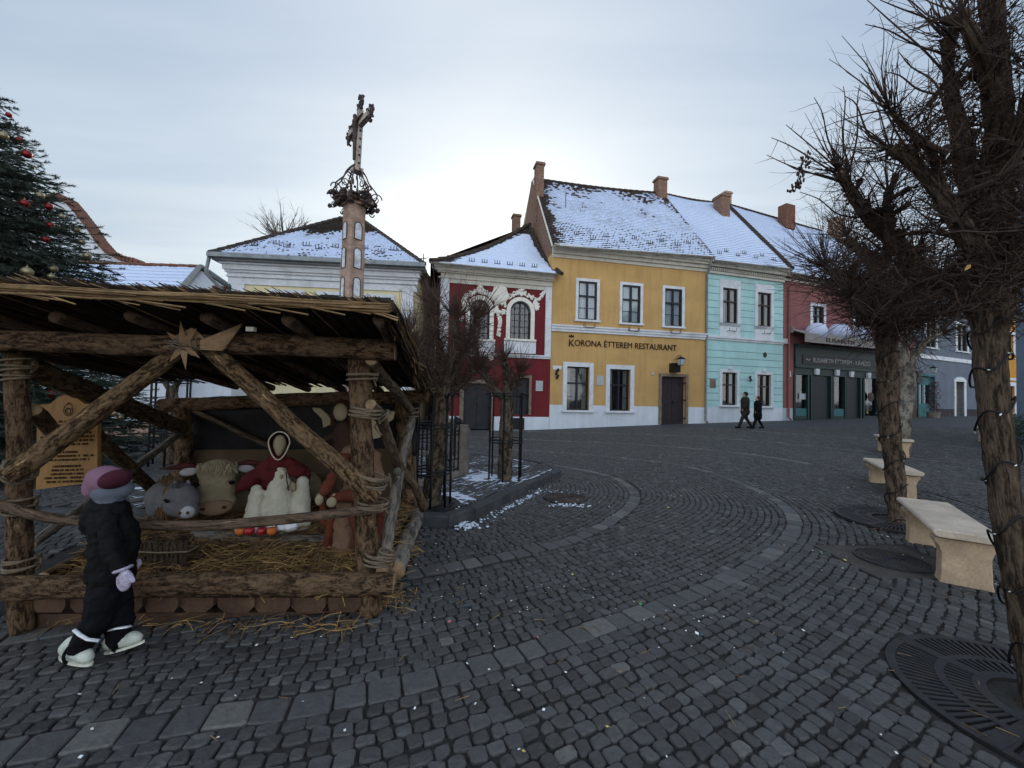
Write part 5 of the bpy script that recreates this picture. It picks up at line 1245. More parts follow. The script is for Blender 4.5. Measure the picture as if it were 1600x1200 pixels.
# posts
fl0 = G(36, 985); fl1 = W(26, 532, 2.62); fr0 = G(580, 957); fr1 = W(560, 540, 2.93)
log(fl0, fl1, .062, .055, 'post', 'bark_log', .03, 1); log(fr0-V((0, 0, .02)), fr1, .082, .078, 'post', 'bark_log', .03, 2)
bl = W(287, 760, 4.9); br = W(640, 805, 5.0)
log((bl.x, bl.y, .1), W(286, 636, 4.9), .095, .09, 'post', 'bark_log', .02, 3); log((br.x, br.y, .05), W(628, 622, 5.05), .095, .085, 'post', 'bark_log', .02, 4)
# front beam and braces
log(W(-75, 535, 2.45), W(618, 547, 2.86), .062, .078, 'beam', 'bark_log', .03, 5, mids=[W(80, 532, 2.5), W(250, 537, 2.6), W(430, 538, 2.74)])
log(W(18, 742, 2.42), W(280, 547, 2.66), .060, .052, 'brace', 'bark_bright', .02, 6); log(W(328, 545, 2.66), W(588, 780, 2.76), .054, .062, 'brace', 'bark_bright', .02, 7)
log(W(-20, 782, 2.50), W(598, 793, 2.80), .030, .034, 'rail', 'bark_smooth', .015, 8, mids=[W(60, 805, 2.52), W(140, 816, 2.55), W(300, 822, 2.62), W(450, 812, 2.72)], rn=.08)
log(W(-60, 920, 2.50), W(616, 911, 2.86), .070, .078, 'sill_log', 'bark_log', .02, 9)
# slab ends and bottom plank
for i in range(9):
    u0 = 52+i*57.5; u1 = u0+50+(i*7) % 9; Yf = 2.60+.30*(u0/600); a0, a1 = W(u0, 934, Yf), W(u1, 934, Yf); c0, c1 = W(u1-6-(i*5) % 7, 957, Yf), W(u0+5+(i*3) % 8, 957, Yf)
    mb = MB(); mb.prism([a0, a1, W(u1, 947, Yf), c0, c1, W(u0, 948, Yf)], (-.06, 1.0, 0)); mb.build('floor_slab', 'plank', St)
a0, a1 = W(50, 960, 2.66), W(585, 955, 2.95); mb = MB(); mb.prism([a0, a1, V((a1.x, a1.y, -.02)), V((a0.x, a0.y, -.02))], (0, .06, 0)); mb.build('bottom_plank', 'plank', St)
# floor deck
FZ = .235; mb = MB(); P = [V((-3.15, 2.78, FZ-.03)), V((-.98, 3.02, FZ-.03)), V((-1.30, 5.05, FZ-.03)), V((-4.1, 5.0, FZ-.03))]; mb.prism(P, (0, 0, -.12)); mb.build('floor', 'plank', St)
# right side
log(G(612, 915)+V((.02, 0, .12)), W(655, 803, 5.0), .085, .08, 'sill_log', 'bark_grey', .02, 10); 
log(V((-1.02, 3.1, .06)), V((-1.30, 5.0, .06)), .05, .05, 'sill_log', 'bark_log', .02, 101)
log(W(580, 562, 2.86), W(645, 645, 4.85), .045, .05, 'side_rail', 'bark_smooth', .03, 11, mids=[W(606, 597, 3.4)])
log(W(579, 632, 2.83), W(662, 795, 4.7), .042, .05, 'side_rail', 'bark_smooth', .02, 12, mids=[W(592, 648, 3.0), W(607, 685, 3.3), W(628, 732, 3.9), W(650, 762, 4.4)])
log(W(597, 893, 2.86), W(645, 652, 4.7), .047, .045, 'side_rail', 'bark_grey', .02, 13, mids=[W(615, 800, 3.3), W(625, 735, 3.9)])
mb = MB(); mb.ell(W(621, 737, 3.3), .035, su=8, sv=6); mb.build('branch_stub', 'bark_grey', St, smooth=True)
# rear and left side timbers
log(W(252, 633, 4.92), W(668, 619, 5.12), .085, .085, 'beam', 'bark_log', .02, 14); log(W(300, 641, 4.95), W(432, 702, 4.95), .032, .03, 'brace', 'bark_smooth', .01, 15)
log(W(40, 572, 2.7), W(282, 668, 4.85), .075, .085, 'side_beam', 'bark_log', .02, 16); log(W(128, 660, 3.2), W(250, 775, 4.6), .055, .06, 'brace', 'bark_log', .02, 17)
log(W(48, 852, 2.85), W(282, 676, 4.85), .034, .04, 'side_rail', 'bark_grey', .02, 18); log(W(50, 640, 2.7), W(100, 690, 3.2), .05, .05, 'brace', 'bark_log', .01, 19)
log(W(66, 905, 2.95), W(262, 800, 4.9), .05, .05, 'sill_log', 'bark_log', .01, 20)
# lashings
for c, ax, r, n, w in ((W(26, 580, 2.62), (0, 0, 1), .064, 5, .16), (W(30, 735, 2.6), (.2, 0, 1), .068, 5, .12), (W(32, 790, 2.6), (.1, 0, 1), .068, 4, .10), (W(34, 880, 2.6), (0, 0, 1), .070, 4, .10), (W(30, 735, 2.47), (.8, .0, .6), .072, 3, .06),
                       (W(567, 588, 2.90), (0, 0, 1), .098, 3, .05), (W(571, 645, 2.88), (0.1, 0, 1), .10, 5, .07), (W(580, 750, 2.82), (.3, 0, 1), .105, 4, .12), (W(583, 788, 2.84), (.05, 0, 1), .095, 3, .05), (W(590, 872, 2.88), (.2, .1, 1), .085, 5, .08),
                       (W(604, 868, 2.88), (.2, .1, 1), .055, 4, .05), (W(644, 645, 4.72), (0, 0, 1), .07, 4, .1), (W(598, 650, 3.0), (.4, .3, -.6), .05, 3, .04)):
    rope(c, ax, r, n, w, sd=int(c.x*100) % 97)
# straw roof: reed mat of stalks running down the slope, dark below, ragged bristles on the front edge
RF0, RF1 = V((-4.55, 2.02, 0)), W(613, 487, 2.36); RF1.z -= .0; zf = RF1.z; RF0.z = zf+.05; RB1 = W(671, 608, 5.35); RB0 = V((-4.75, 4.95, RB1.z+.05))
rnrm = (RF1-RF0).cross(RB0-RF0).normalized()
if rnrm.z < 0: rnrm = -rnrm
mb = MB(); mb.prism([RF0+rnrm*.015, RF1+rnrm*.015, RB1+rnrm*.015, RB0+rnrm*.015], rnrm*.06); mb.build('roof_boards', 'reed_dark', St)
rr = random.Random(8); mb = MB()
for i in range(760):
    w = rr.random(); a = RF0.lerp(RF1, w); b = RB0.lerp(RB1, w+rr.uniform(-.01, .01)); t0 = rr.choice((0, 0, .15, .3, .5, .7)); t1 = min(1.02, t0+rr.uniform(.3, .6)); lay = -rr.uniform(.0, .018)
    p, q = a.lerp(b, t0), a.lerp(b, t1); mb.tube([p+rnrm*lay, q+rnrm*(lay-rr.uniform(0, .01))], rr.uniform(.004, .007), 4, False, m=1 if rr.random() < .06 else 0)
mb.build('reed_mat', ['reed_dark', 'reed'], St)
mb = MB()
for i in range(2400):
    w = rr.uniform(-.005, 1.0); a = RF0.lerp(RF1, w); d = (RB0-RF0).normalized(); lean = V((rr.uniform(-.35, -.12), 0, 0))
    base = a+d*rr.uniform(.0, .16)+rnrm*rr.uniform(.03, .055); tip = base-d*rr.uniform(.03, .11)+V((lean.x*.12-.02, 0, rr.uniform(.0, .022)))+rnrm*rr.uniform(.0, .008)
    mb.tube([base, tip], [rr.uniform(.004, .007), .0025], 3, False, m=0 if rr.random() < .82 else 1)
mb.build('reed_bristles', ['reed_dark', 'reed'], St)
mb = MB()
for i in range(330):
    w0 = rr.uniform(-.02, .9); L = rr.uniform(.12, .45); w1 = min(1.0, w0+L); oz = rr.gauss(0, .010); oy = rr.gauss(0, .016)
    P = [RF0.lerp(RF1, w0+(w1-w0)*k/4)+V((0, -.03+oy+rr.gauss(0, .004), .010+oz+rr.gauss(0, .004))) for k in range(5)]
    if rr.random() < .08: P[-1] += V((.05, -.02, -.06))
    mb.tube(P, rr.uniform(.003, .0055), 4, False)
mb.build('edge_bundle', 'reed', St)
mb = MB()
for i in range(520):     # ragged right verge
    t0 = rr.uniform(-.02, .8); t1 = min(1.03, t0+rr.uniform(.12, .4)); ox, oz = rr.gauss(0.0, .028), rr.gauss(-.01, .032)
    P = [RF1.lerp(RB1, t0+(t1-t0)*k/4)+V((ox+rr.gauss(0, .006), 0, oz-.03*math.sin(math.pi*(t0+(t1-t0)*k/4))+rr.gauss(0, .006))) for k in range(5)]
    if rr.random() < .25: P[-1] += V((rr.uniform(-.03, .08), 0, rr.uniform(-.12, .02)))
    mb.tube(P, rr.uniform(.003, .006), 4, False, m=rr.choice((0, 1, 1)))
mb.build('verge_bundle', ['reed', 'reed_dark'], St)
# rafters with round ends under the front edge
for i, (u, v) in enumerate(((-30, 493), (85, 495), (203, 492), (322, 495), (449, 499), (592, 499))):
    p = W(u, v, 2.42); w = (p.x-RF0.x)/(RF1.x-RF0.x); q = RB0.lerp(RB1, max(0, min(1, w)))-V((0, 0, .06)); log(p, q, .038, .042, 'rafter', 'bark_smooth', .015, 30+i, rn=.06, end='plank')
mb = MB(); p = W(390, 514, 2.5); mb.box(p.x-.025, p.x+.025, p.y, p.y+.03, p.z-.014, p.z+.014); mb.build('connector', 'trimcream', St)
# back cloth: dark tarp above, burlap below
def sheet(A, B, C_, D_, name, mat, nu=40, nv=18, amp=.03, parent=None, thick=True):
    mb = MB(); n = len(mb.v); nr = (B-A).cross(D_-A).normalized()
    for j in range(nv+1):
        for i in range(nu+1):
            p = A.lerp(B, i/nu).lerp(D_.lerp(C_, i/nu), j/nv); h = mn.fractal(V((p.x*2.2, p.z*3.4, p.y)), 1, 2, 4)*amp+amp*.5*math.sin(p.x*9+mn.noise(p)*3)*(1-j/nv); mb.v.append(tuple(p+nr*h))
    for j in range(nv):
        for i in range(nu): mb.face((n+j*(nu+1)+i, n+j*(nu+1)+i+1, n+(j+1)*(nu+1)+i+1, n+(j+1)*(nu+1)+i))
    o = mb.build(name, mat, parent or St, smooth=True)
    if thick: s_ = o.modifiers.new('s', 'SOLIDIFY'); s_.thickness = .006
    return o
sheet(W(294, 715, 5.04), W(650, 712, 5.1), W(655, 612, 5.15), W(294, 630, 5.04), 'back_tarp', 'tarp', amp=.03)
sheet(W(292, 800, 5.0), W(652, 806, 5.05), W(650, 701, 5.1), W(292, 703, 5.02), 'burlap_screen', 'burlap', amp=.022)
sheet(W(-40, 505, 2.6)+V((0, .1, .0)), W(610, 512, 2.95), RB1+V((0, -.1, -.03)), RB0+V((0, -.1, -.03)), 'roof_tarp', 'tarp', amp=.022) if False else None
# comet star of split wood bound with string
Cs = thing('comet_star', 'wooden comet star with fanned tail bound to the middle of the front beam', 'star', W(290, 540, 2.55))
c = W(286, 539, 2.565); mb = MB()
pts = []
for k in range(16):
    a = math.pi/2+k*math.pi/8+.15; r = .165 if k % 2 == 0 else .060
    if k % 4 == 2: r *= .86
    pts.append(c+V((r*math.cos(a), 0, r*math.sin(a))))
for k in range(16):
    p, q = pts[k], pts[(k+1) % 16]; n0 = mb.add([p, q, c+V((0, -.03, 0)), c+V((0, .02, 0))]); mb.face((n0, n0+1, n0+2)); mb.face((n0+1, n0, n0+3))
mb.build('star_body', 'palewood', Cs)
c2_ = W(300, 538, 2.56)
for i in range(6):
    e0 = W(377-i*4.5, 508+i*7.2, 2.60); e1 = W(374-i*5.5, 513+i*7.0, 2.60); s_ = W(312, 535+i*2, 2.555); mb = MB()
    a = (e0-s_).normalized(); up_ = V((0, 0, 1))
    mb.prism([s_+up_*.012, e0+V((0, 0, .009)), e1-V((0, 0, .001)), s_-up_*.006], (0, .012, 0)); mb.build('tail_splint', 'palewood', Cs)
mb = MB(); mb.prism([W(262, 530, 2.57), W(300, 512, 2.59), W(322, 530, 2.59), W(300, 556, 2.57)], (0, .015, 0)); mb.build('backing_board', 'palewood', Cs)
for c_, ax, r in ((W(276, 538, 2.57), (.15, 0, 1), .05), (W(276, 540, 2.57), (1, 0, .4), .03), (W(310, 538, 2.57), (1, 0, .1), .032), (W(284, 538, 2.56), (.5, 0, 1), .042)): rope(c_, ax, r, 3, .03, 'binding_string', .005, 3, Cs, False)
# sign board hanging in the left bay
YS = 3.15; Sb = thing('notice_board', 'arched varnished wooden board with burned-in crest and lines of lettering, hung inside the stable', 'board', W(105, 760, YS))
yb = lambda u: YS+.04*(u-56)/96
Pn = [W(58, 633, yb(58)), W(78, 631, yb(78))]+[W(78+54*i/10, 631-15*math.sin(math.pi*i/10)+i*.1, yb(78+5.4*i)) for i in range(1, 10)]+[W(133, 631, yb(133)), W(152, 630, yb(152)), W(152, 753, yb(152)), W(56, 765, yb(56))]
mb = MB(); mb.prism(Pn, (.0, .03, 0)); mb.build('board', 'wood_board', Sb)
def mark(mb, u, v, w, h): p = W(u, v, yb(u)-.006); q = V((px2m(w, YS), 0, 0)); r = V((0, 0, px2m(h, YS))); mb.prism([p, p+q, p+q+r, p+r], (0, .004, 0))
mb = MB(); R = random.Random(2)
for v, w in ((660, 34), (666, 46), (672, 74), (678, 78), (684, 84), (690, 80), (696, 60), (708, 30), (714, 78), (720, 70), (730, 46), (736, 50), (742, 52), (748, 72), (754, 66)):
    u = 105-w/2
    while u < 105+w/2:
        lw = R.uniform(1.2, 2.4)
        if R.random() < .86: 
            mark(mb, u, v-(u-105)*.03, .55, 3.1); mark(mb, u+.4, v-3.1*R.choice((0, .45, .9))-(u-105)*.03, lw-.4, .55); 
            if R.random() < .6: mark(mb, u+lw-.5, v-(u-105)*.03, .5, 3.1)
        u += lw+.7
mb.build('burned_lettering', 'carve', Sb)
mb = MB(); cc = W(107, 641, yb(107)-.006)
ring = [(.036*math.cos(t)*(1+.1*math.sin(t)), .048*math.sin(t)-.004*math.cos(2*t)) for t in np.linspace(0, 2*math.pi, 28)]
mb.tube([cc+V((x, -.002, z)) for x, z in ring], .0028, 4); mb.tube([cc+V((x*.55, -.002, z*.5-.008)) for x, z in ring], .004, 4); mb.tube([cc+V((-.01, -.002, .05)), cc+V((0, -.002, .065)), cc+V((.01, -.002, .05))], .003, 4); mb.build('crest', 'carve', Sb)
# ---- straw
mb = MB(); R = random.Random(12)
def straw(x, y, z, n, sx, sy, Lr=(.06, .2), zt=.05, m=(0, 1)):
    for _ in range(n):
        a = R.uniform(0, 6.28); L = R.uniform(*Lr); p = V((x+R.uniform(-sx, sx), y+R.uniform(-sy, sy), z+R.uniform(0, zt))); d = V((math.cos(a), math.sin(a), R.uniform(-.35, .35)))*L
        mid = p+d*.5+V((0, 0, R.uniform(-.01, .02))); q = p+d
        if q.z < z-.02: q.z = z
        mb.tube([p, mid, q], R.uniform(.0016, .0032), 3, False, m=R.choice(m))
vary('straw', (.36, .22, .085), .4, 9, .85, .3, 60); vary('straw_dark', (.18, .105, .045), .4, 9, .9, .3, 60)
tmp = MB()
n = 26
for j in range(n+1):
    for i in range(n+1):
        p = P0_ = V((-3.12, 2.80, 0)).lerp(V((-.97, 3.04, 0)), i/n).lerp(V((-4.05, 4.95, 0)).lerp(V((-1.3, 5.0, 0)), i/n), j/n); tmp.v.append((p.x, p.y, FZ-.02+.05*abs(mn.fractal(p*3, 1, 2, 4))+.02*math.sin(i*.9)*math.sin(j*.7)))
for j in range(n):
    for i in range(n): tmp.face((j*(n+1)+i, j*(n+1)+i+1, (j+1)*(n+1)+i+1, (j+1)*(n+1)+i))
sb_ = tmp.build('straw_bedding', 'straw_mat', None, smooth=True); tag(sb_, 'loose straw spread over the stable floor', 'straw', kind='stuff')
for k in range(4200):
    i, j = R.random(), R.random()**1.25; p = V((-3.12, 2.80, 0)).lerp(V((-.97, 3.04, 0)), i).lerp(V((-4.05, 4.95, 0)).lerp(V((-1.25, 5.0, 0)), i), j); straw(p.x, p.y, FZ-.01, 1, .01, .01, (.05, .22), .07)
straw(-1.1, 3.0, .0, 90, .18, .10, (.04, .16), .05); straw(-.98, 3.5, .02, 160, .10, .5, (.04, .14), .10); straw(-2.0, 2.72, .0, 130, 1.05, .05, (.04, .2), .03); straw(-1.9, 2.84, .18, 200, 1.0, .05, (.05, .2), .05); straw(-.85, 3.1, 0, 60, .15, .2, (.03, .12), .03)
ls = mb.build('loose_straw', ['straw', 'straw_dark'], None); tag(ls, 'single stalks of straw on the stable floor and spilling round its sill', 'straw', kind='stuff')
# ================================================================ NATIVITY FIGURES
SLIM = .9
def blob(parts, name, mat, parent, vox=.012, sm=5, wr=None):
    """parts: ('c', a, b, ra, rb) tapered limb or ('e', c, (rx,ry,rz), rot)"""
    mb = MB()
    for q in parts:
        if q[0] == 'c': mb.cap2(q[1], q[2], q[3]*SLIM, q[4]*SLIM)
        else: mb.ell(q[1], (q[2][0]*SLIM, q[2][1]*SLIM, q[2][2]), q[3] if len(q) > 3 else None, su=16, sv=10)
    o = mb.build(name, mat, parent, smooth=True); organic(o, vox, sm)
    if wr: wrinkle(o, *wr)
    return o
RX = lambda d: Matrix.Rotation(math.radians(d), 3, 'X'); RY = lambda d: Matrix.Rotation(math.radians(d), 3, 'Y'); RZ = lambda d: Matrix.Rotation(math.radians(d), 3, 'Z')
# ---- cow
YC_ = 3.95; c = W(341, 760, YC_); k = px2m(1, YC_)
Cow = thing('cow_figure', 'cream felt cow figure with dark red horns lying in the stable beside the donkey', 'cow figure', (c.x, YC_, FZ)); Cow.rotation_euler.z = math.radians(27)
hd = [('e', c+V((-.01, .02, k*22)), (k*30, .16, k*20)), ('e', c+V((0, .0, 0)), (k*29, .15, k*26)), ('e', c+V((.004, -.04, -k*22)), (k*29, .13, k*17)), ('c', c+V((0, .12, k*5)), c+V((.15, .6, -.10)), .15, .24), ('c', c+V((.1, .45, -.18)), c+V((.75, .62, -.20)), .24, .22)]
body_cow = blob(hd, 'body', 'felt_cow', Cow, .014, 4)
blob([('e', c+V((.006, -.115, -k*27)), (k*25, .08, k*13))], 'muzzle', 'felt_cow_nose', Cow, .01, 3)
for sx in (-1, 1):
    mb = MB(); mb.ell(c+V((sx*k*13, -.188, -k*26)), (k*3.2, .012, k*2.4)); mb.build('nostril', 'horn', Cow, smooth=True)
    mb = MB(); mb.ell(c+V((sx*k*22-.012, -.115, k*8)), (k*4.2, .012, k*3.2)); e = mb.build('eye', 'black_fabric', Cow, smooth=True); mb = MB()
    for j in range(5): a = math.radians(60+j*25)*1; p = c+V((sx*k*22-.012+math.cos(a)*k*4, -.128, k*8+math.sin(a)*k*3)); mb.tube([p, p+V((math.cos(a)*k*3.5, -.006, math.sin(a)*k*2.5+.004))], .0022, 4)
    mb.build('lashes', 'black_fabric', e)
    mb = MB(); b_ = c+V((sx*k*26, -.01, k*33)); mb.tube([b_, b_+V((sx*k*14, -.02, k*3)), b_+V((sx*k*30, -.03, k*.5)), b_+V((sx*k*44, -.02, -k*.5))], [k*4, k*4.2, k*3, k*.9], 10); mb.build('horn', 'horn', Cow, smooth=True)
    blob([('e', c+V((sx*k*36, -.03, k*26)), (k*13, .018, k*6.5), RY(sx*8))], 'ear', 'felt_pale', Cow, .006, 2)
mb = MB(); R = random.Random(5)
for i in range(150):
    p = c+V((R.uniform(-k*24, k*24), -.10+R.uniform(-.02, .02), k*R.uniform(27, 40))); P = [p]
    for j in range(4): P.append(P[-1]+V((R.uniform(-.012, .012), -R.uniform(.001, .012), -R.uniform(.006, .022))))
    mb.tube(P, [.006, .006, .005, .004, .002], 4)
mb.build('curly_forelock', 'felt_cow', Cow, smooth=True)
# ---- donkey
YD = 3.45; c = W(284, 784, YD); k = px2m(1, YD)
Dk = thing('donkey_figure', 'grey felt donkey figure with a pale muzzle and fringed brown blanket', 'donkey figure', (c.x-.1, YD+.2, FZ))
blob([('e', c+V((0, 0, .01)), (k*29, .12, k*26)), ('c', c+V((-.02, .0, -.01)), c+V((.10, -.05, -.055)), .13, .085), ('c', c+V((-.08, .06, .0)), c+V((-.36, .25, -.03)), .13, .17), ('c', c+V((-.3, .22, -.08)), c+V((-.55, .55, -.12)), .18, .2)], 'body', 'felt_grey', Dk, .012, 4)
blob([('e', c+V((.115, -.075, -.058)), (.065, .06, .058)), ('e', c+V((.085, -.045, -.075)), (.07, .07, .055))], 'muzzle', 'felt_pale', Dk, .008, 3)
for sx, dx in ((-1, .095), (1, .155)):
    mb = MB(); mb.ell(c+V((dx, -.135 if sx < 0 else -.125, -.055)), (.011, .009, .014)); mb.build('nostril', 'horn', Dk, smooth=True)
mb = MB(); mb.ell(c+V((-.025, -.122, .035)), (.018, .01, .014)); mb.ell(c+V((-.04, -.122, .048)), (.02, .008, .006), RY(-30)); mb.build('eye', 'black_fabric', Dk, smooth=True)
for sx in (-1, 1): blob([('e', c+V((-.03+sx*.05, .04, .13)), (.022, .018, .055), RY(sx*14-20))], 'ear', 'felt_grey', Dk, .007, 2)
mb = MB()
for i in range(60): p = c+V((R.uniform(-.06, .02), R.uniform(-.06, .05), .12)); P = [p, p+V((R.uniform(-.02, .02), -.02, .035)), p+V((R.uniform(-.03, .03), -.05, .02))]; mb.tube(P, [.005, .004, .002], 4)
mb.build('mane', 'felt_grey', Dk, smooth=True)
mb = MB()
for i in range(420):
    t = R.random(); a = R.uniform(-1.3, 1.6); q = (c+V((-.10, .08, 0))).lerp(c+V((-.48, .42, -.06)), t); r = .168+.05*t; d = V((.55, .7, 0)).normalized()
    p = q+V((-d.y*0+0, -1, 0))*math.cos(a)*r*.85+V((0, 0, 1))*math.sin(a)*r+V((-.5, -.2, 0))*.0
    mb.tube([p, p+V((R.uniform(-.015, .015), -.006, -.05)), p+V((R.uniform(-.02, .02), -.004, -.11))], [.006, .005, .002], 4)
mb.build('fringed_blanket', 'fringe', Dk, smooth=True)
mb = MB()
for j in range(3):
    P = []
    for i in range(25): a = 2*math.pi*i/24; q = c+V((-.10-.012*j, .07, 0)); P.append(q+V((.35*math.cos(a)*.0, -1, 0))*math.cos(a)*.145+V((0, 0, 1))*math.sin(a)*.15+V((.03*math.cos(a), 0, 0)))
    mb.tube(P, .008, 6, False)
mb.build('rope_collar', 'rope', Dk, smooth=True)
# ---- Mary: kneeling faceless cloth figure
YM = 4.0; kM = px2m(1, YM); pm = W(438, 832, YM)
Ma = thing('kneeling_woman_figure', 'faceless cloth woman figure in a dark red hooded cape and cream robe, kneeling', 'cloth figure', (pm.x, YM, FZ)); Ma.rotation_euler.z = math.radians(22)
def m_(u, v, dy=0): return W(u, v, YM+dy)
h = m_(438, 694)
blob([('e', h+V((0, .0, 0)), (kM*10.5, .075, kM*15)), ('e', h+V((0, -.02, -kM*9)), (kM*6, .05, kM*9))], 'head', 'cloth_face', Ma, .008, 3)
mb = MB(); P = []
for i in range(33): a = 2*math.pi*i/32; P.append(h+V((math.sin(a)*kM*14.5*(1 if math.cos(a) > 0 else .95-.25*abs(math.cos(a))), -.055+.02*math.cos(a), kM*(2+math.cos(a)*(18 if math.cos(a) > 0 else 24)))))
mb.tube(P, .0065, 7, False); mb.build('hood_trim', 'cloth_white', Ma, smooth=True)
mb = MB(); n = len(mb.v)     # hood shell with an open front
for j in range(9):
    t = j/8*math.pi*.5
    for i in range(33):
        a = 2*math.pi*i/32; q = P[i]-h; w = math.cos(t)
        mb.v.append(tuple(h+V((q.x*(w*1.0+.0)*(1.12 if 0 < j < 7 else 1), -.055+.02*math.cos(a)+math.sin(t)*.17, q.z*(w*.98+.02)*(1.10 if 0 < j < 7 else 1)))))
for j in range(8):
    for i in range(32): mb.face((n+j*33+i, n+j*33+i+1, n+(j+1)*33+i+1, n+(j+1)*33+i))
hd_ = mb.build('hood', 'cloth_red', Ma, smooth=True); sd_ = hd_.modifiers.new('s', 'SOLIDIFY'); sd_.thickness = .008
cape = [('c', m_(438, 724, .03), m_(438, 760, .10), .09, .16), ('c', m_(424, 722, .02), m_(398, 750, .03), .055, .085), ('c', m_(452, 722, .02), m_(472, 742, .03), .055, .085), ('c', m_(400, 742, .02), m_(386, 756, .0), .07, .05), ('c', m_(472, 740, .03), m_(477, 800, .10), .07, .07), ('c', m_(438, 712, .05), m_(438, 722, .03), .09, .085), ('e', m_(425, 742, -.04), (.13, .06, .075)), ('e', m_(458, 738, -.04), (.10, .06, .06)), ('c', m_(440, 750, .16), m_(440, 815, .18), .17, .18)]
blob(cape, 'cape', 'cloth_red', Ma, .012, 3, (.028, .055))
rb = [('c', m_(437, 742, -.02), m_(432, 834, -.06), .09, .25), ('c', m_(437, 790, -.06), m_(425, 836, -.12), .10, .19), ('c', m_(402, 762, -.06), m_(392, 830, -.14), .055, .125), ('c', m_(402, 758, -.06), m_(404, 768, -.08), .03, .06), ('c', m_(465, 756, -.06), m_(457, 825, -.12), .065, .115), ('e', m_(433, 838, -.02), (.30, .14, .05)), ('c', m_(424, 790, -.06), m_(415, 835, -.16), .05, .09), ('c', m_(441, 785, -.08), m_(440, 835, -.16), .045, .085)]
blob(rb, 'robe', 'cloth_white', Ma, .010, 2, (.024, .05))
blob([('e', m_(448, 762, -.12), (.028, .03, .05), RY(-15)), ('e', m_(433, 745, -.1), (.02, .03, .022))], 'hands', 'cloth_face', Ma, .007, 2)
mb = MB(); mb.tube([m_(437, 738, -.13), m_(437, 752, -.15), m_(439, 768, -.155)], .005, 5); mb.ell(m_(438, 763, -.155), (.009, .009, .02)); mb.build('cape_cord', 'cloth_brown', Ma)
# ---- Joseph behind the right post
YJ = 3.45; kJ = px2m(1, YJ)
def j_(u, v, dy=0): return W(u, v, YJ+dy)
Jo = thing('kneeling_man_figure', 'cloth man figure in a rust red mantle and tan robe behind the right front post', 'cloth figure', j_(545, 860)*V((1, 1, 0)) if False else (W(545, 860, YJ).x, YJ, FZ))
blob([('c', j_(566, 705, .08), j_(556, 790, .05), .12, .15), ('c', j_(588, 712, .08), j_(590, 745, .08), .045, .06), ('c', j_(545, 775, .0), j_(538, 862, -.02), .10, .12), ('c', j_(530, 715, .02), j_(560, 760, -.03), .05, .09), ('e', j_(556, 705, .08), (.14, .09, .06)), ('c', j_(570, 780, .05), j_(572, 868, .05), .12, .12)], 'robe', 'cloth_tan', Jo, .012, 3, (.03, .05))
blob([('c', j_(537, 716, -.06), j_(507, 768, -.14), .055, .05), ('c', j_(560, 772, -.09), j_(522, 778, -.16), .07, .045), ('c', j_(566, 785, -.05), j_(566, 852, -.05), .09, .085), ('c', j_(504, 785, -.03), j_(508, 815, -.03), .03, .04), ('c', j_(520, 800, -.02), j_(512, 855, -.02), .03, .05), ('c', j_(592, 790, .02), j_(596, 855, .03), .03, .04), ('c', j_(550, 800, -.08), j_(570, 855, -.08), .05, .06)], 'mantle', 'cloth_rust', Jo, .012, 3, (.028, .05))
blob([('e', j_(499, 781, -.17), (.040, .03, .048)), ('e', j_(499, 776, -.15), (.03, .03, .03))], 'hand', 'cloth_face', Jo, .007, 3)
blob([('e', j_(518, 785, -.19), (.048, .03, .042)), ('c', j_(519, 785, -.19), j_(523, 775, -.17), .03, .025)], 'hand', 'cloth_face', Jo, .007, 3)
blob([('e', j_(563, 668, .09), (.075, .085, .105))], 'head', 'cloth_face', Jo, .01, 3)
blob([('e', j_(564, 660, .11), (.092, .095, .10)), ('e', j_(564, 684, .03), (.06, .05, .06))], 'hair', 'hair_brown', Jo, .01, 2, (.03, .03))
# ---- angel with cut-out wings
YA = 4.35; kA = px2m(1, YA)
def a_(u, v, dy=0): return W(u, v, YA+dy)
An = thing('angel_figure', 'faceless angel figure with brown hair and pale cut-out wings at the back right', 'cloth figure', (W(545, 800, YA).x, YA, FZ))
blob([('e', a_(532, 644, -.02), (kA*12, .07, kA*14))], 'head', 'cloth_face', An, .009, 3)
blob([('e', a_(534, 640, .04), (kA*16, .09, kA*17)), ('c', a_(547, 640, .02), a_(549, 665, .03), .04, .03), ('c', a_(521, 648, .04), a_(520, 662, .04), .035, .025)], 'hair', 'hair_brown', An, .01, 2, (.03, .03))
blob([('c', a_(537, 672, .05), a_(540, 815, .05), .11, .24), ('c', a_(524, 680, .02), a_(500, 690, -.03), .05, .032)], 'gown', 'cloth_brown', An, .014, 3, (.035, .06))
blob([('e', a_(496, 688, -.05), (.035, .025, .052))], 'hand', 'cloth_face', An, .007, 2)
for sgn, O in ((-1, [(488, 637), (500, 638), (512, 648), (520, 662), (505, 668), (503, 655), (497, 648), (490, 642)]), (1, [(548, 672), (560, 655), (585, 650), (600, 642), (617, 643), (614, 655), (603, 662), (598, 672), (593, 684), (572, 688), (556, 683)]), (-1, [(536, 680), (547, 672), (550, 686), (545, 690)])):
    mb = MB(); mb.prism([a_(u, v, .09) for u, v in O][::1], (0, .02, 0)); mb.build('wing', 'cloth_face', An)
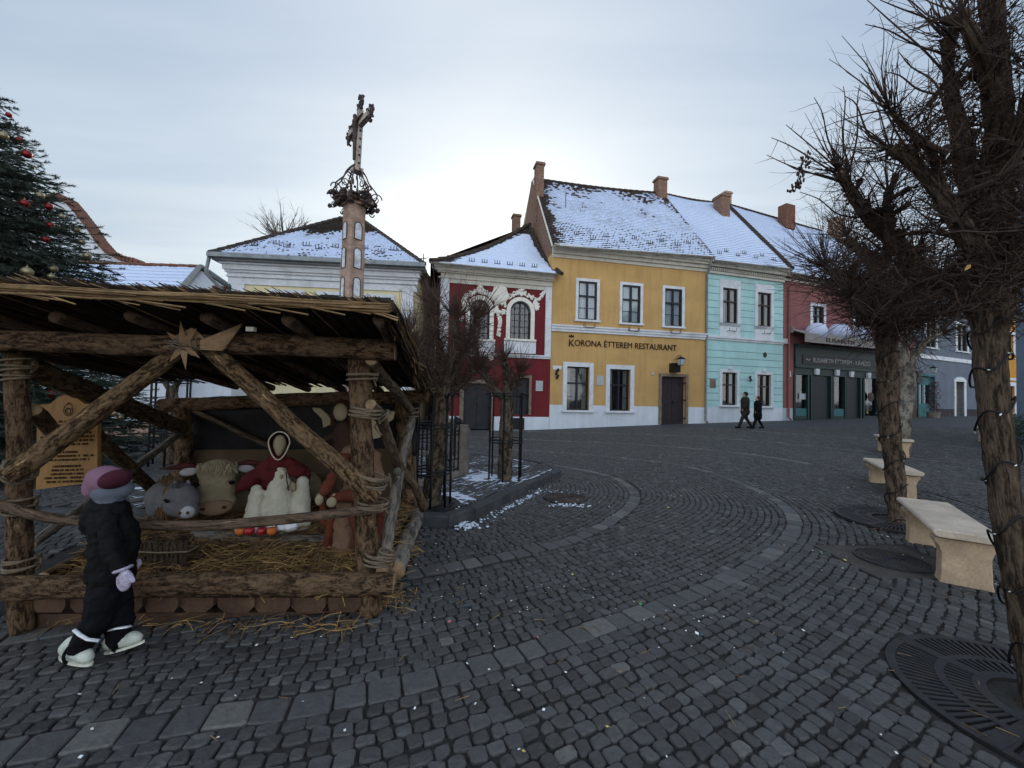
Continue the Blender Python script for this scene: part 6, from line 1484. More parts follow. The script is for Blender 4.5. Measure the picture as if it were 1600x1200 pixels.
# ---- rough manger log, swaddled doll, apples
Mg = thing('manger_log', 'rough split log on legs in front of the kneeling woman', 'log bench', W(405, 850, 3.55)*V((1, 1, 0))+V((0, 0, FZ)))
log(W(300, 838, 3.55), W(512, 846, 3.55), .055, .05, 'log', 'bark_grey', .015, 41, parent=Mg); log(W(305, 850, 3.42), W(500, 852, 3.46), .03, .03, 'log', 'bark_log', .01, 42, parent=Mg)
for u in (340, 475): log(W(u, 845, 3.5), W(u+8, 878, 3.4), .028, .03, 'leg', 'bark_log', .01, 43, parent=Mg)
Bd = thing('swaddled_bundle', 'white cloth bundle tied with dark checked ribbon on the manger log', 'bundle', W(425, 826, 3.5))
blob([('c', W(388, 817, 3.5), W(452, 824, 3.5), .035, .045), ('e', W(455, 822, 3.47), (.07, .05, .04)), ('c', W(372, 826, 3.5), W(430, 829, 3.5), .03, .03), ('e', W(376, 818, 3.5), (.04, .04, .03))], 'cloth', 'stripe', Bd, .009, 3, (.022, .04))
for u in (393, 420, 436, 410):
    mb = MB(); cc = W(u, 823, 3.5); mb.tube([cc+V((.004*math.sin(t), .056*math.cos(t), .05*math.sin(t))) for t in np.linspace(0, 2*math.pi, 17)], .0065, 5, False); mb.build('ribbon', 'cloth_blue', Bd, smooth=True)
for u, m, lb in ((375, 'orange_fruit', 'orange at the left end of the fruit row on the manger log'), (390, 'apple', 'red apple next to the left orange on the manger log'), (409, 'apple', 'red apple in the middle, beside the gap in the fruit row'), (425, 'orange_fruit', 'orange lying right of both apples on the manger log')):
    cc = W(u, 829.5, 3.43); mb = MB(); r = .040; prof = [(r*.15, -r*.82), (r*.6, -r*.8), (r*.95, -r*.3), (r, .1*r), (r*.85, r*.6), (r*.45, r*.82), (r*.12, r*.68), (.002, r*.62)]; mb.lathe(cc, prof, 18); mb.tube([cc+V((0, 0, r*.6)), cc+V((.004, 0, r*1.15))], .002, 4)
    o = mb.build('apple' if m == 'apple' else 'orange', m, smooth=True); tag(o, lb, 'fruit', 'fruit on the manger log')
# bundle of twigs standing in the straw and a sawn block
Tb = thing('twig_bale', 'bale of dark twigs bound upright in the straw behind the child', 'twig bale', W(255, 905, 2.98)*V((1, 1, 0))+V((0, 0, FZ-.02)))
mb = MB(); R = random.Random(31)
for i in range(260):
    u = R.uniform(214, 292); Yb = 2.98+R.uniform(-.02, .14); z0 = FZ-.04; top = W(u, 850+R.uniform(-5, 5), Yb); P = [V((top.x+R.uniform(-.01, .01), Yb+R.uniform(-.01, .01), z0+(top.z-z0)*q))+V((R.gauss(0, .003), R.gauss(0, .003), 0)) for q in (0, .33, .66, 1)]
    mb.tube(P, R.uniform(.004, .008), 4)
mb.build('twigs', 'bark_smooth', Tb); mb = MB()
for v in (862, 893): 
    a0, a1 = W(213, v, 2.96), W(293, v, 2.96); mb.tube([a0+V((0, .1, 0)), a0, a0.lerp(a1, .5)-V((0, .02, 0)), a1, a1+V((0, .1, 0))], .006, 6)
mb.build('binding_string', 'rope', Tb)
bk = log(W(288, 866, 3.05), W(316, 862, 3.15), .052, .055, 'wood_block', 'bark_log', 0, 51); bk.parent = None; bk.location = -0*V((1, 1, 1)); 
bk.location = ORG[St.as_pointer()]; tag(bk, 'short sawn wood block lying beside the twig bale in the straw', 'wood block')
log(W(232, 838, 3.3), W(300, 842, 3.4), .035, .04, 'pole', 'bark_log', .01, 52, parent=Mg)
log(W(335, 895, 3.05), W(350, 860, 3.3), .022, .02, 'leg', 'bark_log', .0, 53, parent=Mg)
# ================================================================ CHILD
SLIM = .82; YK = 2.36; kk = px2m(1, YK)
def c_(u, v, dy=0): return W(u, v, YK+dy)
Kid = thing('person', 'child in black padded suit, pink and wine cap and pale boots by the stable', 'person', G(155, 1030))
gzz = 0.0
blob([('e', c_(170, 756, -.0), (kk*22, .078, kk*24)), ('c', c_(172, 765), c_(172, 800), .05, .055), ('e', c_(178, 828, 0), (.10, .10, .14)), ('c', c_(172, 900), c_(172, 860), .10, .11)], 'body', 'skin', Kid, .012, 3)
blob([('e', c_(171, 766, .0), (kk*28, .102, kk*20)), ('c', c_(172, 772), c_(170, 790), .085, .08), ('e', c_(190, 765, .02), (.06, .085, .055))], 'balaclava', 'knit_blue', Kid, .01, 3, (.006, .03))
blob([('e', c_(166, 750, .0), (kk*33, .112, kk*22), RY(10)), ('e', c_(154, 761, .0), (kk*17, .105, kk*19))], 'cap', 'hat_pink', Kid, .01, 3, (.006, .04))
blob([('e', c_(180, 749, -.02), (kk*24, .098, kk*14.5), RY(-22)), ('e', c_(178, 745, .03), (kk*20, .088, kk*15), RY(8))], 'cap_panel', 'hat_wine', Kid, .009, 3)
blob([('c', c_(172, 800), c_(174, 905), .115, .135), ('c', c_(150, 800, -.01), c_(148, 818, 0), .065, .06), ('e', c_(150, 812, .02), (.085, .10, .09)), ('e', c_(165, 790, .0), (.10, .11, .06)), ('e', c_(196, 850, .0), (.07, .10, .16)), ('e', c_(170, 930, 0), (.135, .12, .08)),
      ('c', c_(168, 815, -.09), c_(176, 865, -.125), .055, .058), ('c', c_(176, 865, -.125), c_(192, 893, -.135), .057, .048), ('c', c_(190, 815, .10), c_(200, 880, .12), .055, .05)], 'jacket', 'black_coat', Kid, .010, 3, (.034, .045))
blob([('c', c_(165, 925, -.05), c_(150, 975, -.06), .095, .080), ('c', c_(150, 970, -.06), c_(126, 1008, -.06), .078, .065), ('c', c_(178, 925, .05), c_(187, 975, .05), .098, .085), ('c', c_(187, 972, .05), c_(184, 998, .05), .082, .07), ('e', c_(171, 928, .0), (.13, .12, .09))], 'trousers', 'black_fabric', Kid, .010, 3, (.026, .045))
for P_, r_ in (([c_(116, 984, -.13), c_(125, 992, -.145), c_(137, 999, -.14), c_(155, 1001, -.12)], .011), ([c_(170, 985, -.03), c_(182, 982, -.045), c_(196, 980, -.035), c_(205, 978, -.0)], .011)):
    mb = MB(); mb.tube(P_, r_, 6, flat=.5); mb.build('reflective_stripe', 'stripe', Kid, smooth=True)
def boot(toe, heel, ankle, lb='boot'):
    d = (toe-heel).normalized(); b = blob([('c', heel+V((0, 0, .012)), toe+V((0, 0, .0)), .042, .040), ('c', heel+V((0, 0, .02)), ankle, .045, .047), ('e', toe-d*.02+V((0, 0, .01)), (.055, .042, .035), None)], lb, 'shoe', Kid, .008, 3)
    mb = MB(); n_ = d.cross(V((0, 0, 1))).normalized(); up_ = n_.cross(d); K = []
    if up_.z < 0: up_ = -up_
    for i in range(18):
        a = 2*math.pi*i/18; L = (toe-heel).length/2+.040; K.append((toe+heel)/2+d*math.cos(a)*L+n_*math.sin(a)*.034-up_*.025)
    mb.prism(K, up_*-.013); mb.build('sole', 'sole', b)
    mb = MB(); m = toe.lerp(heel, .62); mb.tube([m+d*.0+n_*.05*math.cos(a)+V((0, 0, .052*math.sin(a)+.01)) for a in np.linspace(0, 2*math.pi, 15)], .008, 5, False); mb.build('strap', 'black_fabric', b)
boot(c_(136, 1027, -.075), c_(104, 1018, -.055), c_(113, 1004, -.06)); boot(c_(213, 997, .05), c_(172, 1009, .04), c_(180, 995, .045))
blob([('e', c_(194, 906, -.15), (kk*13, .028, kk*17)), ('c', c_(203, 898, -.15), c_(208, 908, -.155), .017, .015)], 'mitten', 'mitten', Kid, .007, 3)
mb = MB(); q = c_(192, 889, -.138); mb.tube([q+V((.036*math.cos(a), .034*math.sin(a), .012*math.cos(a))) for a in np.linspace(0, 2*math.pi, 17)], .009, 6, False); mb.build('mitten_cuff', 'mitten', Kid, smooth=True)
blob([('e', c_(216, 880, .14), (.022, .022, .03))], 'mitten', 'mitten', Kid, .007, 2)
# face on the far side of the balaclava opening
mb = MB(); f = c_(197, 758, .04)
for dy in (-.03, .035): mb.ell(f+V((.012, dy, .01)), (.008, .012, .007), su=8, sv=6)
mb.build('eyes', 'black_fabric', Kid); blob([('e', f+V((.014, .0, -.012)), (.014, .012, .016)), ('e', f+V((.0, .0, .0)), (.018, .05, .045))], 'nose', 'skin', Kid, .006, 2)
# ================================================================ WALKING COUPLE
SLIM = 1.0
def walker(u, v, hpx, label, top, legs, fur=None, hat=None, face=-1, stride=.34, bag=False, Yd=18.0):
    p = G(u, v); s = hpx/FPX*p.y/1.75; T = thing('person', label, 'person', p)
    Q = lambda x, y, z: p+V((x*s, y*s, z*s))
    blob([('e', Q(face*.03, 0, 1.62), (.10*s, .085*s, .125*s)), ('c', Q(0, 0, 1.42), Q(0, 0, 1.55), .06*s, .05*s), ('c', Q(0, 0, .95), Q(0, 0, 1.35), .14*s, .17*s), ('e', Q(face*.12, 0, 1.60), (.03*s, .02*s, .03*s)), ('e', Q(face*.35*.0, 0, 1.0), (.12*s, .12*s, .12*s))], 'body', 'skin', T, .025, 3)
    blob([('c', Q(0, 0, .88), Q(0, 0, 1.36), .19*s, .20*s), ('c', Q(-.0, -.19, 1.36), Q(face*.10, -.22, 1.08), .08*s, .07*s), ('c', Q(face*.10, -.22, 1.08), Q(face*.22, -.18, .92), .07*s, .055*s), ('c', Q(0, .19, 1.36), Q(-face*.12, .22, 1.05), .08*s, .07*s), ('c', Q(-face*.12, .22, 1.05), Q(-face*.02, .24, .86), .065*s, .055*s), ('c', Q(0, 0, .86), Q(0, 0, .62 if bag else .78), .20*s, .21*s)], 'coat', top, T, .022, 3, (.02, .08))
    blob([('c', Q(0, -.09, .85), Q(face*stride*.55, -.09, .48), .115*s, .085*s), ('c', Q(face*stride*.55, -.09, .48), Q(face*stride, -.09, .08), .085*s, .06*s), ('c', Q(0, .09, .85), Q(-face*stride*.35, .09, .46), .115*s, .085*s), ('c', Q(-face*stride*.35, .09, .46), Q(-face*stride*1.05, .09, .12), .08*s, .055*s)], 'trousers', legs, T, .022, 3)
    for sg in (1, -1):
        q = Q(face*stride*sg*1.02, -.09*sg, .05); blob([('c', q-V((face*.05*s, 0, 0)), q+V((face*.16*s, 0, -.01)), .055*s, .045*s)], 'shoe', 'black_fabric', T, .02, 2)
    blob([('e', Q(-face*.02, 0, 1.66), (.125*s, .115*s, .12*s)), ('e', Q(0, 0, 1.46), (.13*s, .13*s, .06*s))], 'hood' if fur else 'hat', hat or top, T, .02, 2)
    if bag: blob([('e', Q(face*.20, -.28, .78), (.13*s, .05*s, .14*s))], 'handbag', 'black_fabric', T, .02, 2)
    for sg, zz_ in ((-1, .88), (1, .84)): blob([('e', Q(face*(.24 if sg < 0 else -.0), sg*.20, zz_), (.035*s, .03*s, .05*s))], 'hand', 'skin', T, .012, 2)
    return T
walker(1164, 669, 56, 'taller walker in an olive brown jacket and cap, left of the hooded companion', 'coat_olive', 'coat_olive', hat='coat_olive', face=-1)
walker(1184, 669.5, 50, 'shorter walker in a long black hooded coat with a dark handbag', 'black_coat', 'black_fabric', True, 'fur', -1, .30, True)
walker(253, 698, 66, 'dark coated pedestrian seen through the left side of the stable', 'black_coat', 'jeans', hat='black_fabric', face=1, stride=.1)
# ================================================================ BENCHES
def bench(c, ang, label, first=[None]):
    if first[0] is None:
        T = thing('stone_bench', label, 'bench', (0, 0, 0), 'stone benches beside the trees')
        mb = MB(); L, w = .72, .205; n = 10
        prof = [(-w, .405), (-w-.012, .42), (-w-.016, .435), (-w-.012, .452), (-w+.004, .464), (w-.004, .464), (w+.012, .452), (w+.016, .435), (w+.012, .42), (w, .405), (w-.02, .396), (-w+.02, .396)]
        mb.prism([V((-L, y, z)) for y, z in prof], (2*L, 0, 0)); o = mb.build('seat', 'bench_top', T)
        b = o.modifiers.new('b', 'BEVEL'); b.width = .014; b.segments = 3; b.limit_method = 'ANGLE'
        for sx in (-1, 1):
            mb = MB(); P = [(-.165, 0), (-.155, .06), (-.150, .26), (-.165, .32), (-.195, .36), (-.195, .395), (.195, .395), (.195, .36), (.165, .32), (.150, .26), (.155, .06), (.165, 0)]
            x0 = sx*.56-.08; mb.prism([V((x0, y, z-.02)) for y, z in P], (.16, 0, 0)); o = mb.build('support', 'bench', T); b = o.modifiers.new('b', 'BEVEL'); b.width = .008; b.segments = 2; b.limit_method = 'ANGLE'
        first[0] = T; o = T
    else: o = copy_tree(first[0])
    o['label'] = label; o.location = c; o.rotation_euler.z = math.radians(ang); return o
def topc(pts, z=.464): return sum((V((G(u, v, z).x, G(u, v, z).y, 0)) for u, v in pts), V((0, 0, 0)))/len(pts)
b1 = topc([(1406, 779), (1495, 784), (1453, 824), (1555, 838)]); b1.z = gz(b1.x, b1.y)
q0, q1 = G(1453, 824, .464), G(1406, 779, .464); an = math.degrees(math.atan2(q1.y-q0.y, q1.x-q0.x))
bench(b1, an, 'nearest stone bench, its pale slab top whole in view left of the biggest trunk')
b2 = G(1368, 782); bench((b2.x+.82, b2.y+.62, gz(b2.x, b2.y)), an+4, 'stone bench in the middle, half hidden behind the second trunk')
b3 = G(1402, 719); bench((b3.x+.75, b3.y+.9, gz(b3.x, b3.y)), an+4, 'farthest stone bench, a small pale slab peeping out right of the second trunk')
b4 = G(1540, 690); bench((b4.x+.5, b4.y+.2, gz(b4.x, b4.y)), an-30, 'tan stone bench glimpsed just left of the biggest trunk')
# ================================================================ BARE POLLARDED TREES
class Twigs:
    def __init__(s, seed): s.mb = MB(); s.R = random.Random(seed)
    def twig(s, p, d, L, r, seg=5, curl=.25, up=.12, sub=2, k=3, m=0):
        R = s.R; P = [V(p)]; rad = [r]; d = V(d).normalized(); dirs = []
        for i in range(seg):
            d = (d+V((R.gauss(0, curl), R.gauss(0, curl), R.gauss(0, curl)+up))*.35).normalized(); P.append(P[-1]+d*L/seg); rad.append(r*(1-.78*(i+1)/seg)); dirs.append(d)
        s.mb.tube(P, rad, k, False, m)
        for _ in range(sub):
            i = R.randint(1, seg-1); e = V((R.gauss(0, 1), R.gauss(0, 1), R.gauss(0, 1))).normalized(); e = (dirs[i]+e*.8).normalized(); s.twig(P[i], e, L*R.uniform(.3, .55), rad[i]*.7, max(3, seg-1), curl, up, sub-1 if sub > 0 else 0, 3, m)
    def tuft(s, p, n, L=(.2, .6), r=.006, axis=None, spread=1.0, sub=1, up=.12, curl=.25):
        R = s.R
        for _ in range(n):
            e = V((R.gauss(0, 1), R.gauss(0, 1), R.gauss(0, 1))).normalized()
            if axis is not None: e = (V(axis)+e*spread).normalized()
            s.twig(V(p)+e*R.uniform(0, .04), e, R.uniform(*L), r*R.uniform(.6, 1.1), 5, curl, up, sub)
    def seeds(s, p, n, sp):
        R = s.R
        for _ in range(n): s.mb.ell(V(p)+V((R.gauss(0, sp), R.gauss(0, sp), R.gauss(0, sp*1.4))), (R.uniform(.006, .014),)*3, su=4, sv=3)
def limb(mb, P, r0, r1, sd=0, seg=11, rn=.16, knob=.0):
    Q = catmull3([V(p) for p in P], 8); n = len(Q); rad = [r0+(r1-r0)*i/(n-1) for i in range(n)]
    rad = [r*(1+.12*mn.noise(V((sd, i*.35, 0)))) for i, r in enumerate(rad)]
    if knob: rad[-1] *= 1+knob; rad[-2] *= 1+knob*.8; rad[-3] *= 1+knob*.4
    mb.tube(Q, rad, seg, True, 0, None, rn, sd); return Q
def string_on(P, r, label, name='light_string', turns=6, th=.004, sd=1):
    Q = catmull3([V(p) for p in P], 30); n = len(Q); R = random.Random(sd); pts = []; mb = MB()
    for i in range(n):
        t = (Q[min(i+1, n-1)]-Q[max(i-1, 0)]).normalized(); a = t.cross(V((0, 1, 0))).normalized(); b = t.cross(a); f = i/(n-1); an_ = f*turns*2*math.pi; rr_ = (r[0]+(r[1]-r[0])*f)+.012
        pts.append(Q[i]+a*math.cos(an_)*rr_+b*math.sin(an_)*rr_+t*.03*math.sin(i*.9))
    mb.tube(pts, th, 5, False); o = mb.build(name, 'iron', None, smooth=True); tag(o, label, 'string lights', 'strings of lights wound round the tree trunks')
    for i in range(4, n, 7):
        mb = MB(); d = V((R.gauss(0, 1), R.gauss(-.5, 1), R.gauss(0, .6))).normalized(); mb.tube([pts[i], pts[i]+d*.010, pts[i]+d*.018], [th*.8, th*.8, th*.4], 6, m=0); mb.build('bulb', 'bulb_clear', o)
    return o
# ---- big right tree
YA0 = 2.3
TA = thing('pollarded_tree', 'biggest and nearest bare pollarded tree at the right edge, trunk wound with black wire', 'tree', G(1626, 1108), 'bare pollarded trees')
def w_(u, v, Y): return W(u, v, Y)
trA = [G(1626, 1108)-V((0, 0, .08)), w_(1604, 985, 2.28), w_(1582, 860, 2.34), w_(1566, 740, 2.4), w_(1552, 630, 2.46), w_(1546, 540, 2.5), w_(1548, 470, 2.52)]
mb = MB(); Q = catmull3(trA, 10); n = len(Q); rad = [.062+.014*i/n for i in range(n)]; rad[0] = .085; rad[1] = .075; rad[2] = .068
for i in range(n-8, n): rad[i] *= 1+.07*(i-n+8)
mb.tube(Q, rad, 20, True, 0, None, .14, 3)
limbsA = [([(1548, 490, 2.52), (1540, 400, 2.55), (1548, 300, 2.6), (1560, 200, 2.6), (1556, 90, 2.55), (1548, -20, 2.5)], .105, .05), ([(1555, 300, 2.6), (1590, 220, 2.5), (1625, 120, 2.4), (1650, 0, 2.4)], .065, .045),
          ([(1540, 480, 2.52), (1490, 440, 2.75), (1440, 430, 2.95), (1405, 385, 3.05), (1362, 345, 3.1), (1330, 300, 3.1), (1312, 268, 3.1)], .070, .034), ([(1540, 420, 2.55), (1510, 370, 2.5), (1480, 320, 2.5), (1440, 270, 2.5), (1392, 232, 2.5)], .075, .025),
          ([(1545, 340, 2.6), (1515, 280, 2.6), (1498, 200, 2.62), (1485, 140, 2.65), (1478, 60, 2.65)], .075, .022), ([(1480, 320, 2.5), (1455, 240, 2.45), (1410, 195, 2.4), (1390, 170, 2.4)], .03, .012), ([(1395, 400, 3.05), (1385, 340, 3.0), (1388, 300, 3.0)], .04, .022),
          ([(1558, 180, 2.6), (1540, 110, 2.5), (1520, 60, 2.4), (1500, 20, 2.4)], .06, .028), ([(1556, 460, 2.52), (1600, 400, 2.4), (1640, 340, 2.3), (1700, 260, 2.2)], .09, .04), ([(1550, 250, 2.6), (1580, 310, 2.8), (1640, 330, 3.1)], .05, .03)]
LA_ = [limb(mb, [w_(*p) for p in P], r0*(1.05 if k == 2 else .95), r1*1.0, k, 11, .22, .35) for k, (P, r0, r1) in enumerate(limbsA)]
mb.build('trunk', 'bark_brown', TA, smooth=True)
tw = Twigs(11)
for k, Qk in enumerate(LA_):
    n = len(Qk); ax = (Qk[-1]-Qk[-4]).normalized(); tw.tuft(Qk[-1], 16 if k != 2 else 24, (.15, .55), .006, ax, .9, 1)
    for i in range(3, n-1):
        for _ in range(8 if k in (0, 2, 3) else 6):
            e = V((tw.R.gauss(0, 1), tw.R.gauss(0, 1), tw.R.gauss(0, 1)+.2)).normalized(); tw.twig(Qk[i], e, tw.R.uniform(.08, .38), .0035*tw.R.uniform(.6, 1.3), 5, .5, .1, 1)
        if tw.R.random() < .35:
            kp = Qk[i]; kd = V((tw.R.gauss(0, 1), tw.R.gauss(0, .8), tw.R.gauss(.3, .8))).normalized(); kq = kp+kd*tw.R.uniform(.10, .22); tw.mb.tube([kp, kp.lerp(kq, .6), kq], [.020, .015, .022], 6); tw.tuft(kq, 7, (.08, .35), .005, kd, .9, 1)
        if tw.R.random() < .35: tw.twig(Qk[i], V((tw.R.gauss(0, 1), tw.R.gauss(0, .7), abs(tw.R.gauss(0, 1)))), tw.R.uniform(.35, .8), .006, 6, .3, .15, 2)
for (u, v, Y, n_, sp) in ((1520, 330, 2.55, 260, .12), (1560, 380, 2.5, 320, .12), (1540, 440, 2.45, 300, .11), (1585, 440, 2.45, 200, .12), (1500, 430, 2.6, 220, .12), (1545, 260, 2.6, 160, .10), (1590, 330, 2.5, 120, .12), (1440, 440, 2.9, 160, .12), (1400, 400, 3.05, 120, .10), (1370, 360, 3.1, 60, .07), (1490, 180, 2.6, 80, .08), (1480, 40, 2.6, 50, .08), (1590, 60, 2.5, 80, .10), (1560, 490, 2.5, 90, .10)):
    c = w_(u, v, Y)
    for _ in range(int(n_*.95)):
        p = c+V((tw.R.gauss(0, sp), tw.R.gauss(0, sp*.8), tw.R.gauss(0, sp))); e = V((tw.R.gauss(0, 1), tw.R.gauss(0, 1), tw.R.gauss(0, 1))); tw.twig(p, e, tw.R.uniform(.06, .26), .0036*tw.R.uniform(.7, 1.6), 4, .6, .0, 0)
for k in (2, 3, 4, 0): 
    for i in range(6, len(LA_[k]), 5): tw.seeds(LA_[k][i]+V((tw.R.uniform(-.1, .1), -.05, tw.R.uniform(-.1, .05))), 20, .03)
# long whips
for (p0, p1, L) in (((1490, 130, 2.6), (1355, 0, 2.6), 0), ((1480, 300, 2.5), (1345, 115, 2.5), 0), ((1500, 90, 2.6), (1352, 38, 2.6), 0), ((1480, 180, 2.6), (1405, 82, 2.6), 0), ((1500, 75, 2.5), (1375, 0, 2.5), 0), ((1395, 232, 2.5), (1320, 150, 2.6), 0), ((1480, 150, 2.6), (1382, 112, 2.6), 0), ((1318, 280, 3.1), (1205, 215, 3.2), 0), ((1318, 285, 3.1), (1198, 242, 3.2), 0), ((1320, 275, 3.1), (1228, 195, 3.1), 0), ((1325, 260, 3.1), (1272, 152, 3.1), 0), ((1328, 265, 3.1), (1318, 135, 3.1), 0), ((1328, 265, 3.1), (1343, 132, 3.1), 0), ((1390, 320, 3.0), (1382, 198, 3.0), 0), ((1370, 340, 3.1), (1250, 300, 3.1), 0), ((1440, 270, 2.5), (1385, 165, 2.5), 0), ((1530, 400, 2.5), (1400, 300, 2.5), 0), ((1330, 290, 3.1), (1225, 255, 3.1), 0), ((1600, 360, 2.3), (1470, 365, 2.2), 0), ((1505, 350, 2.5), (1418, 360, 2.4), 0), ((1390, 400, 3.0), (1290, 330, 3.0), 0)):
    a, b = w_(*p0), w_(*p1); m_1 = a.lerp(b, .4)+V((0, tw.R.uniform(-.05, .05), tw.R.uniform(-.05, .03))); QQ = catmull3([a, m_1, a.lerp(b, .75)+V((0, 0, tw.R.uniform(-.02, .03))), b], 5); n = len(QQ)
    tw.mb.tube(QQ, [.008*(1-.75*i/n) for i in range(n)], 5, False)
    for i in range(4, n, 3): tw.twig(QQ[i], V((tw.R.gauss(0, 1), tw.R.gauss(0, 1), tw.R.gauss(.3, 1))), tw.R.uniform(.06, .2), .003, 4, .4, .1, 0)
c = w_(1248, 285, 3.1)
for k in range(70): t = tw.R.random(); tw.mb.ell(w_(1262-20*t, 240+60*t, 3.1)+V((tw.R.gauss(0, .02), tw.R.gauss(0, .02), tw.R.gauss(0, .03))), (.010, .008, .014), su=4, sv=3)
tw.mb.tube([w_(1262, 240, 3.1), w_(1250, 265, 3.1), w_(1242, 300, 3.1)], .004, 4, False)
tw.mb.build('crown', 'twig', TA)
string_on(trA, (.068, .082), 'black wire of small bulbs spiralling up the biggest trunk', turns=8, th=.006, sd=2)
# leaves caught in the crown
for u, v in ((1512, 418), (1571, 418), (1540, 345)): pass
mb = MB(); q = w_(1512, 418, 2.35); mb.prism([q+V((x, 0, z)) for x, z in ((-.02, -.02), (.0, -.012), (.018, .0), (.02, .02), (.0, .016), (-.012, .0))], (0, .002, 0)); tag(mb.build('dead_leaf', 'straw', None), 'pale withered leaf caught in the twigs above the biggest trunk', 'leaf')
# ---- second tree
TB = thing('pollarded_tree', 'second bare pollarded tree with a dense round twig crown, behind the nearest stone bench', 'tree', G(1404, 812), 'bare pollarded trees')
YB = 5.45; trB = [G(1404, 812)-V((0, 0, .1)), w_(1398, 740, YB), w_(1390, 660, YB), w_(1386, 590, YB), w_(1386, 525, YB), w_(1390, 480, YB)]
mb = MB(); Q = catmull3(trB, 10); n = len(Q); rad = [.102+.018*i/n for i in range(n)]; rad[0] = .13; rad[1] = .115; mb.tube(Q, rad, 18, True, 0, None, .16, 7)
LB_ = [limb(mb, [w_(*p) for p in P], r0*.8, r1*.8, 20+k, 9, .2, .3) for k, (P, r0, r1) in enumerate([([(1388, 520, YB), (1360, 470, 5.3), (1325, 440, 5.2), (1290, 415, 5.2)], .10, .035), ([(1388, 510, YB), (1380, 450, 5.6), (1350, 400, 5.7), (1325, 370, 5.7)], .09, .035), ([(1390, 500, YB), (1415, 440, 5.4), (1430, 400, 5.4)], .09, .04), ([(1390, 510, YB), (1430, 470, 5.6), (1460, 440, 5.7)], .08, .035), ([(1388, 520, YB), (1358, 500, 5.1), (1328, 465, 4.9)], .07, .03), ([(1390, 520, YB), (1430, 500, 5.0), (1470, 490, 4.8)], .07, .03)])]
mb.build('trunk', 'bark_brown', TB, smooth=True)
tw = Twigs(12)
for Qk in LB_:
    ax = (Qk[-1]-Qk[-5]).normalized(); tw.tuft(Qk[-1], 34, (.3, .95), .008, ax, .8, 2, .10)
    for i in range(3, len(Qk)):
        for _ in range(15): e = V((tw.R.gauss(0, 1), tw.R.gauss(0, 1), tw.R.gauss(0, .8)+.25)).normalized(); tw.twig(Qk[i], e, tw.R.uniform(.15, .85), .006*tw.R.uniform(.6, 1.3), 5, .35, .12, 1)
for (u, v, Y, n_, sp) in ((1345, 455, 5.2, 220, .17), (1380, 450, 5.3, 300, .22), (1305, 425, 5.2, 120, .15), (1430, 460, 5.3, 260, .22), (1375, 500, 5.1, 240, .14), (1410, 500, 5.1, 220, .16), (1345, 420, 5.6, 160, .2)):
    c = w_(u, v, Y)
    for _ in range(int(n_*1.15)): p = c+V((tw.R.gauss(0, sp), tw.R.gauss(0, sp*.8), tw.R.gauss(0, sp*.8))); tw.twig(p, V((tw.R.gauss(0, 1), tw.R.gauss(0, 1), tw.R.gauss(0, 1))), tw.R.uniform(.12, .5), .0052*tw.R.uniform(.7, 1.4), 4, .5, .0, 0)
for (p0, p1) in (((1310, 440), (1215, 365)), ((1300, 430), (1232, 345)), ((1320, 450), (1190, 440)), ((1310, 455), (1205, 405)), ((1330, 410), (1270, 335)), ((1340, 470), (1260, 450)), ((1300, 420), (1248, 380)), ((1330, 400), (1290, 330)), ((1310, 430), (1224, 420))):
    a, b = w_(p0[0], p0[1], 5.2), w_(p1[0], p1[1], 5.1); tw.twig(a, b-a, (b-a).length, .009, 7, .12, .02, 2)
tw.mb.build('crown', 'twig', TB)
string_on(trB[:5], (.106, .122), 'black wire of small bulbs wound round the second trunk', turns=7, th=.007, sd=3)
# ---- third tree with a forked smooth trunk, farther off
TC = thing('pollarded_tree', 'slim smooth grey pollarded trunk just right of and behind the second tree', 'tree', G(1413, 703), 'bare pollarded trees')
YC2 = 9.6; mb = MB(); Pc = [G(1410, 710)-V((0, 0, .1)), w_(1409, 670, YC2), w_(1413, 640, YC2), w_(1419, 600, YC2), w_(1414, 565, YC2), w_(1408, 540, YC2)]
Q = catmull3(Pc, 8); mb.tube(Q, [.17-.05*i/len(Q) for i in range(len(Q))], 12, True, 0, None, .14, 9)
tw = Twigs(13)
for k, P in enumerate(([(1416, 575), (1440, 540), (1470, 520)], [(1412, 560), (1385, 520), (1370, 480)], [(1412, 555), (1425, 500), (1440, 470)])): 
    q = limb(mb, [w_(u, v, YC2) for u, v in P], .1, .05, 30+k, 8); tw.tuft(q[-1], 60, (.4, 1.3), .010, (q[-1]-q[-4]).normalized(), .9, 2)
    for i in range(2, len(q)): tw.tuft(q[i], 9, (.3, .9), .008, None, 1, 1)
mb.build('trunk', 'bark_grey', TC, smooth=True); tw.mb.build('crown', 'twig', TC)
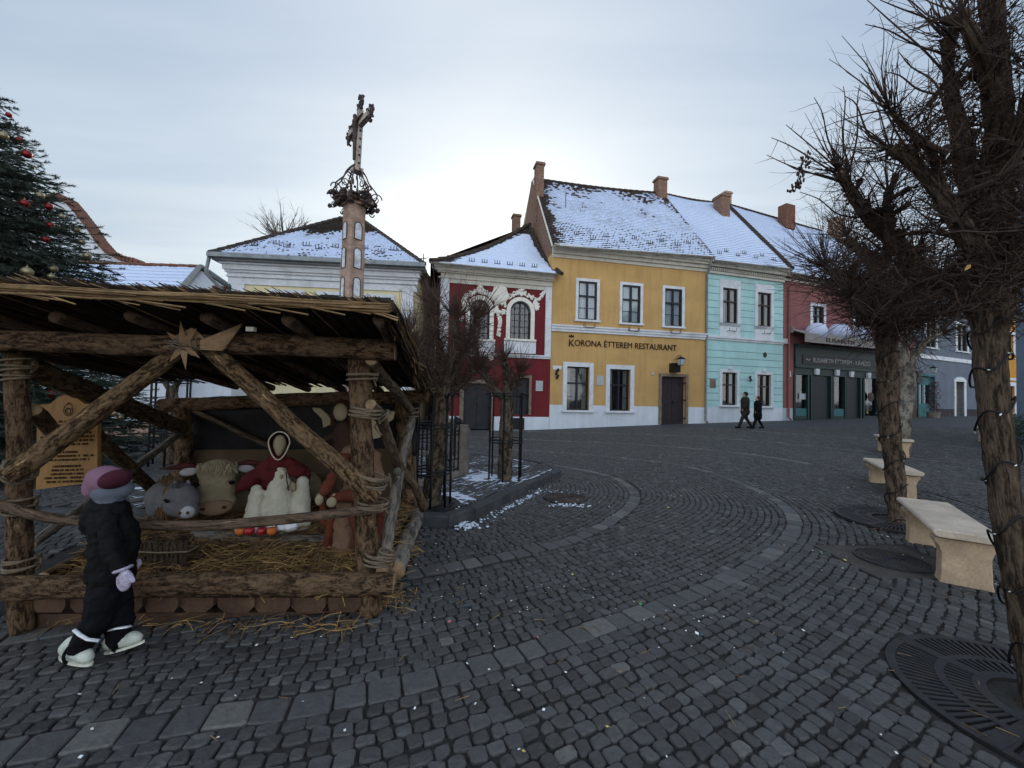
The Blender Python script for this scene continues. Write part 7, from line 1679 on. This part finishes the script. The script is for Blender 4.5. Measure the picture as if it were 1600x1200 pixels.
# ---- caged young trees
def cage(c, R_, H, n, label, rings=(.35, .9), tops=True, ang0=0, th=.014):
    T = thing('tree_guard', label, 'tree guard', c, 'black iron guards round the street trees')
    for i in range(n):
        a = ang0+2*math.pi*i/n; d = V((math.cos(a), math.sin(a), 0)); P = [V(c)+d*R_+V((0, 0, z)) for z in np.linspace(0, H, 6)]
        P += [V(c)+d*(R_+.03)+V((0, 0, H+.05)), V(c)+d*(R_+.075)+V((0, 0, H+.05)), V(c)+d*(R_+.085)+V((0, 0, H+.015))]
        mb = MB(); mb.tube(P, th, 6); mb.build('bar', 'iron', T, smooth=True)
    for z in rings:
        mb = MB(); mb.tube([V(c)+V((R_*math.cos(a), R_*math.sin(a), z)) for a in np.linspace(0, 2*math.pi, 33)], th*.75, 6, False); mb.build('ring', 'iron', T, smooth=True)
        mb = MB(); mb.tube([V(c)+V((R_*math.cos(a), R_*math.sin(a), z+.045)) for a in np.linspace(0, 2*math.pi, 33)], th*.6, 6, False); mb.build('ring', 'iron', T, smooth=True)
    return T
def pollard(c, Pt, r0, r1, limbs, label, seed, ntuft=26, Lr=(.25, .8), tr=.006, mat='bark_tree', tm='twig', dens=5):
    T = thing('pollarded_tree', label, 'tree', c, 'bare pollarded trees'); mb = MB(); Q = catmull3(Pt, 9); n = len(Q); mb.tube(Q, [r0+(r1-r0)*i/(n-1) for i in range(n)], 14, True, 0, None, .16, seed); tw = Twigs(seed)
    for k, (P, a, b) in enumerate(limbs):
        q = limb(mb, P, a, b, seed+k, 9, .25, .5); ax = (q[-1]-q[-4]).normalized(); tw.tuft(q[-1], ntuft, Lr, tr, ax, .75, 1, .15)
        for i in range(3, len(q)): tw.tuft(q[i], dens, (Lr[0]*.6, Lr[1]*.75), tr*.8, V((0, 0, .5)), 1, 1, .15)
    mb.build('trunk', mat, T, smooth=True); tw.mb.build('crown', tm, T); return T
c1 = GRATES[2][0].copy(); c1.x += .05; c1.z = ISL; Y1 = c1.y
P1 = [c1-V((0, 0, .1)), w_(682, 720, Y1), w_(690, 650, Y1), w_(694, 605, Y1)]
lims = [([w_(*p) for p in P], a, b) for P, a, b in [([(694, 625, Y1), (680, 585, Y1+.1), (655, 560, Y1+.15), (640, 520, Y1+.2)], .06, .03), ([(694, 610, Y1), (690, 560, Y1), (682, 520, Y1-.05), (675, 480, Y1)], .055, .028), ([(696, 610, Y1), (715, 570, Y1), (735, 535, Y1+.05), (745, 500, Y1+.1)], .055, .028), ([(696, 600, Y1), (708, 550, Y1-.15), (712, 500, Y1-.2)], .05, .025), ([(694, 615, Y1), (665, 590, Y1-.2), (650, 545, Y1-.3)], .06, .03), ([(696, 615, Y1), (722, 600, Y1+.2), (742, 578, Y1+.2)], .06, .035)]]
pollard(c1, P1, .125, .10, lims, 'bare pollarded tree inside the iron guard touching the stable', 41, 90, (.2, .62), .0065, dens=20, tm='twig_red')
cage(V((c1.x+.02, c1.y, ISL)), .26, 1.42, 8, 'black iron tree guard beside the right end of the stable', (.42, 1.02), ang0=.2, th=.016)
c2 = G(789, 748, ISL); c2 = V((c2.x, c2.y, ISL)); Y2 = c2.y
P2 = [c2-V((0, 0, .1)), w_(790, 700, Y2), w_(791, 650, Y2), w_(792, 612, Y2)]
lims = [([w_(*p) for p in P], a, b) for P, a, b in [([(790, 625, Y2), (770, 605, Y2), (752, 575, Y2), (742, 545, Y2)], .08, .04), ([(792, 615, Y2), (793, 585, Y2), (788, 565, Y2-.1)], .08, .05), ([(794, 620, Y2), (806, 598, Y2), (812, 582, Y2)], .05, .035), ([(770, 605, Y2), (735, 565, Y2+.1), (722, 540, Y2+.1)], .04, .025)]]
pollard(c2, P2, .13, .11, lims, 'bare pollarded tree in the freestanding iron guard on the snowy island', 43, 80, (.15, .55), .007, dens=14, tm='twig_red')
cage(c2, .30, 1.45, 6, 'black iron tree guard standing free on the snowy corner of the island', (.65, 1.75-.3), ang0=.4, th=.017)
string_on([c1+V((0, 0, .05)), P1[1], P1[2], P1[3]], (.125, .105), 'wire of bulbs round the caged trunk beside the stable', turns=6, sd=4)
string_on([c2+V((0, 0, .05)), P2[1], P2[2], P2[3]], (.13, .11), 'wire of bulbs round the caged trunk on the snowy island', turns=7, sd=5)
c3 = W(262, 745, 7.6); c3 = V((c3.x, 7.6, ISL)); cage(c3, .30, 1.95, 6, 'black iron tree guard seen through the left bay of the stable', (.62, 1.55), th=.018)
pollard(c3, [c3, c3+V((0, 0, .8)), c3+V((.02, 0, 1.5))], .10, .09, [([c3+V((0, 0, 1.4)), c3+V((.15, 0, 1.6)), c3+V((.2, 0, 1.8))], .05, .03), ([c3+V((0, 0, 1.4)), c3+V((-.15, 0, 1.6)), c3+V((-.1, 0, 1.9))], .05, .03)], 'small caged tree behind the left bay of the stable', 47, 14, (.1, .3))
# ---- bare far tree behind the pale yellow house
YF = 26; base = W(432, 640, YF); base.z = 0; tw = Twigs(61); T = thing('bare_tree', 'pale leafless tree top showing over the roof of the pale yellow house', 'tree', base)
mb = MB(); topz = W(432, 395, YF).z; mb.tube([base, (base.x, YF, topz+.9)], [.3, .12], 8); mb.build('trunk', 'bark_grey', T)
for k in range(34):
    a = tw.R.uniform(0, 6.28); tw.twig((base.x, YF, topz+.5), V((math.cos(a)*1.1, math.sin(a)*.6, tw.R.uniform(.25, 1.1))), tw.R.uniform(1.6, 2.9), .05, 7, .22, .1, 3, 4)
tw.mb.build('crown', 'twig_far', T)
# ---- overhead wire with pointed bulbs at the top right
mb = MB(); a, b = w_(1395, 240, 2.55), w_(1545, 40, 2.5); Q = [a.lerp(b, t)-V((0, 0, .05*math.sin(math.pi*t))) for t in np.linspace(0, 1, 16)]; mb.tube(Q, .0025, 4, False); ow = mb.build('light_string', 'iron'); tag(ow, 'slack wire with pointed bulbs strung through the top of the biggest tree', 'string lights')
Q2 = [w_(1345, 255, 2.9).lerp(w_(1500, 205, 2.6), t) for t in np.linspace(0, 1, 12)]
for i, q in enumerate(Q[1:-1:2]+Q2[1:-1:2]): mb = MB(); d = V(((-1)**i*.4, 0, -1)).normalized(); mb.tube([q, q+d*.012, q+d*.045], [.006, .009, .001], 6); mb.build('bulb', 'iron', ow)
mb = MB(); mb.tube(Q2, .002, 4, False); mb.build('wire', 'iron', ow)
# ================================================================ CHRISTMAS TREE
YX = 7.2; xb = W(-100, 600, YX).x; zt = W(-90, 55, YX).z
XT = thing('christmas_tree', 'tall dark spruce Christmas tree hung with red and gold baubles behind the stable', 'Christmas tree', (xb, YX, 0))
mb = MB(); mb.tube([(xb, YX, 0), (xb, YX, zt)], [.16, .02], 9); mb.build('trunk', 'bark_tree', XT)
R = random.Random(77); mbs = [MB(), MB()]
def needles(mb, P, r, m=0):
    for i in range(len(P)-1):
        a, b = P[i], P[i+1]; t = (b-a).normalized(); u_ = t.orthogonal().normalized(); v_ = t.cross(u_); st = 9
        for k in range(st):
            an_ = R.uniform(0, 6.28); d = (u_*math.cos(an_)+v_*math.sin(an_)); q = a.lerp(b, k/st); tip = q+d*r*R.uniform(.8, 1.2)+t*r*.9; w = t.cross(d)*.006
            n_ = mb.add([q-w, q+w, tip]); mb.face((n_, n_+1, n_+2))
        mb.tube([a, b], .006, 3, False)
def radius(z): t = zt-z; return .05+(.55*t if t < 4.0 else .55*4.0+(t-4.0)*.26)
z = .25
while z < zt-.1:
    r = radius(z); nb = max(7, int(11+r*8.5)); a0 = R.uniform(0, 6.28)
    for i in range(nb):
        a = a0+2*math.pi*i/nb+R.uniform(-.15, .15)
        ca = math.cos(a); 
        if ca < .05 or math.sin(a) > .55: continue          # far side of the crown is out of sight of the square; keep the visible three quarters
        L = r*R.uniform(.86, 1.10); dz = R.uniform(-.08, .08); P = []
        for k in range(8): t = k/7; P.append(V((xb+ca*L*t, YX+math.sin(a)*L*t, z+dz+.10*L*t-.30*L*t*t+.22*L*t**3)))
        m = mbs[0] if R.random() < .7 else mbs[1]
        mbs[0].tube(P, [.022*(1-.7*k/7) for k in range(8)], 4, False)
        needles(m, P[2:], .05)
        for k in range(2, 8):
            for sg in (-1, 1):
                if k == 7 and sg == 1: continue
                p = P[k]; t = (P[k]-P[k-1]).normalized(); sdv = V((-math.sin(a), math.cos(a), 0))*sg; Ls = (.10+.34*L*(1-abs(k/7-.45)))*.62*R.uniform(.7, 1.2); Ls = min(Ls, .75)
                d = (t*.9+sdv*R.uniform(.5, 1.0)+V((0, 0, R.uniform(-.25, .12)))).normalized(); S_ = [p+d*Ls*q+V((0, 0, -.10*Ls*q*q)) for q in (0, .33, .66, 1)]
                m = mbs[0] if R.random() < .7 else mbs[1]; needles(m, S_, .048)
                if Ls > .28:
                    for q in (1, 2):
                        for s2 in (-1, 1): d2 = (d+t.cross(V((0, 0, 1)))*s2*.8+V((0, 0, R.uniform(-.3, .25)))).normalized(); needles(m, [S_[q], S_[q]+d2*Ls*.45], .045)
    z += .085+.045*r/3
mbs[0].build('foliage', 'needle', XT); mbs[1].build('light_foliage', 'needle_light', XT)
cnt = 0
BL = []
for u, v, r, col in ((5, 212, 8, 'g'), (30, 219, 6, 'r'), (42, 241, 8, 'r'), (50, 262, 4, 'g'), (62, 306, 7.5, 'g'), (38, 318, 8, 'r'), (76, 323, 7, 'r'), (96, 338, 5, 'g'), (79, 352, 6, 'r'), (71, 374, 6, 'r'), (118, 358, 7, 'g'), (128, 378, 6, 'g'), (136, 400, 7, 'g'), (42, 425, 10, 'g'), (84, 420, 7, 'g'), (80, 432, 6, 'g'), (5, 442, 6, 'g'), (75, 466, 7, 'g'), (158, 459, 5, 'r'), (82, 615, 8, 'r'), (178, 646, 7, 'g'), (187, 652, 5, 'g'), (14, 180, 5, 'r')):
    X0 = W(u, v, YX); zz_ = X0.z; rr_ = max(.1, radius(zz_)*.98)
    # stand it on the crown's surface facing the square
    best = None
    for aa in np.linspace(-1.9, .2, 60):
        q = V((xb+rr_*math.cos(aa), YX+rr_*math.sin(aa), 0)); d = ray(u, v); Yq = q.y; w = W(u, v, Yq); e = abs(w.x-q.x)
        if best is None or e < best[0]: best = (e, Yq)
    c = W(u, v, best[1]-.05); rad_ = px2m(r*.78, best[1]); cnt += 1
    where = ('high' if v < 250 else 'mid height' if v < 380 else 'low' if v < 500 else 'lowest')
    o = thing('bauble', '%s %s bauble %s on the Christmas tree' % ('red' if col == 'r' else 'gold', 'large' if r >= 8 else 'middling' if r > 5.5 else 'small', where), 'bauble', c, 'baubles on the Christmas tree')
    mb = MB(); mb.ell(c, rad_, su=20, sv=12); mb.build('ball', 'bauble_red' if col == 'r' else 'bauble_gold', o, smooth=True); mb = MB(); mb.lathe(c+V((0, 0, rad_*.92)), [(rad_*.22, 0), (rad_*.22, rad_*.22), (.004, rad_*.24)], 10); mb.tube([c+V((0, 0, rad_*1.1)), c+V((0, 0, rad_*1.5))], .003, 4); mb.build('cap', 'bauble_gold', o)
    BL.append((v, col, o))
ORD = ['highest', 'second highest', 'third highest', 'fourth highest', 'fifth highest', 'sixth highest', 'seventh highest', 'eighth highest', 'ninth highest', 'tenth highest', 'eleventh highest', 'twelfth highest', 'thirteenth highest', 'fourteenth highest']
for cc_, nm_ in (('r', 'shiny red'), ('g', 'dull gold')):
    for i, (v, c_q, o) in enumerate(sorted([b for b in BL if b[1] == cc_], key=lambda b: b[0])): o['label'] = '%s of the %s baubles on the Christmas tree' % (ORD[i], nm_)
# ================================================================ STONE CROSS COLUMN AND ITS RAILING
YP = 8.0; cp = W(549, 470, YP); cx_ = cp.x; zt_ = W(551, 322, YP).z
PC = thing('cross_column', 'weathered stone column with small arched panels, wrought iron crown and cross on top', 'monument', (cx_, YP, ISL))
A = Frame((cx_, YP), 50); tilt = 0.0
mb = MB(); w0, w1 = .205, .172
def colsec(z): return w0+(w1-w0)*(z-1.2)/(zt_-1.2)
def oct_(w, z, ch=.33): return [A(x*w, y*w, z) for x, y in ((-1, -1+ch), (-1+ch, -1), (1-ch, -1), (1, -1+ch), (1, 1-ch), (1-ch, 1), (-1+ch, 1), (-1, 1-ch))]
zs_ = list(np.linspace(1.2, zt_, 22)); n0 = len(mb.v)
for z in zs_:
    w = colsec(z); mb.v.extend([tuple(p+V((mn.noise(p*6)*.012, mn.noise(p*5)*.012, 0))) for p in oct_(w, z, .28)])
for i in range(len(zs_)-1):
    for j in range(8): mb.face((n0+i*8+j, n0+i*8+(j+1) % 8, n0+(i+1)*8+(j+1) % 8, n0+(i+1)*8+j))
mb.build('shaft', 'oldstone', PC)
mb = MB(); mb.box(-.5, .5, -.5, .5, ISL, 1.1, T=A); mb.box(-.56, .56, -.56, .56, 1.1, 1.2, T=A); mb.box(-.62, .62, -.62, .62, ISL-.02, ISL+.15, T=A); mb.build('pedestal', 'oldstone', PC)
mb = MB(); mb.box(-w1-.04, w1+.04, -w1-.04, w1+.04, zt_-.02, zt_+.05, T=A); mb.box(-w1-.09, w1+.09, -w1-.09, w1+.09, zt_+.05, zt_+.12, T=A); mb.build('capital', 'oldstone', PC)
vary('icon_panel', (.62, .66, .72), .25, 6, .7, .3, 40, .004, (.2, .15, .13))
for v0, v1 in ((343, 370), (384, 416), (431, 470), (485, 530)):
    za, zb = W(560, v1, YP-.25).z, W(560, v0, YP-.25).z; w = colsec((za+zb)/2)
    for face in (0, 1):
        hw_ = .075 if face == 0 else .07
        out = [(-hw_, za), (hw_, za)]+[(hw_*math.cos(t), zb-hw_+hw_*math.sin(t)) for t in np.linspace(0, math.pi, 9)]
        off = .05
        T_ = (lambda s, n_, z: A(s+off, -w-n_, z)) if face == 0 else (lambda s, n_, z: A(-w-n_, -s-.0, z)) 
        # frames live on the face towards the square and on the left face
        def fr(s, n_, z): return (A(s, n_+w-.004, z)) if face == 0 else (A(-w-n_+.004, s, z))
        mb = MB(); mb.prism([fr(s, .004, z) for s, z in out], fr(0, .016, 0)-fr(0, .004, 0)); mb.build('icon_panel', 'icon_panel', PC)
        mb = MB(); mb.tube([fr(s, .012, z) for s, z in out+[out[0]]], .011, 5, False); mb.build('panel_frame', 'ironrust', PC)
# iron crown: scrolls, onion ribs
mb = MB(); zc0 = zt_+.12; R = random.Random(9)
def scroll(c, u1, u2, r, turns=1.25, th=.013, sgn=1, n=26):
    P = []
    for i in range(n+1):
        f = i/n; a = f*turns*2*math.pi*sgn; rr_ = r*(1-.78*f); P.append(c+u1*(rr_*math.cos(a))+u2*(rr_*math.sin(a)))
    mb.tube(P, [th*(1-.4*i/n) for i in range(n+1)], 5, False)
for k in range(8):
    a = k*math.pi/4+.2; d = V((math.cos(a), math.sin(a), 0)); up_ = V((0, 0, 1)); c0 = V((cx_, YP, zc0))
    P = [c0+d*.30+up_*-.02, c0+d*.39+up_*.02, c0+d*.43+up_*.15, c0+d*.34+up_*.28, c0+d*.26+up_*.38, c0+d*.20+up_*.52, c0+d*.10+up_*.66, c0+d*.02+up_*.74]
    mb.tube(catmull3(P, 5), .014, 5, False); scroll(c0+d*.40+up_*.06, d, up_, .13, 1.4); scroll(c0+d*.22+up_*.30, d, up_, .09, 1.2, sgn=-1); scroll(c0+d*.40+up_*-.12, d, -up_, .08, 1.3); scroll(c0+d*.13+up_*.52, d, up_, .06, 1.1)
    for _ in range(5): q = c0+d*R.uniform(.22, .48)+up_*R.uniform(-.18, .1); mb.ell(q, (.05, .05, .035), Matrix.Rotation(R.uniform(0, 3), 3, 'X'), su=6, sv=4)
for k in range(170): a = R.uniform(0, 6.28); q = V((cx_+math.cos(a)*R.uniform(.2, .40), YP+math.sin(a)*R.uniform(.2, .40), zc0+R.uniform(-.14, .10))); mb.ell(q, (R.uniform(.02, .05), R.uniform(.02, .05), R.uniform(.02, .06)), Matrix.Rotation(R.uniform(0, 3), 3, 'Y'), su=6, sv=4)
mb.build('iron_crown', 'ironrust', PC)
zx0 = zc0+.70; zx1 = W(557, 152, YP).z; B = Frame((cx_+.03, YP), -46); ln_ = .07
def X_(s, n_, z): return B(s, n_, z)+V(((z-zx0)*.02, 0, 0))
mb = MB(); mb.box(-.055, .055, -.05, .05, zx0-.05, zx1-.28, T=X_); zb = zx0+(zx1-zx0)*.60; mb.box(-.46, -.056, -.05, .05, zb-.055, zb+.055, T=X_); mb.box(.056, .46, -.05, .05, zb-.055, zb+.055, T=X_); mb.box(-.10, .10, -.09, .09, zx0-.12, zx0-.05, T=X_); vary('crossstone', (.40, .34, .30), .25, 6, .9, .5, 30, .01, (.15, .11, .1)); mb.build('cross', 'crossstone', PC)
mb = MB()
for cs, cz_, ax_, ay_ in ((0, zx1-.16, 0, 1), (-.50, zb, -1, 0), (.50, zb, 1, 0)):
    for k in range(60):
        a = R.uniform(0, 6.28); q = X_(cs+.14*math.cos(a)*R.uniform(.3, 1), R.uniform(-.03, .03), cz_+.22*math.sin(a)*R.uniform(.3, 1)); mb.ell(q, (R.uniform(.015, .035), .02, R.uniform(.015, .04)), su=6, sv=4)
    for sg in (-1, 1):
        scrl = lambda: None; c0 = X_(cs+sg*.06, 0, cz_); scroll(c0, B.d*sg, V((0, 0, 1)), .09, 1.3, .012); scroll(c0, B.d*sg, V((0, 0, -1)), .09, 1.3, .012)
mb.tube([X_(0, 0, zx1-.15), X_(0, 0, zx1+.05)], [.02, .006], 6)
for z in np.linspace(zx0+.05, zx0+(zx1-zx0)*.5, 5):
    for sg in (-1, 1): mb.ell(X_(sg*.07, 0, z), (.03, .02, .02), su=6, sv=4)
for sg in (-1, 1):
    for s_ in np.linspace(.10, .34, 4): mb.ell(X_(sg*s_, 0, zb+.08), (.02, .02, .03), su=6, sv=4); mb.ell(X_(sg*s_, 0, zb-.08), (.02, .02, .03), su=6, sv=4)
mb.build('iron_ornament', 'ironrust', PC)
SLIM = 1.0; blob([('c', X_(0, .07, zb-.30), X_(0, .09, zb+.02), .05, .065), ('e', X_(0, .10, zb+.12), (.045, .045, .06)), ('c', X_(0, .09, zb+.02), X_(-.30, .07, zb+.06), .03, .018), ('c', X_(0, .09, zb+.02), X_(.30, .07, zb+.06), .03, .018), ('c', X_(-.02, .07, zb-.30), X_(0, .08, zb-.75), .045, .025)], 'corpus', 'ironrust', PC, .014, 2)
# railing: octagon of iron panels between stone posts
pst = G(722, 741, ISL); rc = V((cx_+.15, pst.y+.35, ISL)); RR = (V((pst.x, pst.y, 0))-V((rc.x, rc.y, 0))).length; a0 = math.atan2(pst.y-rc.y, pst.x-rc.x); Vt = [V((rc.x+RR*math.cos(a0+k*math.pi/4), rc.y+RR*math.sin(a0+k*math.pi/4), ISL)) for k in range(8)]
RL = thing('iron_railing', 'black wrought iron railing between stone posts around the cross column', 'railing', (rc.x, rc.y, ISL))
for k, p in enumerate(Vt):
    if p.y > rc.y+1.4 and p.x < rc.x: continue
    B2 = Frame((p.x, p.y), math.degrees(a0)+90+45*k); mb = MB(); mb.box(-.10, .10, -.10, .10, ISL-.02, ISL+.84, T=B2); mb.box(-.085, .085, -.085, .085, ISL+.84, ISL+.90, T=B2); o = mb.build('post', 'rock_grey', RL)
for k in range(8):
    p, q = Vt[k], Vt[(k+1) % 8]
    if k in (2, 3): continue
    d = (q-p).normalized(); L = (q-p).length; mb = MB(); n_ = int(L/.13)
    for z in (.12, .30, .74, .80): mb.tube([p+d*.1+V((0, 0, z)), q-d*.1+V((0, 0, z))], .012, 4)
    for i in range(n_+1):
        b_ = p+d*(.12+(L-.24)*i/n_); mb.tube([b_+V((0, 0, .08)), b_+V((0, 0, .92 if i % 2 else .84))], .011, 4); mb.ell(b_+V((0, 0, .95 if i % 2 else .87)), (.014, .014, .04), su=6, sv=4)
        for zz_ in (.42, .58):
            for sg in (-1, 1): mb.tube([b_+V((0, 0, zz_-.06)), b_+d*.035*sg+V((0, 0, zz_)), b_+V((0, 0, zz_+.06))], .007, 4)
    mb.tube([p+d*.12+V((0, 0, .12)), p+d*.3+V((0, 0, .5)), p+d*.12+V((0, 0, .74))], .01, 4); mb.build('rail_panel', 'iron', RL)
    mb = MB(); B3 = Frame((p.x, p.y), math.degrees(math.atan2(d.y, d.x))); mb.box(.1, L-.1, -.09, .09, ISL-.02, ISL+.09, T=B3); mb.build('plinth', 'rock_grey', RL)
# potted evergreen by the slate house, planter near the teal door
q = W(1592, 665, 9.0); q.z = gz(q.x, 9); T = thing('potted_shrub', 'potted dark evergreen shrub at the foot of the slate house', 'plant', q); mb = MB(); mb.lathe(q, [(.16, 0), (.22, .35), (.24, .38), (.2, .38), (.19, .33)], 16); mb.build('pot', 'granite', T); mb = MB(); R = random.Random(6)
for _ in range(1500): d = V((R.gauss(0, 1), R.gauss(0, 1), R.gauss(0, 1))).normalized()*R.random()**.4; p = q+V((d.x*.32, d.y*.32, .72+d.z*.36)); e = V((R.gauss(0, 1), R.gauss(0, 1), R.gauss(0, 1))).normalized()*.04; f = e.orthogonal().normalized()*.015; mb.poly([p-f, p+e, p+f])
mb.build('foliage', 'leafdark', T)
q = F4(F4.px(1428, 650)[0], .9, 0); q.z = gB-.04; T = thing('potted_plant', 'reddish climbing plant in a stone pot left of the teal door', 'plant', q); mb = MB(); mb.lathe(q, [(.22, 0), (.32, .5), (.34, .55), (.28, .55), (.27, .5)], 14); mb.build('pot', 'rock_grey', T); mb = MB()
for _ in range(900): p = q+V((R.gauss(0, .18), R.gauss(0, .1), .6+R.random()*1.8)); e = V((R.gauss(0, 1), R.gauss(0, 1), R.gauss(0, 1))).normalized()*.07; f = e.orthogonal().normalized()*.035; mb.poly([p-f, p+e, p+f])
mb.build('foliage', 'plant_red', T)
# ================================================================ CAMERA, SKY, LIGHT
cd = bpy.data.cameras.new('camera'); cam = bpy.data.objects.new('camera', cd); COL.objects.link(cam); sc.camera = cam
cd.sensor_fit = 'HORIZONTAL'; cd.sensor_width = 36; cd.lens = 36*FPX/1600; cd.clip_end = 2000; cd.clip_start = .02
o = ray(800, 600); r = ray(801, 600)-o; u = ray(800, 599)-o
Rm = Matrix((r.normalized(), u.normalized(), -o.normalized())).transposed()
cam.matrix_world = Matrix.Translation((0, 0, EYE)) @ Rm.to_4x4()
sd = ray(775, 390).normalized(); elev = math.asin(sd.z); az = math.atan2(sd.x, sd.y)
w = bpy.data.worlds.new('World'); sc.world = w; w.use_nodes = True; nt = w.node_tree; nt.nodes.clear()
N = nt.nodes.new; L_ = nt.links.new
sky = N('ShaderNodeTexSky'); sky.sky_type = 'NISHITA'; sky.sun_disc = False; sky.sun_elevation = elev; sky.sun_rotation = az
sky.air_density = 1.0; sky.dust_density = 2.5; sky.ozone_density = 2.0; sky.altitude = 100
tc = N('ShaderNodeTexCoord'); sep = N('ShaderNodeSeparateXYZ'); L_(tc.outputs['Generated'], sep.inputs[0])
def nm(op, a, b=None, c=None):
    x = N('ShaderNodeMath'); x.operation = op
    for i, q in enumerate((a, b, c)):
        if q is None: continue
        if isinstance(q, bpy.types.NodeSocket): L_(q, x.inputs[i])
        else: x.inputs[i].default_value = q
    return x.outputs[0]
# thin high cloud: a sheet of streaks projected on a plane overhead, brighter round the hidden sun
zz = nm('MAXIMUM', sep.outputs[2], .04); cx = nm('DIVIDE', sep.outputs[0], zz); cy = nm('DIVIDE', sep.outputs[1], zz)
cv = N('ShaderNodeCombineXYZ'); L_(cx, cv.inputs[0]); L_(cy, cv.inputs[1])
def wn_(sx, sy, scale, det, dist, rot=0):
    mp = N('ShaderNodeMapping'); L_(cv.outputs[0], mp.inputs[0]); mp.inputs['Scale'].default_value = (sx, sy, 1); mp.inputs['Rotation'].default_value = (0, 0, rot)
    n = N('ShaderNodeTexNoise'); L_(mp.outputs[0], n.inputs['Vector']); n.inputs['Scale'].default_value = scale; n.inputs['Detail'].default_value = det; n.inputs['Distortion'].default_value = dist; return n.outputs[0]
def rp(f, st):
    x = N('ShaderNodeValToRGB'); L_(f, x.inputs[0]); cr = x.color_ramp
    while len(cr.elements) < len(st): cr.elements.new(.5)
    for e, (p, c) in zip(cr.elements, st): e.position = p; e.color = (c, c, c, 1) if not hasattr(c, '__len__') else (*c, 1)
    return x.outputs[0]
def mx(f, a, b, bl='MIX'):
    x = N('ShaderNodeMix'); x.data_type = 'RGBA'; x.blend_type = bl
    for i, q in ((0, f), (6, a), (7, b)):
        if isinstance(q, bpy.types.NodeSocket): L_(q, x.inputs[i])
        elif hasattr(q, '__len__'): x.inputs[i].default_value = (*q, 1)
        else: x.inputs[i].default_value = q
    return x.outputs[2]
dot = N('ShaderNodeVectorMath'); dot.operation = 'DOT_PRODUCT'; nz = N('ShaderNodeVectorMath'); nz.operation = 'NORMALIZE'; L_(tc.outputs['Generated'], nz.inputs[0]); L_(nz.outputs[0], dot.inputs[0]); dot.inputs[1].default_value = sd
glow = nm('POWER', nm('MAXIMUM', dot.outputs['Value'], 0.0), 6.0)
soft = wn_(.5, .9, 1.1, 6, .6, .3); streak = wn_(.22, 1.5, 1.3, 5, .3, .08)
cover = rp(soft, [(.3, .35), (.7, 1)])
bright = nm('ADD', nm('MULTIPLY', glow, SKY_GLOW), nm('MULTIPLY', rp(streak, [(.45, 0), (.66, 1)]), .06))
hz = rp(sep.outputs[2], [(0, (.49, .525, .545)), (.12, (.44, .49, .53)), (.35, (.345, .415, .495)), (.62, (.255, .33, .445)), (1, (.22, .28, .38))])
cl = mx(1.0, hz, (1, 1, 1), 'MULTIPLY')
warm = mx(bright, (0, 0, 0), (1.0, .90, .66), 'MIX')
addc = mx(1.0, cl, warm, 'ADD')
vv = mx(rp(soft, [(.3, 0), (.75, 1)]), (.88, .91, .95), (1.08, 1.06, 1.03)); addc = mx(1.0, addc, vv, 'MULTIPLY')
# added sky gain: front dimmed, overhead and back brightened to light facades and ground
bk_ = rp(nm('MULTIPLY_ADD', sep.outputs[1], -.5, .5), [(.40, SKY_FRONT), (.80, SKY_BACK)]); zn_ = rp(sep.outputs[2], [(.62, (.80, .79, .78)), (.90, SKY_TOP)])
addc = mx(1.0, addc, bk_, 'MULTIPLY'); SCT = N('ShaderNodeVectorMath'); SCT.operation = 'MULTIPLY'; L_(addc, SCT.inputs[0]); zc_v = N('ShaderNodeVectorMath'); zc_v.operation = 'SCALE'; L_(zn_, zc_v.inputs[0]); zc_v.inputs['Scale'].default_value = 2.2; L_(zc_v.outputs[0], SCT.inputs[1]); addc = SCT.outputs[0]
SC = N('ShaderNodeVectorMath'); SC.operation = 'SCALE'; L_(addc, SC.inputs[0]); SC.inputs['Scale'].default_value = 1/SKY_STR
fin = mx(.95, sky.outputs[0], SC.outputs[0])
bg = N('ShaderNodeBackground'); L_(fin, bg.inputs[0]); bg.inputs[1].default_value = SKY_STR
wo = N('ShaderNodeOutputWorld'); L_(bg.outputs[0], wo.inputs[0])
sl = bpy.data.lights.new('sun', 'SUN'); sl.energy = .6; sl.angle = math.radians(14); sl.color = (1, .90, .76)
so = bpy.data.objects.new('sun', sl); COL.objects.link(so); so.rotation_euler = (-sd).to_track_quat('-Z', 'Y').to_euler()
sc.view_settings.view_transform = 'Standard'; sc.view_settings.look = 'None'; sc.view_settings.exposure = EXPO; sc.view_settings.gamma = 1
sc.view_settings.use_curve_mapping = False
sc.cycles.max_bounces = 6; sc.cycles.diffuse_bounces = 3; sc.cycles.transparent_max_bounces = 24
